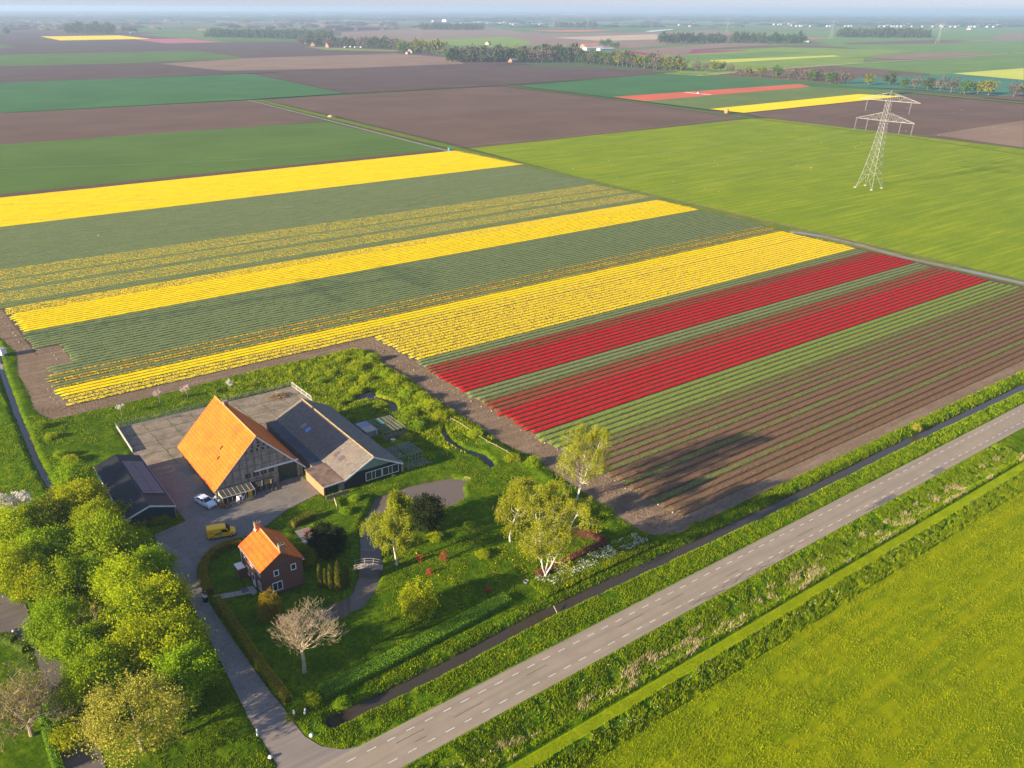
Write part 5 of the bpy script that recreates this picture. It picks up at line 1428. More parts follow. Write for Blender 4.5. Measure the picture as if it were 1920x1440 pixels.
x, y = at(252, 1350, 5.0); tree('pale', 'big pale yellow flowering tree in the lower left corner', x, y, 1.42, 'trees of the small wood beside the drive', sz=.9, z=-.8)
# undergrowth filling the gaps of the wood
crown_proto('bush', 1.5, .9, 45, 60, .20, L_GREEN, .6, zs=.8, low=-.3); crown_proto('bushy', 1.5, .9, 45, 60, .18, L_YELG, .6, zs=.8, low=-.3)
crown_proto('busho', 1.5, .9, 45, 55, .18, L_OLIVE, .6, zs=.8, low=-.3)
def stem_mesh(nm, h, mat, n=5, r_=.04):
    mb = MB()
    for k in range(n):
        a = 2*math.pi*k/n+random.uniform(-.4, .4); mb.tube([(0,0,-.1),(math.cos(a)*h*.25, math.sin(a)*h*.25, h*.6),(math.cos(a)*h*.6, math.sin(a)*h*.6, h)], [r_, r_*.7, r_*.3], 4, cap=False)
    return mb.mesh(nm, mat)
ST = stem_mesh('stems', 1.5, M_BARK)
def bush(key, label, x, y, s, group=None, sz=1.0, name='bush', z=0.0):
    t = thing(name, label, 'bush', (x, y, z), random.uniform(0, 6.28), group); t.scale = (s, s, s*sz)
    link('stems', ST, t); link('foliage', CR[key], t); return t
ug = [(110,930,'busho'),(60,1010,'busho'),(130,1000,'bush'),(230,975,'bush'),(45,1120,'bush'),(100,1130,'bush'),(150,1140,'busho'),(200,1110,'busho'),(270,1100,'busho'),(195,1220,'bush'),(300,1290,'busho'),(225,1265,'bush'),(100,1220,'bush'),(350,1230,'bush'),(330,1330,'bush'),(120,1340,'bush'),(130,1390,'bushy')]
for k, (qx, qy, key) in enumerate(ug):
    x, y = at(qx, qy, .5); bush(key, 'low bush among the trunks of the small wood left of the drive', x, y, random.uniform(1.1, 1.7), 'undergrowth in the small wood')

# bare and blossoming trees
def bare_tree(label, x, y, H, trunkh, r_, depth, mat, name='bare_tree', L=1.9, spread=.75, leaf=None, leafn=0, leafs=.12, nb=(2, 3), group=None, z=0.0, up=.2, scale=1, nmain=7, cat='tree', barkm=None):
    t = thing(name, label, cat, (x, y, z), 0, group); t.scale = (scale,)*3
    mb = MB(); tips = []
    mb.tube([(0,0,-.2),(.05,0,trunkh*.6),(.0,.05,trunkh)], [r_*1.3, r_, r_*.9], 8)
    for k in range(nmain):
        a = 2*math.pi*k/nmain+random.uniform(-.3, .3); e = random.uniform(.35, 1.1)
        grow(mb, (0, .05, trunkh-.15*(k % 3)), (math.cos(a)*math.cos(e), math.sin(a)*math.cos(e), math.sin(e)), L*random.uniform(.85, 1.1), r_*.5, depth, spread, tips, nb, up, 5, .76)
    mb.build('trunk', mat, t)
    if leafn:
        P_ = np.array([tuple(q[0]) for q in tips if q[2] <= 1]); idx = rng.integers(0, len(P_), leafn)
        C = P_[idx]+rng.normal(size=(leafn, 3))*.12; v, f = leaves(C, leafs, .7); link('crown', npmesh('crown', v, f, leaf), t)
    return t
x, y = at(571, 1262); bare_tree('bare leafless tree with reddish buds in front of the brick house', x, y, 6, 3.3, .2, 5, M_TWIGO, L=1.95, spread=.72, up=.34, leaf=L_BEECH, leafn=900, leafs=.08, nb=(2, 4), scale=1.22)
x, y = at(60, 1380); bare_tree('large bare brown tree with a few orange leaves at the left edge', x, y, 9, 2.2, .26, 5, M_TWIG, L=2.7, spread=.8, leaf=L_ORANGE, leafn=2200, leafs=.17, nb=(2, 3), nmain=13)
x, y = at(184, 1228); bare_tree('small bare orange-brown tree poking out of the green wood', x, y, 6, 2.6, .10, 3, M_TWIGO, L=1.5, spread=.6, leaf=L_ORANGE, leafn=300, leafs=.14, up=.5, z=1.6)
x, y = at(32, 972); bare_tree('white blossoming tree at the left edge above the wood', x, y, 5, 1.6, .14, 4, M_TWIG, 'blossom_tree', L=1.35, leaf=L_WHITEB, leafn=5200, leafs=.19)
for (qx, qy), lab, lm, s in (((300,757),'young pink blossom tree nearest the tulips behind the barn',L_PINKB,.8),((352,748),'second young blossom tree along the back railing, right of the pink one',L_PINKB,.8),
    ((228,779),'small white blossom shrub on the grass left of the railing',L_WHITEB,.6),((433,734),'thin sapling with white blossom behind the railing near the barn ridge',L_WHITEB,.7)):
    x, y = at(qx, qy); bare_tree(lab, x, y, 3, 1.5, .05, 2, M_TWIG, 'blossom_tree', L=.6, leaf=lm, leafn=420, leafs=.16, scale=s+.35, nmain=5, group='young blossom trees behind the yard')
for (qx, qy), lab in (((296,790),'thin bare sapling left of the barn behind the railing'),((345,765),'thin green sapling just right of the pink blossom tree'),((405,745),'thin sapling touching the barn ridge'),((480,722),'bare staked sapling right of the barn ridge')):
    x, y = at(qx, qy); bare_tree(lab, x, y, 2, 1.1, .035, 1, M_TWIG, 'sapling', L=.5, leaf=L_GREEN, leafn=90, leafs=.14, nmain=4)

# birches: white limbs with hanging strands of small leaves
def birch(label, base, H, R_, forks, seed, strands=260, lean=(0, 0)):
    random.seed(seed); x, y = at(*base)
    t = thing('birch_tree', label, 'tree', (x, y, 0), 0, 'tall birches on the garden lawn')
    mb = MB(); tips = []
    r0 = .085+.0065*H
    if forks:
        mb.tube([(0,0,-.2),(0,0,1.0)], [r0*1.3, r0*1.05], 8)
        starts = [((0,0,.95), (math.cos(a)*.55, math.sin(a)*.55, 1)) for a in np.linspace(.4, 5.6, forks)]
    else: starts = [((0,0,-.2), (lean[0], lean[1], 1))]
    for p, d in starts:
        p = Vector(p); d = Vector(d).normalized(); seg = 9; pts = [p.copy()]; L = (H*.93-p.z)/seg/(.93 if forks else 1)
        for i in range(seg):
            d = (d+Vector((random.gauss(0, .09), random.gauss(0, .09), .18))).normalized(); p = p+d*L; pts.append(p.copy())
        rr = [max(.02, r0*(.72 if forks else 1.15)*(1-i/seg*.88)) for i in range(seg+1)]
        mb.tube(pts, rr, 7, cap=False)
        for i in range(2 if forks else 3, seg+1):
            u = i/seg; l = R_*math.sin(min(1, max(.25, (1-u)*1.6+.2))*math.pi*.5)*random.uniform(.85, 1.25)
            for k in range(4 if not forks else 3):
                a = random.uniform(0, 6.28); e = random.uniform(.35, .95)
                grow(mb, pts[i] if random.random() < .5 else pts[i].lerp(pts[i-1], .5), (math.cos(a)*math.cos(e), math.sin(a)*math.cos(e), math.sin(e)), l*.58, rr[i]*.5, 2, .55, tips, (2, 3), .12, 4, .62, .3, .014)
    mb.build('trunk', M_BIRCHB, t)
    T_ = [q for q in tips if q[2] <= 2 and q[0].z > H*.25]; C = []
    for s in range(int(strands*4.6)):
        q = random.choice(T_)[0]; l = random.uniform(.5, 1.9)*min(1, R_/3); n_ = int(l/.12)
        ox, oy = random.gauss(0, .28), random.gauss(0, .28)
        for i in range(n_):
            u = i/n_; C.append((q.x+ox*(1+u*.4)+random.gauss(0, .06), q.y+oy*(1+u*.4)+random.gauss(0, .06), q.z+.25-l*u+random.gauss(0, .05)))
    C = np.array(C); C = C[C[:, 2] > 1.6]; v, f = leaves(C, .175, .7, droop=1.0); link('crown', npmesh('crown', v, f, L_BIRCH), t)
    return t
birch('drooping birch with a single white trunk left of the pond beside the stream', (744,1062), 12.0, 3.9, 0, 3, 760)
birch('slender birch between the pond and the forked birch', (957,1017), 12.8, 3.5, 0, 5, 520, lean=(-.09, .065))
birch('largest birch, with a white trunk forking low over the brown hedge', (1022,1087), 14.6, 4.4, 3, 11, 900)
birch('birch at the back, its crown against the purple tulip rows', (1082,940), 12.8, 4.4, 2, 21, 480)
random.seed(99)

# garden trees and shrubs
def shrub(label, pos, kind, shape, H0, nc, per, size, mat, cr=.5, name='bush', cat='bush', stem=True, z=0, shell=.6, low=-.85, asp=.65, core=None):
    t = thing(name, label, cat, (pos[0], pos[1], z), random.uniform(0, 6))
    C, cc = clump_cloud(nc, per, shape, cr, .9, shell, low); C[:, 2] += H0; C = C[C[:, 2] > .02]; v, f = leaves(C, size, asp)
    link('foliage', npmesh('foliage', v, f, mat), t)
    if stem:
        mb = MB(); mb.tube([(0,0,-.1),(0,0,H0),(0,0,H0+shape[2]*.5)], [.10, .07, .03], 6)
        for k in range(6):
            a = k*1.05; mb.tube([(0,0,H0*.6),(math.cos(a)*shape[0]*.6, math.sin(a)*shape[1]*.6, H0+shape[2]*.3)], [.05,.02], 4, cap=False)
        mb.build('trunk', M_BARK, t)
    return t
shrub('small bright yellow-green tree alone on the lawn below the single birch', at(783,1152), 0, (2.35,2.35,2.6), 2.7, 200, 62, .21, L_YELG, .55, 'ornamental_tree', 'tree')
shrub('large dark round evergreen bush right of the patio', at(615,1036), 0, (2.85,2.85,2.5), 2.4, 230, 85, .20, L_DARK, .6)
shrub('dark leafy tree between the single birch and the pond', at(800,990), 0, (2.7,2.7,3.0), 3.0, 210, 80, .22, L_DARK, .7, 'dark_tree', 'tree')
shrub('low olive evergreen spreading beside the back wall of the brick house', at(575,1052), 0, (2.3,1.7,1.2), 1.0, 90, 60, .18, L_OLIVE, .5)
shrub('golden conical evergreen in front of the brick house gable', at(508,1158), 0, (1.6,1.6,2.2), 2.1, 130, 60, .15, L_GOLD, .4, 'thuja', 'evergreen')
def cypress(label, pos, s, H, mat=L_CYP):
    t = thing('cypress', label, 'cypress', (pos[0], pos[1], 0), 0, 'row of cypresses behind the brick house')
    n = int(2600*s/.5*H/4.5); z = rng.random(n)**.85; a = rng.random(n)*6.283; r_ = s*np.sqrt(np.clip(1-z**2.6, 0.02, 1))*(.82+.22*rng.random(n))*(1+.12*np.sin(a*3+z*5))
    C = np.column_stack([r_*np.cos(a), r_*np.sin(a), .08+z*H]); U = np.column_stack([np.cos(a)*.25, np.sin(a)*.25, np.ones(n)])+rng.normal(size=(n, 3))*.2; U /= np.linalg.norm(U, axis=1, keepdims=True)
    W_ = unit(n); V_ = np.cross(U, W_); V_ /= np.linalg.norm(V_, axis=1, keepdims=True); v, f = quads(C, U*.11, V_*.05); link('foliage', npmesh('foliage', v, f, mat), t)
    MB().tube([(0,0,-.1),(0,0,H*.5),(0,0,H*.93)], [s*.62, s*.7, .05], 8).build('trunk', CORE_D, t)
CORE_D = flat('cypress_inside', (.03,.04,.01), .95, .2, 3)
for k, ((qx, qy), s, h) in enumerate((((601,1102),.40,4.3),((611,1103),.30,3.6),((621,1105),.42,4.5),((636,1106),.60,5.2),((651,1102),.42,3.9))):
    cypress(['slim cypress at the left end of the dense row beside the stream','second and slimmest cypress from the left in the row beside the stream','middle cypress of the row of five beside the stream','thickest cypress of the row beside the stream','short cypress at the right end of the row nearest the stream'][k], at(qx, qy), s, h)
for (qx, qy), s, lab in (((832,1052),.55,'larger red-leaved shrub on the lawn right of the single birch'),((787,1053),.42,'smaller red-leaved shrub just right of the birch trunk'),((804,1078),.36,'lowest of the red shrubs, above the yellow-green tree'),((915,1112),.34,'lone pinkish red shrub in the middle of the lower lawn')):
    shrub(lab, at(qx, qy), 0, (s, s, s*1.6), s*1.6, 24, 14, .14, L_RED, .25, 'red_shrub', 'shrub')['group'] = 'red-leaved shrubs on the lawn'
shrub('small young green tree by the two white posts at the drive mouth', at(587,1325), 0, (.75,.75,1.0), 1.2, 50, 45, .14, L_YELG, .4, 'young_tree', 'tree')
shrub('round blossom bush on the field bank beside the roadside ditch', at(1718,806), 0, (.8,.8,.7), .6, 40, 35, .14, L_PALE, .4)
shrub('dense green shrub bed against the shed front wall, nearer the drive', at(296,982), 0, (2.2,1.0,.8), .7, 90, 60, .17, L_OLIVE, .4, 'shrub_bed', 'bush')
shrub('second dense green shrub clump at the left end of the shed front', at(262,992), 0, (1.7,.9,.8), .7, 70, 60, .17, L_OLIVE, .4, 'shrub_bed', 'bush')
# marsh garden shrubs
marsh = [(668,690,1.3,'bushy','yellow-green willow bush at the upper left of the marsh garden near the soil track'),(652,712,1.0,'bush','green bush at the far left of the marsh garden'),(700,672,1.2,'bush','bush at the uppermost tip of the marsh garden'),
 (745,715,1.5,'bushy','tall yellow willow bush on the bank above the back pond'),(722,705,1.0,'bush','green bush directly above the back pond'),(762,742,1.2,'bush','green bush right of the back pond bend'),
 (790,745,1.2,'bushy','yellow bush on the bank beside the long soil track'),(768,775,1.3,'bush','dark green bush below the back pond'),(808,768,1.7,'bushy','large yellow-green willow clump in the middle of the marsh garden'),(825,782,1.2,'bushy','smaller willow clump right of the large one'),
 (757,798,1.4,'bush','dense green bush above the large cage'),(778,802,1.3,'bush','dense green bush right of the large cage'),(745,836,1.1,'bushy','vegetable bushes right beside the large cage'),(724,840,.9,'bush','low green bush between the two cages'),(762,822,.9,'bushy','small yellow bush above the pale frames'),
 (890,815,1.1,'bushy','lone yellow-green bush against the pole fence'),(668,735,1.1,'bushy','bush with hanging twigs left of the back pond'),(655,745,.9,'bush','little green bush at the left tip of the back pond'),(845,775,.9,'bush','small bush at the top of the brook'),
 (685,712,1.1,'bushy','yellow bush between the pond and the upper willow'),(705,765,.8,'bush','small bush on the grassy island in the back pond'),(620,700,.9,'bushy','small yellow bush behind the railing corner'),(600,715,.8,'bush','small green bush beyond the brushwood heap'),(640,675,.9,'bushy','low yellow bush beside the tulip headland')]
for qx, qy, s, key, lab in marsh:
    x, y = at(qx, qy, .6); bush(key, lab, x, y, s*.82, 'bushes of the marsh garden', .85)
for qx, qy, s, key, lab in ((648,960,.8,'bush','small grey-green bush on the stream bank opposite the birch'),(665,935,.7,'bush','little bush where the stream leaves the pond'),(815,1010,.9,'bushy','low yellow bush right of the dark pond tree'),(880,985,.7,'bush','low bush in the middle of the upper lawn'),(905,1040,.8,'bushy','flowering low bush in the middle of the lawn'),
    (1000,870,1.2,'bush','dark bush behind the slender birch beside the soil track'),(960,862,1.1,'bushy','yellow-green bush at the end of the pole fence'),(1130,960,1.2,'bush','green bush between the back birch and the soil track'),(545,1345,.5,'busho','low bush behind the white posts'),(560,1325,.7,'bush','dark bush at the end of the drive hedge'),(640,1320,.8,'bush','bush at the blind end of the roadside ditch'),
    (75,800,1.0,'bush','bush beside the narrow left ditch'),(95,820,.9,'bushy','yellow bush beside the narrow left ditch'),(115,855,1.0,'bush','bush between left ditch and dark shed'),(130,865,1.1,'bushy','yellow bush behind the dark shed corner')):
    x, y = at(qx, qy, .4); bush(key, lab, x, y, s*.8, None, .8)

# hedges
def hedge(label, pts, w, h, mat, core, dens=190, size=.12, name='hedge', rnd=.25):
    t = thing(name, label, 'hedge', (pts[0][0], pts[0][1], 0)); o = pts[0]
    P_ = [np.array(p)-np.array(o) for p in pts]; seg = []
    for a, b in zip(P_[:-1], P_[1:]):
        n = max(1, int(np.hypot(*(b-a))/.5)); seg += [a+(b-a)*i/n for i in range(n)]
    seg.append(P_[-1]); seg = np.array(seg); d = np.gradient(seg, axis=0); d /= np.hypot(d[:, 0], d[:, 1])[:, None]; nn = np.stack([-d[:, 1], d[:, 0]], 1)
    prof = [(-w/2*.9, 0), (-w/2, h*.5), (-w/2*.9, h*.88), (-w/4, h*.97), (w/4, h*.97), (w/2*.9, h*.88), (w/2, h*.5), (w/2*.9, 0)]
    V = []
    for i, p in enumerate(seg):
        for u, z in prof:
            j = random.uniform(-.05, .05); V.append((*(p+nn[i]*(u*(.93)+j)), z*(.94+random.uniform(-.03, .03))))
    m = len(prof); n = len(seg); f = [(i*m+k, (i+1)*m+k, (i+1)*m+k+1, i*m+k+1) for i in range(n-1) for k in range(m-1)]
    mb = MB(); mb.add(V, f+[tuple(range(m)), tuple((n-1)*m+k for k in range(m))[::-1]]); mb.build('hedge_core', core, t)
    L_ = (n-1)*.5; N_ = int(L_*(w+2*h)*dens)
    i = rng.integers(0, n, N_); u = rng.random(N_)*(w+2*h); side = np.where(u < h, -1, np.where(u > h+w, 1, 0))
    off = np.where(side == 0, (u-h)-w/2, side*w/2); z = np.where(side < 0, u, np.where(side > 0, u-h-w, h))
    c = seg[i]+d[i]*(rng.random((N_, 1))-.5)*.55+nn[i]*(off+rng.normal(size=N_)*.05)[:, None]
    C = np.column_stack([c, np.maximum(.03, z+rng.normal(size=N_)*.05)])
    v, f = leaves(C, size, .7); link('leaves', npmesh('leaves', v, f, mat), t)
    return t
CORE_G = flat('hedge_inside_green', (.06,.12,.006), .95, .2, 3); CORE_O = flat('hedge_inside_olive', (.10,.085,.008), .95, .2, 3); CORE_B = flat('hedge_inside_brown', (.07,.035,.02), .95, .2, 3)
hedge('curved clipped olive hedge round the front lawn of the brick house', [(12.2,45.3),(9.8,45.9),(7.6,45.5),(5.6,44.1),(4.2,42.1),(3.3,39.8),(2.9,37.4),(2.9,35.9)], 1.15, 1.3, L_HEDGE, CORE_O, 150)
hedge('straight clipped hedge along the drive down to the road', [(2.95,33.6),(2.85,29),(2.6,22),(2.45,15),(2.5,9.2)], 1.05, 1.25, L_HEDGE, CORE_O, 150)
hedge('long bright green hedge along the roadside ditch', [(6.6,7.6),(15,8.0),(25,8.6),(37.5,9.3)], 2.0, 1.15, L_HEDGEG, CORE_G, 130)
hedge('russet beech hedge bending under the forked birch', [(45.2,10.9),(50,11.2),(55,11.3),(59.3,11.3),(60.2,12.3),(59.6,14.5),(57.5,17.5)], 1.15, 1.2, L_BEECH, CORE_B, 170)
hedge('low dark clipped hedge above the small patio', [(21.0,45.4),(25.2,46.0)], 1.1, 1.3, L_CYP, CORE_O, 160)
x, y = at(30, 1215); hedge('dark clipped hedge beside the neighbouring lane at the left edge', [at(-40,1207), at(5,1205), at(28,1207)], 1.5, 1.4, L_OLIVE, CORE_G, 110)
hedge('short round hedge piece by the lamp post of the neighbouring lane', [at(34,1215), at(50,1222)], 1.4, 1.2, L_OLIVE, CORE_G, 110)
hedge('narrow clipped hedge between the bare tree and the dark lane', [at(68,1300), at(84,1350), at(100,1410), at(112,1450)], 1.1, 1.1, L_HEDGEG, CORE_G, 110)
lp = at(31, 1203)
simple('lamp_post', 'short dark lamp post with a white globe beside the neighbouring lane', 'lamp post', (*lp, 0), [('post', MB().tube([(0,0,0),(0,0,1.7)], .06), M_DARK), ('globe', MB().lathe([(.05,0),(.16,.1),(.17,.2),(.1,.32),(.02,.36)], 10, (0,0,1.7)), M_WHITE)])

# ------------------------------------------------------------------ ground cover
def blades(name, X, Y, Z, h, w, mat, label_kind='stuff', bend=.5, jit=0):
    n = len(X); a = rng.random(n)*6.283; hh = h*(.5+rng.random(n)); ww = w*(.6+.8*rng.random(n)); b = rng.random(n)*bend*hh; c = rng.random(n)*6.283
    V = np.empty((n, 3, 3)); V[:, 0] = np.stack([X-np.cos(a)*ww, Y-np.sin(a)*ww, Z-.02], 1); V[:, 1] = np.stack([X+np.cos(a)*ww, Y+np.sin(a)*ww, Z-.02], 1)
    V[:, 2] = np.stack([X+np.cos(c)*b, Y+np.sin(c)*b, Z+hh], 1)
    return tag(link(name, npmesh(name, V.reshape(-1, 3), np.arange(3*n).reshape(-1, 3), mat)), kind='stuff')
def scat(n, x0, x1, y0, y1, keep, hf):
    X = x0+(x1-x0)*rng.random(n); Y = y0+(y1-y0)*rng.random(n); k = keep(X, Y); X, Y = X[k], Y[k]; return X, Y, hf(X, Y)
def clumpy(X, Y, s, lo, hi): return rng.random(len(X)) < sstep(lo, hi, fnoise(X, Y, s, 3))
def land(X, Y):
    k = (sdist(X, Y, soil_poly) > .15) & (sdist(X, Y, YARD) > .05) & (sdist(X, Y, APRON) > .1) & (sdist(X, Y, LANE) > .1) & (sdist(X, Y, P_POND) > .5) & (sdist(X, Y, P_BACK) > .3) & (sdist(X, Y, P_BROOK) > .2) & (sdist(X, Y, GARDENPATH) > 0) & (sdist(X, Y, PATIO) > 0)
    for (a, b, c, d) in ((-1.9,7,59.5,82),(33.5,46.5,50.2,82),(8.7,15.8,30,39)): k &= ~((X > a) & (X < b) & (Y > c) & (Y < d))
    return k
garden_near = lambda X, Y: land(X, Y)
blades('lawn_tufts', *scat(150000, -15, 76, 8, 62, lambda X, Y: land(X, Y) & clumpy(X, Y, 2.5, .32, .68), farm_height), .17, .05, L_GRASS)
blades('marsh_plants', *scat(110000, 30, 77, 55, 113, lambda X, Y: land(X, Y) & clumpy(X, Y, 2.2, .30, .6), farm_height), .34, .09, L_GRASS)
blades('marsh_plants', *scat(60000, 30, 77, 50, 113, lambda X, Y: land(X, Y) & clumpy(X+40, Y, 1.8, .45, .7), farm_height), .42, .10, L_YELG)
blades('rough_grass', *scat(90000, -40, 50, 60, 116, lambda X, Y: land(X, Y) & clumpy(X, Y, 2.5, .35, .65) & ((X < 0) | (Y > 96) | (X > 47)), farm_height), .24, .08, L_GRASS)
def bankk(X, Y): return (Y > -1.7) & (seg_dist(X, Y, D_MAIN) > 1.0) & (Y < 7.2) & land(X, Y)
blades('bank_grass', *scat(130000, 2, 135, -1.6, 8.2, lambda X, Y: bankk(X, Y) & clumpy(X, Y, 1.6, .28, .6), lambda X, Y: np.where(X < 78, farm_height(X, Y), bank_height(X, Y))), .24, .07, L_GRASS)
blades('bank_grass', *scat(50000, 135, 260, -1.6, 7.2, lambda X, Y: bankk(X, Y) & clumpy(X, Y, 1.6, .28, .6), bank_height), .3, .12, L_GRASS)
blades('drive_grass', *scat(26000, -14, -2.5, -1.5, 30, lambda X, Y: (sdist(X, Y, APRON) > .1) & (sdist(X, Y, YARD) > .1) & clumpy(X, Y, 1.6, .3, .6), farm_height), .2, .06, L_GRASS)
blades('verge_plants', *scat(150000, -20, 150, -14.2, -7.7, lambda X, Y: clumpy(X, Y, 1.4, .3, .6), strip_height), .30, .08, L_GRASS)
blades('verge_plants', *scat(60000, -10, 150, -19.5, -16.1, lambda X, Y: clumpy(X, Y*1.5, 1.2, .35, .6), strip_height), .38, .10, L_GRASS)
blades('dry_reeds', *scat(42000, -10, 150, -14.2, -10.4, lambda X, Y: clumpy(X*.7, Y*1.6, 1.7, .54, .74), strip_height), .5, .045, L_DRYL, bend=.8)
blades('meadow_tufts', *scat(260000, -5, 150, -60, -17.5, lambda X, Y: (X*.62+Y*1.0 > -62-.0*X) & clumpy(X, Y, 2.2, .2, .7), strip_height), .17, .06, L_GRASSY)
blades('meadow_tufts', *scat(80000, -5, 150, -60, -17.5, lambda X, Y: clumpy(X+90, Y, 6, .5, .75), strip_height), .19, .06, L_GRASS)
blades('path_grass', *scat(30000, -10, 110, -15.9, -14.5, lambda X, Y: X > -99, strip_height), .06, .03, L_GRASSY)
def dots(name, n, x0, x1, y0, y1, keep, hf, dz, size, mat):
    X, Y, Z = scat(n, x0, x1, y0, y1, keep, hf); C = np.stack([X, Y, Z+dz*(.6+.8*rng.random(len(X)))], 1)
    k = len(C); a = rng.random(k)*6.28; s = size*(.6+.8*rng.random(k)); U = np.stack([np.cos(a)*s, np.sin(a)*s, .3*s*rng.normal(size=k)], 1)*.5; W_ = np.stack([-np.sin(a)*s, np.cos(a)*s, .3*s*rng.normal(size=k)], 1)*.5
    v, f = quads(C, U, W_); return tag(link(name, npmesh(name, v, f, mat)), kind='stuff')
dots('white_umbels', 2600, 44, 66, 7.6, 10.6, lambda X, Y: clumpy(X, Y, 1.2, .4, .6), farm_height, .75, .17, L_UMB)
dots('yellow_flowers', 3200, 46, 66, 6.4, 9.8, lambda X, Y: clumpy(X+9, Y, 1.3, .45, .6), farm_height, .45, .15, L_DAND)
blades('hedge_foot_plants', *scat(26000, 43, 67, 6.4, 10.6, lambda X, Y: X > 0, farm_height), .6, .12, L_GRASS)
dots('white_umbels', 1500, 0, 150, -13.5, -8.2, lambda X, Y: clumpy(X, Y, 1.5, .55, .7), strip_height, .45, .12, L_UMB)
dots('white_umbels', 1300, 5, 150, -18.8, -16.3, lambda X, Y: clumpy(X, Y, 1.5, .56, .7), strip_height, .5, .12, L_UMB)
dots('yellow_flowers', 1500, 30, 55, 11, 32, lambda X, Y: land(X, Y) & clumpy(X, Y, 2.5, .5, .65), farm_height, .2, .13, L_DAND)
dots('yellow_flowers', 900, -12, 110, -1.5, 7.4, lambda X, Y: bankk(X, Y) & clumpy(X, Y, 2.0, .5, .7), farm_height, .2, .11, L_DAND)
dots('yellow_flowers', 2500, 42, 76, 62, 110, lambda X, Y: land(X, Y) & clumpy(X, Y, 2.4, .48, .66), farm_height, .4, .16, L_DAND)
# weeds in the joints of the concrete slabs
wx = []
for i in range(1, 8): wx += [(8.2+i*4.9+random.gauss(0, .06), random.uniform(78 if i > 4 or i < 2 else 83, 99.3)) for _ in range(150)]
for j in range(1, 5): wx += [(random.uniform(8.4, 47), sy0+j*4.85+random.gauss(0, .06)) for _ in range(190)]
wx = np.array([q for q in wx if not (14 < q[0] < 32.5 and q[1] < 82.5) and not (q[0] > 33 and q[1] < 82)])
blades('joint_weeds', wx[:, 0], wx[:, 1], np.full(len(wx), .06), .13, .06, L_OLIVE)
# clods and stones on the tracks
def clods(name, n, x0, x1, y0, y1, keep, s, mat):
    X = x0+(x1-x0)*rng.random(n); Y = y0+(y1-y0)*rng.random(n); k = keep(X, Y); X, Y = X[k], Y[k]; m = len(X)
    b = np.array([(1,0,0),(0,1,0),(-1,0,0),(0,-1,0),(0,0,.8)]); fb = np.array([(0,1,4),(1,2,4),(2,3,4),(3,0,4)])
    S = s*(.4+rng.random((m, 1, 1))); V = b[None]*S*(.7+.6*rng.random((m, 5, 3))); V[:, :, 0] += X[:, None]; V[:, :, 1] += Y[:, None]; V[:, :, 2] += .0
    F_ = (np.arange(m)[:, None, None]*5+fb[None]).reshape(-1, 3); tag(link(name, npmesh(name, V.reshape(-1, 3), F_, mat)), kind='stuff')
clods('soil_clods', 16000, 70, 79.5, 9, 120, lambda X, Y: sdist(X, Y, soil_poly) < 0, .10, G_SOIL)
clods('soil_clods', 9000, -8, 78, 105, 119, lambda X, Y: sdist(X, Y, soil_poly) < 0, .10, G_SOIL)
# small pale markers at the row ends
stk = MB().box(-.02,.02,-.02,.02,0,.5).mesh('stake', M_GREYW); plt_ = MB().add([(-.16,-.14,.0),(.16,-.12,.0),(.14,.14,.0),(-.15,.12,.0),(-.12,-.1,.2),(.13,-.1,.24),(.1,.1,.2),(-.12,.1,.18)], [(0,3,2,1),(4,5,6,7),(0,1,5,4),(1,2,6,5),(2,3,7,6),(3,0,4,7)]).mesh('block', flat('marker_pale', (.50,.42,.34), .9))
mk = [(1.0, 120+2.6*k) for k in range(6)]+[(7.6, 144+3.2*k) for k in range(5)]+[(2.6, 160+3.0*k) for k in range(12)]+[(76.2-.004*(y-40)+random.uniform(-.4,.4), y) for y in np.arange(12, 112, 3.6)]
for x, y in mk:
    q = thing('row_marker', 'small pale block on the soil marking the near end of a tulip row', 'marker', (x+random.uniform(-.3,.3), y+random.uniform(-.8,.8), 0), random.uniform(0, 3), 'pale markers at the ends of the tulip rows')
    s = random.uniform(.45, .95); q.scale = (s, s, s); link('block', plt_, q)
q = thing('trailer', 'white covered trailer at the left edge beside the field corner', 'trailer', (*at(4, 668), 0), R(-55))
MB().box(-1.3,1.0,-.8,.8,.6,2.0).build('body', M_WHITE, q); MB().box(-1.35,1.05,-.85,.85,2.0,2.08).build('cover', M_PVC, q)
for s in (-1, 1): wheel(q, -.1, s*.82, .34)
MB().bar((1.0,0,.6),(2.0,0,.5), .08).build('drawbar', M_DARK, q)
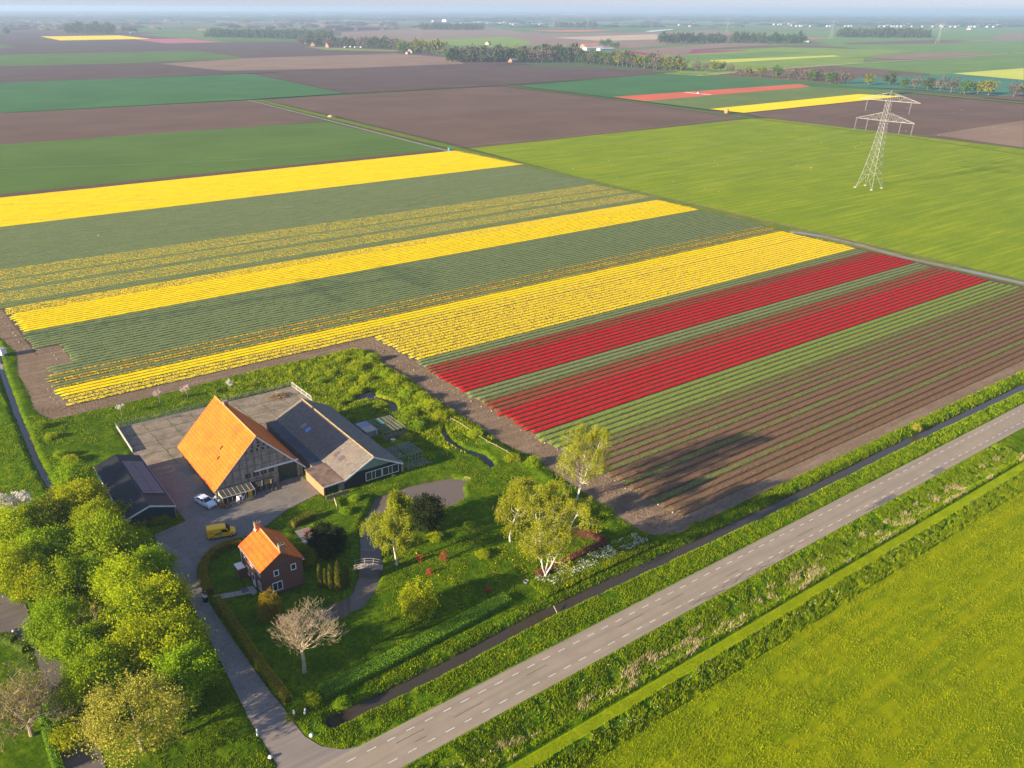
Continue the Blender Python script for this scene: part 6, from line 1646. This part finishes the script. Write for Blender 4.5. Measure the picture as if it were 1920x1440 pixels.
# ------------------------------------------------------------------ pylons and lines
M_STEEL = flat('galvanised_steel', (.35,.34,.33), .6, .12, .4)
M_STEELF = flat('far_steel', (.45,.43,.42), .6, .1, .1)
M_GLASSI = flat('insulator_glass', (.42,.40,.38), .3, .1)
def half_w(z):     # half width of the mast at a height
    return 5.0*(1-z/31)**1.15*.78+1.1 if z < 31 else 1.1+.0*z
def mast(mb, t=.12, tb=.065):
    lv = [0, 6.5, 11, 14.8, 18, 20.8, 23.2, 25.4, 27.4, 29.2, 31, 33, 35, 37, 39]
    hw = [4.3, 3.25, 2.7, 2.3, 2.0, 1.8, 1.62, 1.5, 1.4, 1.32, 1.25, 1.18, 1.1, 1.05, 1.0]
    cs = [(-1,-1),(1,-1),(1,1),(-1,1)]
    for i in range(len(lv)-1):
        z0, z1, a, b = lv[i], lv[i+1], hw[i], hw[i+1]
        for k in range(4):
            c, d = cs[k], cs[(k+1) % 4]
            mb.bar((c[0]*a, c[1]*a, z0), (c[0]*b, c[1]*b, z1), t)
            if i == 0:
                m = ((c[0]+d[0])/2*b, (c[1]+d[1])/2*b, z1)
                mb.bar((c[0]*a, c[1]*a, z0), m, tb*1.2); mb.bar((d[0]*a, d[1]*a, z0), m, tb*1.2)
                for u in (.35, .65): mb.bar(tuple(np.array((c[0]*a, c[1]*a, z0))*(1-u)+np.array(m)*u), (c[0]*(a+(b-a)*u), c[1]*(a+(b-a)*u), z0+(z1-z0)*u), tb*.8)
            else:
                mb.bar((c[0]*a, c[1]*a, z0), (d[0]*b, d[1]*b, z1), tb); mb.bar((d[0]*a, d[1]*a, z0), (c[0]*b, c[1]*b, z1), tb)
            mb.bar((c[0]*b, c[1]*b, z1), (d[0]*b, d[1]*b, z1), tb)
    for k in range(4): mb.bar((cs[k][0]*1.0, cs[k][1]*1.0, 39), (0, 0, 43.5), t*.8)
    for k in range(4): mb.bar((cs[k][0]*.5, cs[k][1]*.5, 41.2), (cs[(k+1)%4][0]*.5, cs[(k+1)%4][1]*.5, 41.2), tb)
def arm(mb, z, half, h, w0, t=.09, tb=.05, n=7):
    """cross arm along y"""
    for s in (-1, 1):
        tip = (0, s*half, z)
        for x in (-w0, w0):
            mb.bar((x, s*w0, z), (x*.12, s*half, z), t); mb.bar((x*.9, s*w0, z+h), (x*.1, s*half, z+.12), t*.8)
            for i in range(1, n):
                u0, u1 = (i-1)/n, i/n
                def lo(u): return np.array((x*(1-.88*u), s*(w0+(half-w0)*u), z))
                def hi(u): return np.array((x*.9*(1-.88*u), s*(w0+(half-w0)*u), z+h*(1-u)+.12*u))
                mb.bar(tuple(lo(u1)), tuple(hi(u1)), tb); mb.bar(tuple(lo(u0)), tuple(hi(u1)), tb) if i % 2 else mb.bar(tuple(hi(u0)), tuple(lo(u1)), tb)
        for i in range(n):
            u = i/n; y = s*(w0+(half-w0)*u); a = w0*(1-.88*u); y2 = s*(w0+(half-w0)*(i+1)/n); a2 = w0*(1-.88*(i+1)/n)
            mb.bar((-a, y, z), (a2, y2, z), tb); mb.bar((-a, y, z), (a, y, z), tb)
    mb.bar((-w0, -half*.0-w0, z), (-w0, w0, z), t); mb.bar((w0, -w0, z), (w0, w0, z), t)
mm = MB(); mast(mm); ME_MAST = mm.mesh('lattice_mast', M_STEEL)
mm = MB(); arm(mm, 30.4, 14.6, 3.6, 1.3); ME_LOW = mm.mesh('cross_arm', M_STEEL)
mm = MB(); arm(mm, 39.0, 14.9, 3.4, 1.05); ME_TOP = mm.mesh('cross_arm', M_STEEL)
mm = MB()
for s in (-1, 1):
    mm.bar((s*.28, 0, 0), (s*.28, 0, -.5), .06); mm.lathe([(.03,-.5)]+[q for k in range(9) for q in ((.085, -.7-k*.42), (.03, -.9-k*.42))]+[(.03,-4.6)], 6, (s*.28, 0, 0))
mm.bar((-.34, 0, -4.6), (.34, 0, -4.6), .09); mm.bar((0, 0, -4.6), (0, 0, -5.0), .12); ME_INS = mm.mesh('insulator', M_GLASSI)
mm = MB(); mm.box(-.6, .6, -.6, .6, -.3, .25); ME_FT = mm.mesh('concrete_foot', flat('footing_concrete', (.55,.42,.30), .9))
INS = [(14.2, 30.4), (8.3, 30.4), (-8.3, 30.4), (-14.2, 30.4), (10.8, 39.0), (-10.8, 39.0)]
def pylon(label, x, y, rz=0.0, s=1.0, z=0.0, group='high-voltage pylons of the two lines', far=False):
    t = thing('pylon', label, 'pylon', (x, y, z), rz, group); t.scale = (s, s, s)
    link('lattice_mast', ME_MAST, t); link('cross_arm', ME_LOW, t); link('cross_arm', ME_TOP, t)
    for yy, zz in INS: link('insulator', ME_INS, t, (0, yy, zz))
    if not far:
        for sx, sy in ((-1,-1),(1,-1),(1,1),(-1,1)): link('concrete_foot', ME_FT, t, (sx*4.3, sy*4.3, 0))
    return t
PX0, PY0 = at(1628.6, 352)
pylon('large steel lattice pylon standing in the green field at the right', PX0, PY0, R(-1.2))
pylon('steel lattice pylon of the same line outside the left edge of the picture', PX0-402, PY0+8, R(-1.2))
for (qx, qy), lab in (((1757,82),'pale lattice pylon far off at the right, the biggest of the distant ones'),((1557,73),'faint distant pylon left of the biggest distant one'),((1362,62.5),'faint distant pylon above the long wood right of centre'),((1221,55),'very faint pylon left of the one above the long wood'),((1101,54),'faint pylon in front of the small dark wood near the centre'),((1038,52),'leftmost of the very faint pylons near the centre')):
    x, y = at(qx, qy, -.8); pylon(lab, x, y, R(40), 1.15, -.85, far=True)
M_WIRE = flat('aluminium_wire', (.42,.42,.42), .4, .05)
for k, (yy, zz) in enumerate(INS+[(0, 48.5)]):
    for dx, nm in ((-402, 'towards the left edge'), (430, 'towards the right edge')):
        z0 = zz-5 if k < 6 else 43.5; pts = []
        for i in range(25):
            u = i/24; pts.append((PX0+dx*u, PY0+yy+8*u*(1 if dx < 0 else -1), z0-(9.5 if k < 6 else 6.5)*4*u*(1-u)))
        w_ = MB().tube(pts, .017, 4, cap=False).build('power_cable', M_WIRE)
        tag(w_, ['outer lower cable on the far side','inner lower cable on the far side','inner lower cable on the near side','outer lower cable on the near side','upper cable on the far side','upper cable on the near side','earth wire from the pylon tip'][k]+' running '+nm, 'cable', 'cables of the high-voltage line')

# ------------------------------------------------------------------ distant trees
def far_proto(key, mat, nc, per, size, zs=.9, cr=.55):
    C, cc = clump_cloud(nc, per, (1, 1, zs), cr, .8, .45, -.7); C[:, 2] += 1.15; v, f = leaves(C, size, .75); CR[key] = npmesh('crown', v, f, mat)
far_proto('f_green', L_FAR, 26, 16, .34); far_proto('f_yel', L_FARY, 26, 15, .33); far_proto('f_twig', L_FARB, 24, 12, .26); far_proto('f_green2', L_FAR, 22, 18, .36, 1.15)
L_FARG = leafmat('far_leaves_fresh', (.06,.12,.02), (.11,.18,.025), .3, .15, sc_=.03); far_proto('f_fresh', L_FARG, 26, 16, .34)
mm = MB(); mm.tube([(0,0,-.3),(0,0,.5),(.02,0,1.2)], [.07,.05,.03], 5)
for k in range(5): a = k*1.25; mm.tube([(0,0,.5),(math.cos(a)*.5, math.sin(a)*.5, 1.25)], [.035,.01], 3, cap=False)
ME_FTR = mm.mesh('trunk', flat('far_bark', (.20,.16,.12), .95, .2, .2))
def ftree(key, label, x, y, r_, group, z=-.8, sz=1.0, cat='tree'):
    t = thing('distant_tree', label, cat, (x, y, z), random.uniform(0, 6.28), group); t.scale = (r_, r_, r_*sz)
    link('trunk', ME_FTR, t); link('crown', CR[key], t); return t
rowt = [(1305,137,'f_twig'),(1322,138,'f_twig'),(1340,137,'f_yel'),(1352,136,'f_yel'),(1369,140,'f_twig'),(1387,145,'f_twig'),(1403,146,'f_yel'),(1426,148,'f_yel'),(1455,149,'f_fresh'),(1477,152,'f_twig'),(1497,152,'f_twig'),(1512,154,'f_twig'),(1522,155,'f_fresh'),(1537,155,'f_twig'),
 (1556,160,'f_fresh'),(1573,160,'f_twig'),(1590,160,'f_twig'),(1628,162,'f_yel'),(1667,162,'f_green'),(1695,168,'f_fresh'),(1714,170,'f_twig'),(1738,171,'f_green'),(1762,173,'f_twig'),(1783,176,'f_twig'),(1808,179,'f_fresh'),(1833,179,'f_yel'),(1853,181,'f_yel'),(1900,184,'f_twig'),(1918,182,'f_yel')]
DK = dict(f_green='dark green', f_yel='golden green', f_twig='nearly bare grey-brown', f_fresh='fresh green', f_green2='dark green')
for i, (qx, qy, key) in enumerate(rowt):
    x, y = at(qx, qy-4, 0); ftree(key, '%s roadside tree, %s from the left in the row behind the pylon' % (DK[key], ordinal(i)), x, y, random.uniform(4.8, 6.2)*(.8 if qx in (1695,) else 1), 'row of roadside trees behind the pylon', sz=1.1)
# belts of trees: (x0, y0, x1, y1, number, rows, radius, kinds, where)
belts = [
 (1278,134,1085,118,23,2,6.6,('f_yel','f_fresh','f_green','f_twig'),'in the tree belt right of the red-roofed farm sheds'),
 (842,117,1090,117,26,3,7.8,('f_twig','f_green','f_green','f_twig'),'in the wood round the red-roofed farm sheds'),
 (560,84,745,93,20,2,7.5,('f_green','f_green2','f_twig'),'in the tree belt behind the red farm houses'),
 (748,100,832,101,10,2,7.8,('f_yel','f_fresh','f_yel'),'round the lone orange-roofed farm'),
 (125,64,212,65,9,2,11.0,('f_green2','f_green'),'in the dark clump above the distant yellow field'),
 (226,61,256,62,3,1,8.0,('f_green2',),'beside the small white farm left of centre'),
 (1235,82,1360,81,13,2,8.5,('f_green2','f_green'),'in the left half of the long wood right of centre'),
 (1368,81,1508,82,15,2,8.5,('f_green2','f_green'),'in the right half of the long wood right of centre'),
 (1120,84,1160,92,5,1,5.5,('f_fresh','f_green'),'beside the far farm with long sheds'),
 (8,64,22,66,1,1,9.0,('f_green',),'round tree at the left edge'),
]
for x0, y0, x1, y1, n, rows, r_, kinds, where in belts:
    for i in range(n):
        for k in range(rows):
            u = (i+.5)/n; qx = x0+(x1-x0)*u+random.uniform(-3, 3); qy = y0+(y1-y0)*u-k*(2.2 if y0 > 90 else 1.1)
            x, y = at(qx, qy, -1.0); key = random.choice(kinds)
            ftree(key, 'distant %s tree %s' % (DK[key], where), x, y, r_*random.uniform(.8, 1.2), 'trees '+where, sz=random.uniform(.95, 1.3))
# four closed woods farther off, each one mass of crowns
for x0, y0, x1, y1, n, rows, r_, nm in ((385,70,620,74,28,3,8.5,'long_wood'),(788,56,905,57,14,3,9.5,'factory_wood'),(1040,52,1120,53,9,2,10,'small_wood'),(1570,70,1740,71,20,3,10,'town_wood')):
    V = []; F_ = []; b = 0
    for i in range(n):
        for k in range(rows):
            u = (i+.5)/n; x, y = at(x0+(x1-x0)*u+random.uniform(-3, 3), y0+(y1-y0)*u-k*1.1, -.8); s = r_*random.uniform(.8, 1.2)
            C, cc = clump_cloud(22, 12, (1, 1, 1.1), .6, .8, .5, -.6); C[:, 2] += 1.0; C = C*s+np.array([x, y, -.9]); v, f = leaves(C, .42*s, .8)
            V.append(v); F_.append(f+b); b += len(v)
    tag(link(nm, npmesh(nm, np.concatenate(V), np.concatenate(F_), L_FAR)), kind='stuff')
# the far country reads as one mass: hedgerows, woods and towns to the horizon
def far_mass(name, n, y0, y1, rr, mat, x0=0, x1=1920, keepf=None, hz_=1.0, flatn=8):
    V = []; F_ = []
    for i in range(n):
        qx = random.uniform(x0-40, x1+40); qy = y0+(y1-y0)*random.random()**1.0
        if keepf and not keepf(qx, qy): continue
        x, y = at(qx, qy, -1.2); r_ = rr*random.uniform(.5, 1.6); l_ = random.choice((1, 1, 2, 4))*r_*random.uniform(1, 1.5); h = (7+random.random()*7)*hz_
        ang = random.choice((0, math.pi/2))+random.gauss(0, .15)
        b = len(V); m = flatn
        for lev, (sc_, z) in enumerate(((1, 0), (1.05, .45), (.75, .85), (.3, 1.0))):
            for k in range(m):
                a = 2*math.pi*k/m; px_, py_ = l_*sc_*math.cos(a)*random.uniform(.85, 1.15), r_*sc_*math.sin(a)*random.uniform(.85, 1.15)
                V.append((x+px_*math.cos(ang)-py_*math.sin(ang), y+px_*math.sin(ang)+py_*math.cos(ang), -1.3+h*z*random.uniform(.75, 1.2)))
        for lev in range(3):
            for k in range(m): F_.append((b+lev*m+k, b+lev*m+(k+1)%m, b+(lev+1)*m+(k+1)%m, b+(lev+1)*m+k))
    return tag(link(name, npmesh(name, V, np.array(F_), mat)), kind='stuff')
M_FW = fieldmat('far_wood', (.045,.065,.035), .3, 40); M_FW2 = fieldmat('far_wood_brown', (.10,.085,.06), .2, 60)
far_mass('far_woods', 900, 23, 40, 70, M_FW, hz_=1.15); far_mass('far_woods', 420, 21.5, 27, 190, M_FW, hz_=1.5)
far_mass('far_woods', 90, 40, 52, 26, M_FW, 620, 1920); far_mass('far_hedgerows', 120, 40, 58, 16, M_FW2, 0, 700)
far_mass('far_woods', 330, 33, 50, 34, M_FW, 1200, 1920, lambda a, b: b < 42 or a > 1500)
# distant houses
WALLS = [flat('far_wall_white', (.36,.35,.33), .8, .05, .1), flat('far_wall_brick', (.35,.20,.15), .8, .1, .1), flat('far_wall_grey', (.45,.46,.50), .8, .1, .1)]
ROOFS = [flat('far_roof_orange', (.62,.20,.08), .8, .1, .1), flat('far_roof_red', (.45,.09,.06), .8, .1, .1), flat('far_roof_grey', (.20,.20,.23), .7, .1, .1), flat('far_roof_pale', (.38,.40,.44), .7, .1, .1)]
HP = {}
def far_house(label, qx, qy, L_, W_, h, rh, wk, rk, rz, name='distant_house', cat='house', group=None):
    x, y = at(qx, qy, -.8); t = thing(name, label, cat, (x, y, -.95), rz, group)
    key = (L_, W_, h, rh)
    if key not in HP:
        m1 = MB(); m1.add([(-L_/2,-W_/2,0),(L_/2,-W_/2,0),(L_/2,W_/2,0),(-L_/2,W_/2,0),(-L_/2,-W_/2,h),(L_/2,-W_/2,h),(L_/2,W_/2,h),(-L_/2,W_/2,h),(-L_/2,0,h+rh-.1),(L_/2,0,h+rh-.1)], [(0,1,5,4),(1,2,6,9,5),(2,3,7,6),(3,0,4,8,7)])
        m2 = MB()
        for s in (-1, 1):
            m2.add([(-L_/2-.4,s*(W_/2+.4),h-.1),(L_/2+.4,s*(W_/2+.4),h-.1),(L_/2+.4,0,h+rh),(-L_/2-.4,0,h+rh),(-L_/2-.4,s*(W_/2+.4),h-.3),(L_/2+.4,s*(W_/2+.4),h-.3),(L_/2+.4,0,h+rh-.2),(-L_/2-.4,0,h+rh-.2)], [(0,1,2,3),(7,6,5,4),(0,4,5,1),(1,5,6,2),(3,7,4,0)])
        HP[key] = (m1, m2, MB().box(-.6,.6,-.05,.0,0,1.2))
    m1, m2, m3 = HP[key]
    m1.build('wall', WALLS[wk], t); m2.build('roof', ROOFS[rk], t)
    if L_ < 40:
        for s in (-1, 1):
            for k in (-.28, .28): link('window', m3.mesh('window', M_DARK), t, (L_*k, s*(W_/2+.03)+(.05 if s > 0 else 0), h*.4))
    return t
fh = [
 (906,113,24,13,5,4,1,1,-.03,'barn with a bright red roof and open front in the middle distance wood'),(964,117,18,10,4,3,1,2,-.03,'smaller white-edged barn just right of the red-roofed one'),(915,84,14,10,4,4,0,0,.5,'small orange roof peeping above the wood behind the red barn'),
 (770,100,14,10,4,5,0,0,.7,'main orange-roofed house of the lone farm'),(782,99,12,9,3.5,4,0,0,.1,'second orange roof of the lone farm'),(765,102,8,6,3,2.5,0,1,.2,'small white outbuilding of the lone farm'),
 (587,87,13,10,4,6,1,1,.9,'left red-roofed farm house before the long tree belt'),(618,89,15,11,4,6,1,1,.2,'right red-roofed farm house before the long tree belt'),(580,82,20,10,4,2,2,3,.0,'grey shed roof left of the red farm houses'),
 (648,90,7,5,2.5,1.5,0,3,.2,'first white caravan-like shed right of the red farm houses'),(658,89,7,5,2.5,1.5,0,3,.5,'second white shed right of the red farm houses'),(668,90,9,5,2.5,1.5,0,3,.1,'third white shed right of the red farm houses'),(678,90,7,5,2.5,1.5,0,3,.3,'fourth white shed right of the red farm houses'),
 (1105,90,40,16,5,4,1,0,-.1,'orange-roofed long shed of the far farm near the centre'),(1112,94,46,16,4.5,3,2,3,-.1,'pale long shed in front of the orange one'),(1135,95,38,14,4,2,2,3,-.1,'second pale shed of the far farm near the centre'),
 (1019,111,12,9,4,6,1,0,1.2,'dark gabled house with an orange tip among the trees left of centre'),(968,113,16,7,3.5,1.5,0,3,.1,'low white-roofed shed at the edge of the centre wood'),
 (62,41,22,14,5,4,0,1,.1,'white farm at the far left beside a poplar'),(76,41,26,12,4,3,0,2,.1,'second white farm building at the far left'),(249,63,16,8,4,2,0,3,.0,'small white shed at the end of the dark clump'),
 (238,34,30,14,5,4,0,0,.1,'white and orange farm in the far distance left of centre'),(555,38,34,14,5,4,0,0,.0,'distant orange roof left of centre'),(566,34,30,12,5,4,0,0,.4,'distant farm with orange roof, a little farther off'),(652,41,30,14,5,3,0,3,.0,'lone white distant shed above the long wood'),(648,36,26,14,5,4,0,0,.2,'small orange distant roof above the lone white shed'),
 (768,35.5,120,30,6,4,1,1,.0,'very long red-roofed hall in the distance left of centre'),(818,42,60,24,10,2,0,3,.0,'white gate-like hall beside the blue factory'),(850,41,150,50,14,2,2,2,.0,'large blue-grey factory hall on the horizon'),
 (1296,50,40,14,4,3,0,1,.2,'first white house of the hamlet right of centre'),(1275,48,30,12,5,4,0,0,.2,'second white house of the hamlet right of centre'),(1302,46,26,12,5,4,0,1,.5,'red-roofed house of the hamlet right of centre'),
 (1514,79,16,12,3,3,0,3,.3,'small white tent-like shed at the end of the long wood'),(1818,56,36,20,5,4,0,3,.2,'small white building far off at the right'),(1655,70,60,16,5,4,1,2,.1,'long brown shed in the wood below the pale town'),(1628,63,24,14,6,5,1,1,.4,'house with red roof in the wood below the pale town'),
]
for qx, qy, L_, W_, h, rh, wk, rk, rz, lab in fh: far_house(lab, qx, qy, L_, W_, h, rh, wk, rk, rz)
# pale terraces of the towns
for k in range(64):
    qx = 1455+k*6.6+random.uniform(-2, 2); qy = random.choice((46, 47, 48.5, 50))+.004*(qx-1455)
    far_house('pale house in the long terraces of the town at the right', qx, qy, 38, 11, 6, 3, random.choice((0,0,2)), random.choice((3,2,3)), random.choice((0, .1, .0)), 'town_house', 'house', 'houses of the pale town at the right')
for k in range(26):
    qx = 870+k*6.0+random.uniform(-2, 2); qy = random.uniform(43, 47)
    far_house('pale building in the industrial estate beyond the centre wood', qx, qy, 38, 11, 6, 3, random.choice((0,2)), random.choice((3,2,3)), 0, 'town_house', 'building', 'buildings of the estate beyond the centre')
for k in range(46):
    qx = random.uniform(0, 1900); qy = random.uniform(24, 36)
    far_house('pale speck of a far house near the horizon', qx, qy, 60, 20, 7, 3, 0, random.choice((0, 3, 3)), random.choice((0, .2)), 'far_house', 'house', 'far houses near the horizon')

# ------------------------------------------------------------------ farm machinery and birds in the fields
x, y = at(1312, 176, 0); tr_ = thing('tractor', 'blue tractor spraying the distant red tulip strip', 'tractor', (x, y, -.7), R(0))
M_TB = flat('tractor_blue', (.06,.12,.30), .4)
MB().box(.2,2.6,-.5,.5,.9,1.7).build('bonnet', M_TB, tr_); cb_ = MB().box(-1.3,.2,-.8,.8,.9,1.5).box(-1.25,.15,-.75,.75,2.65,2.8).build('cab', M_TB, tr_)
for a, b in ((-1.2,-.7),(-1.2,.7),(.1,-.7),(.1,.7)): MB().box(a-.06,a+.06,b-.06,b+.06,1.5,2.65).build('cab_post', M_TB, tr_)
MB().box(-3.4,-1.5,-1.0,1.0,.9,2.3).build('spray_tank', WALLS[2], tr_)
for xx, yy, r_ in ((-.8,.95,.95),(-.8,-.95,.95),(2.0,.85,.6),(2.0,-.85,.6)): wheel(tr_, xx, yy, r_, .5)
for s in (-1, 1): MB().bar((-3.2, s*1.0, 1.2), (-3.2, s*17, 1.3), .12, .25).build('spray_boom', WALLS[2], tr_)
x, y = at(1362, 211, 0); sb = thing('straw_stack', 'round orange-brown heap at the tip of the distant yellow strip', 'heap', (x, y, -.3), 0)
MB().lathe([(1.6,0),(1.9,.8),(1.7,2.2),(1.0,3.2),(.2,3.6)], 12).build('heap', flat('orange_straw', (.60,.27,.12), .9, .2, 1), sb, True); MB().lathe([(1.2,0),(1.1,.5),(.3,.9)], 9, (-1.6,-1.4,0)).build('loose_straw', bpy.data.materials['orange_straw'], sb)
x, y = at(842, 284, 0); bt = thing('blue_container', 'small bright blue tank at the far corner of the top yellow tulip block', 'tank', (x, y, 0), 0)
MB().lathe([(.75,.3),(.8,.4),(.8,2.0),(.7,2.15),(.2,2.25)], 12).build('tank', flat('bright_blue', (.04,.30,.55), .5), bt); MB().box(-.7,.7,-.7,.7,0,.3).build('stand', M_DARK, bt)
x, y = at(620, 219, 0); fs_ = thing('straw_bale_heap', 'small pale straw heap on the grass strip between two brown fields', 'heap', (x, y, 0), 0)
MB().lathe([(2.6,0),(2.3,.6),(1.2,1.2),(.2,1.4)], 10).build('heap', flat('pale_straw', (.45,.38,.18), .9, .2, 1), fs_); MB().lathe([(1.5,0),(1.2,.4),(.3,.7)], 8, (3.2,.6,0)).build('loose_straw', bpy.data.materials['pale_straw'], fs_)
gm = MB(); gm.add([(-.2,0,0),(0,-.07,0),(.22,0,0),(0,.07,0),(0,0,.1),(0,0,-.07)], [(0,1,4),(1,2,4),(2,3,4),(3,0,4),(1,0,5),(2,1,5),(3,2,5),(0,3,5)])
gw = MB()
for s in (-1, 1): gw.add([(-.08,s*.05,.04),(.1,s*.05,.04),(.02,s*.5,.2),(-.04,s*.5,.2),(-.08,s*.05,.06),(.1,s*.05,.06),(.02,s*.5,.215),(-.04,s*.5,.215)], [(0,1,2,3),(7,6,5,4),(0,4,5,1),(1,5,6,2),(2,6,7,3),(3,7,4,0)])
GB = gm.mesh('body', M_WHITE); GW = gw.mesh('wings', M_WHITE)
gulls = [(1535,221,1),(1571,229,1),(1700,203,1),(1803,206,1),(1887,203,1),(1889,214,1),(1786,212,1),(1864,239,1),(1887,241,1),(1803,247,1),(1780,244,1),(1760,254,1),(1676,243,1),(1699,246,1),(1516,262,8),(1540,268,8),(1603,277,8),(1494,310,5),(1520,315,5),(1427,285,6),(1340,301,3),(1157,334,3),(1262,340,2),(1348,359,2),(1322,354,4),(1255,288,3),(1075,317,3),(1141,301,3),(1520,314,3),(1615,268,2),(1345,308,2),(627,346,2),(184,442,2),(562,358,2)]
for qx, qy, z in gulls:
    x, y = at(qx, qy, z); g = thing('gull', 'white gull flying low over the fields', 'bird', (x, y, z), random.uniform(0, 6.28), 'white gulls over the fields'); g.scale = (1.15,)*3
    link('body', GB, g); link('wings', GW, g)
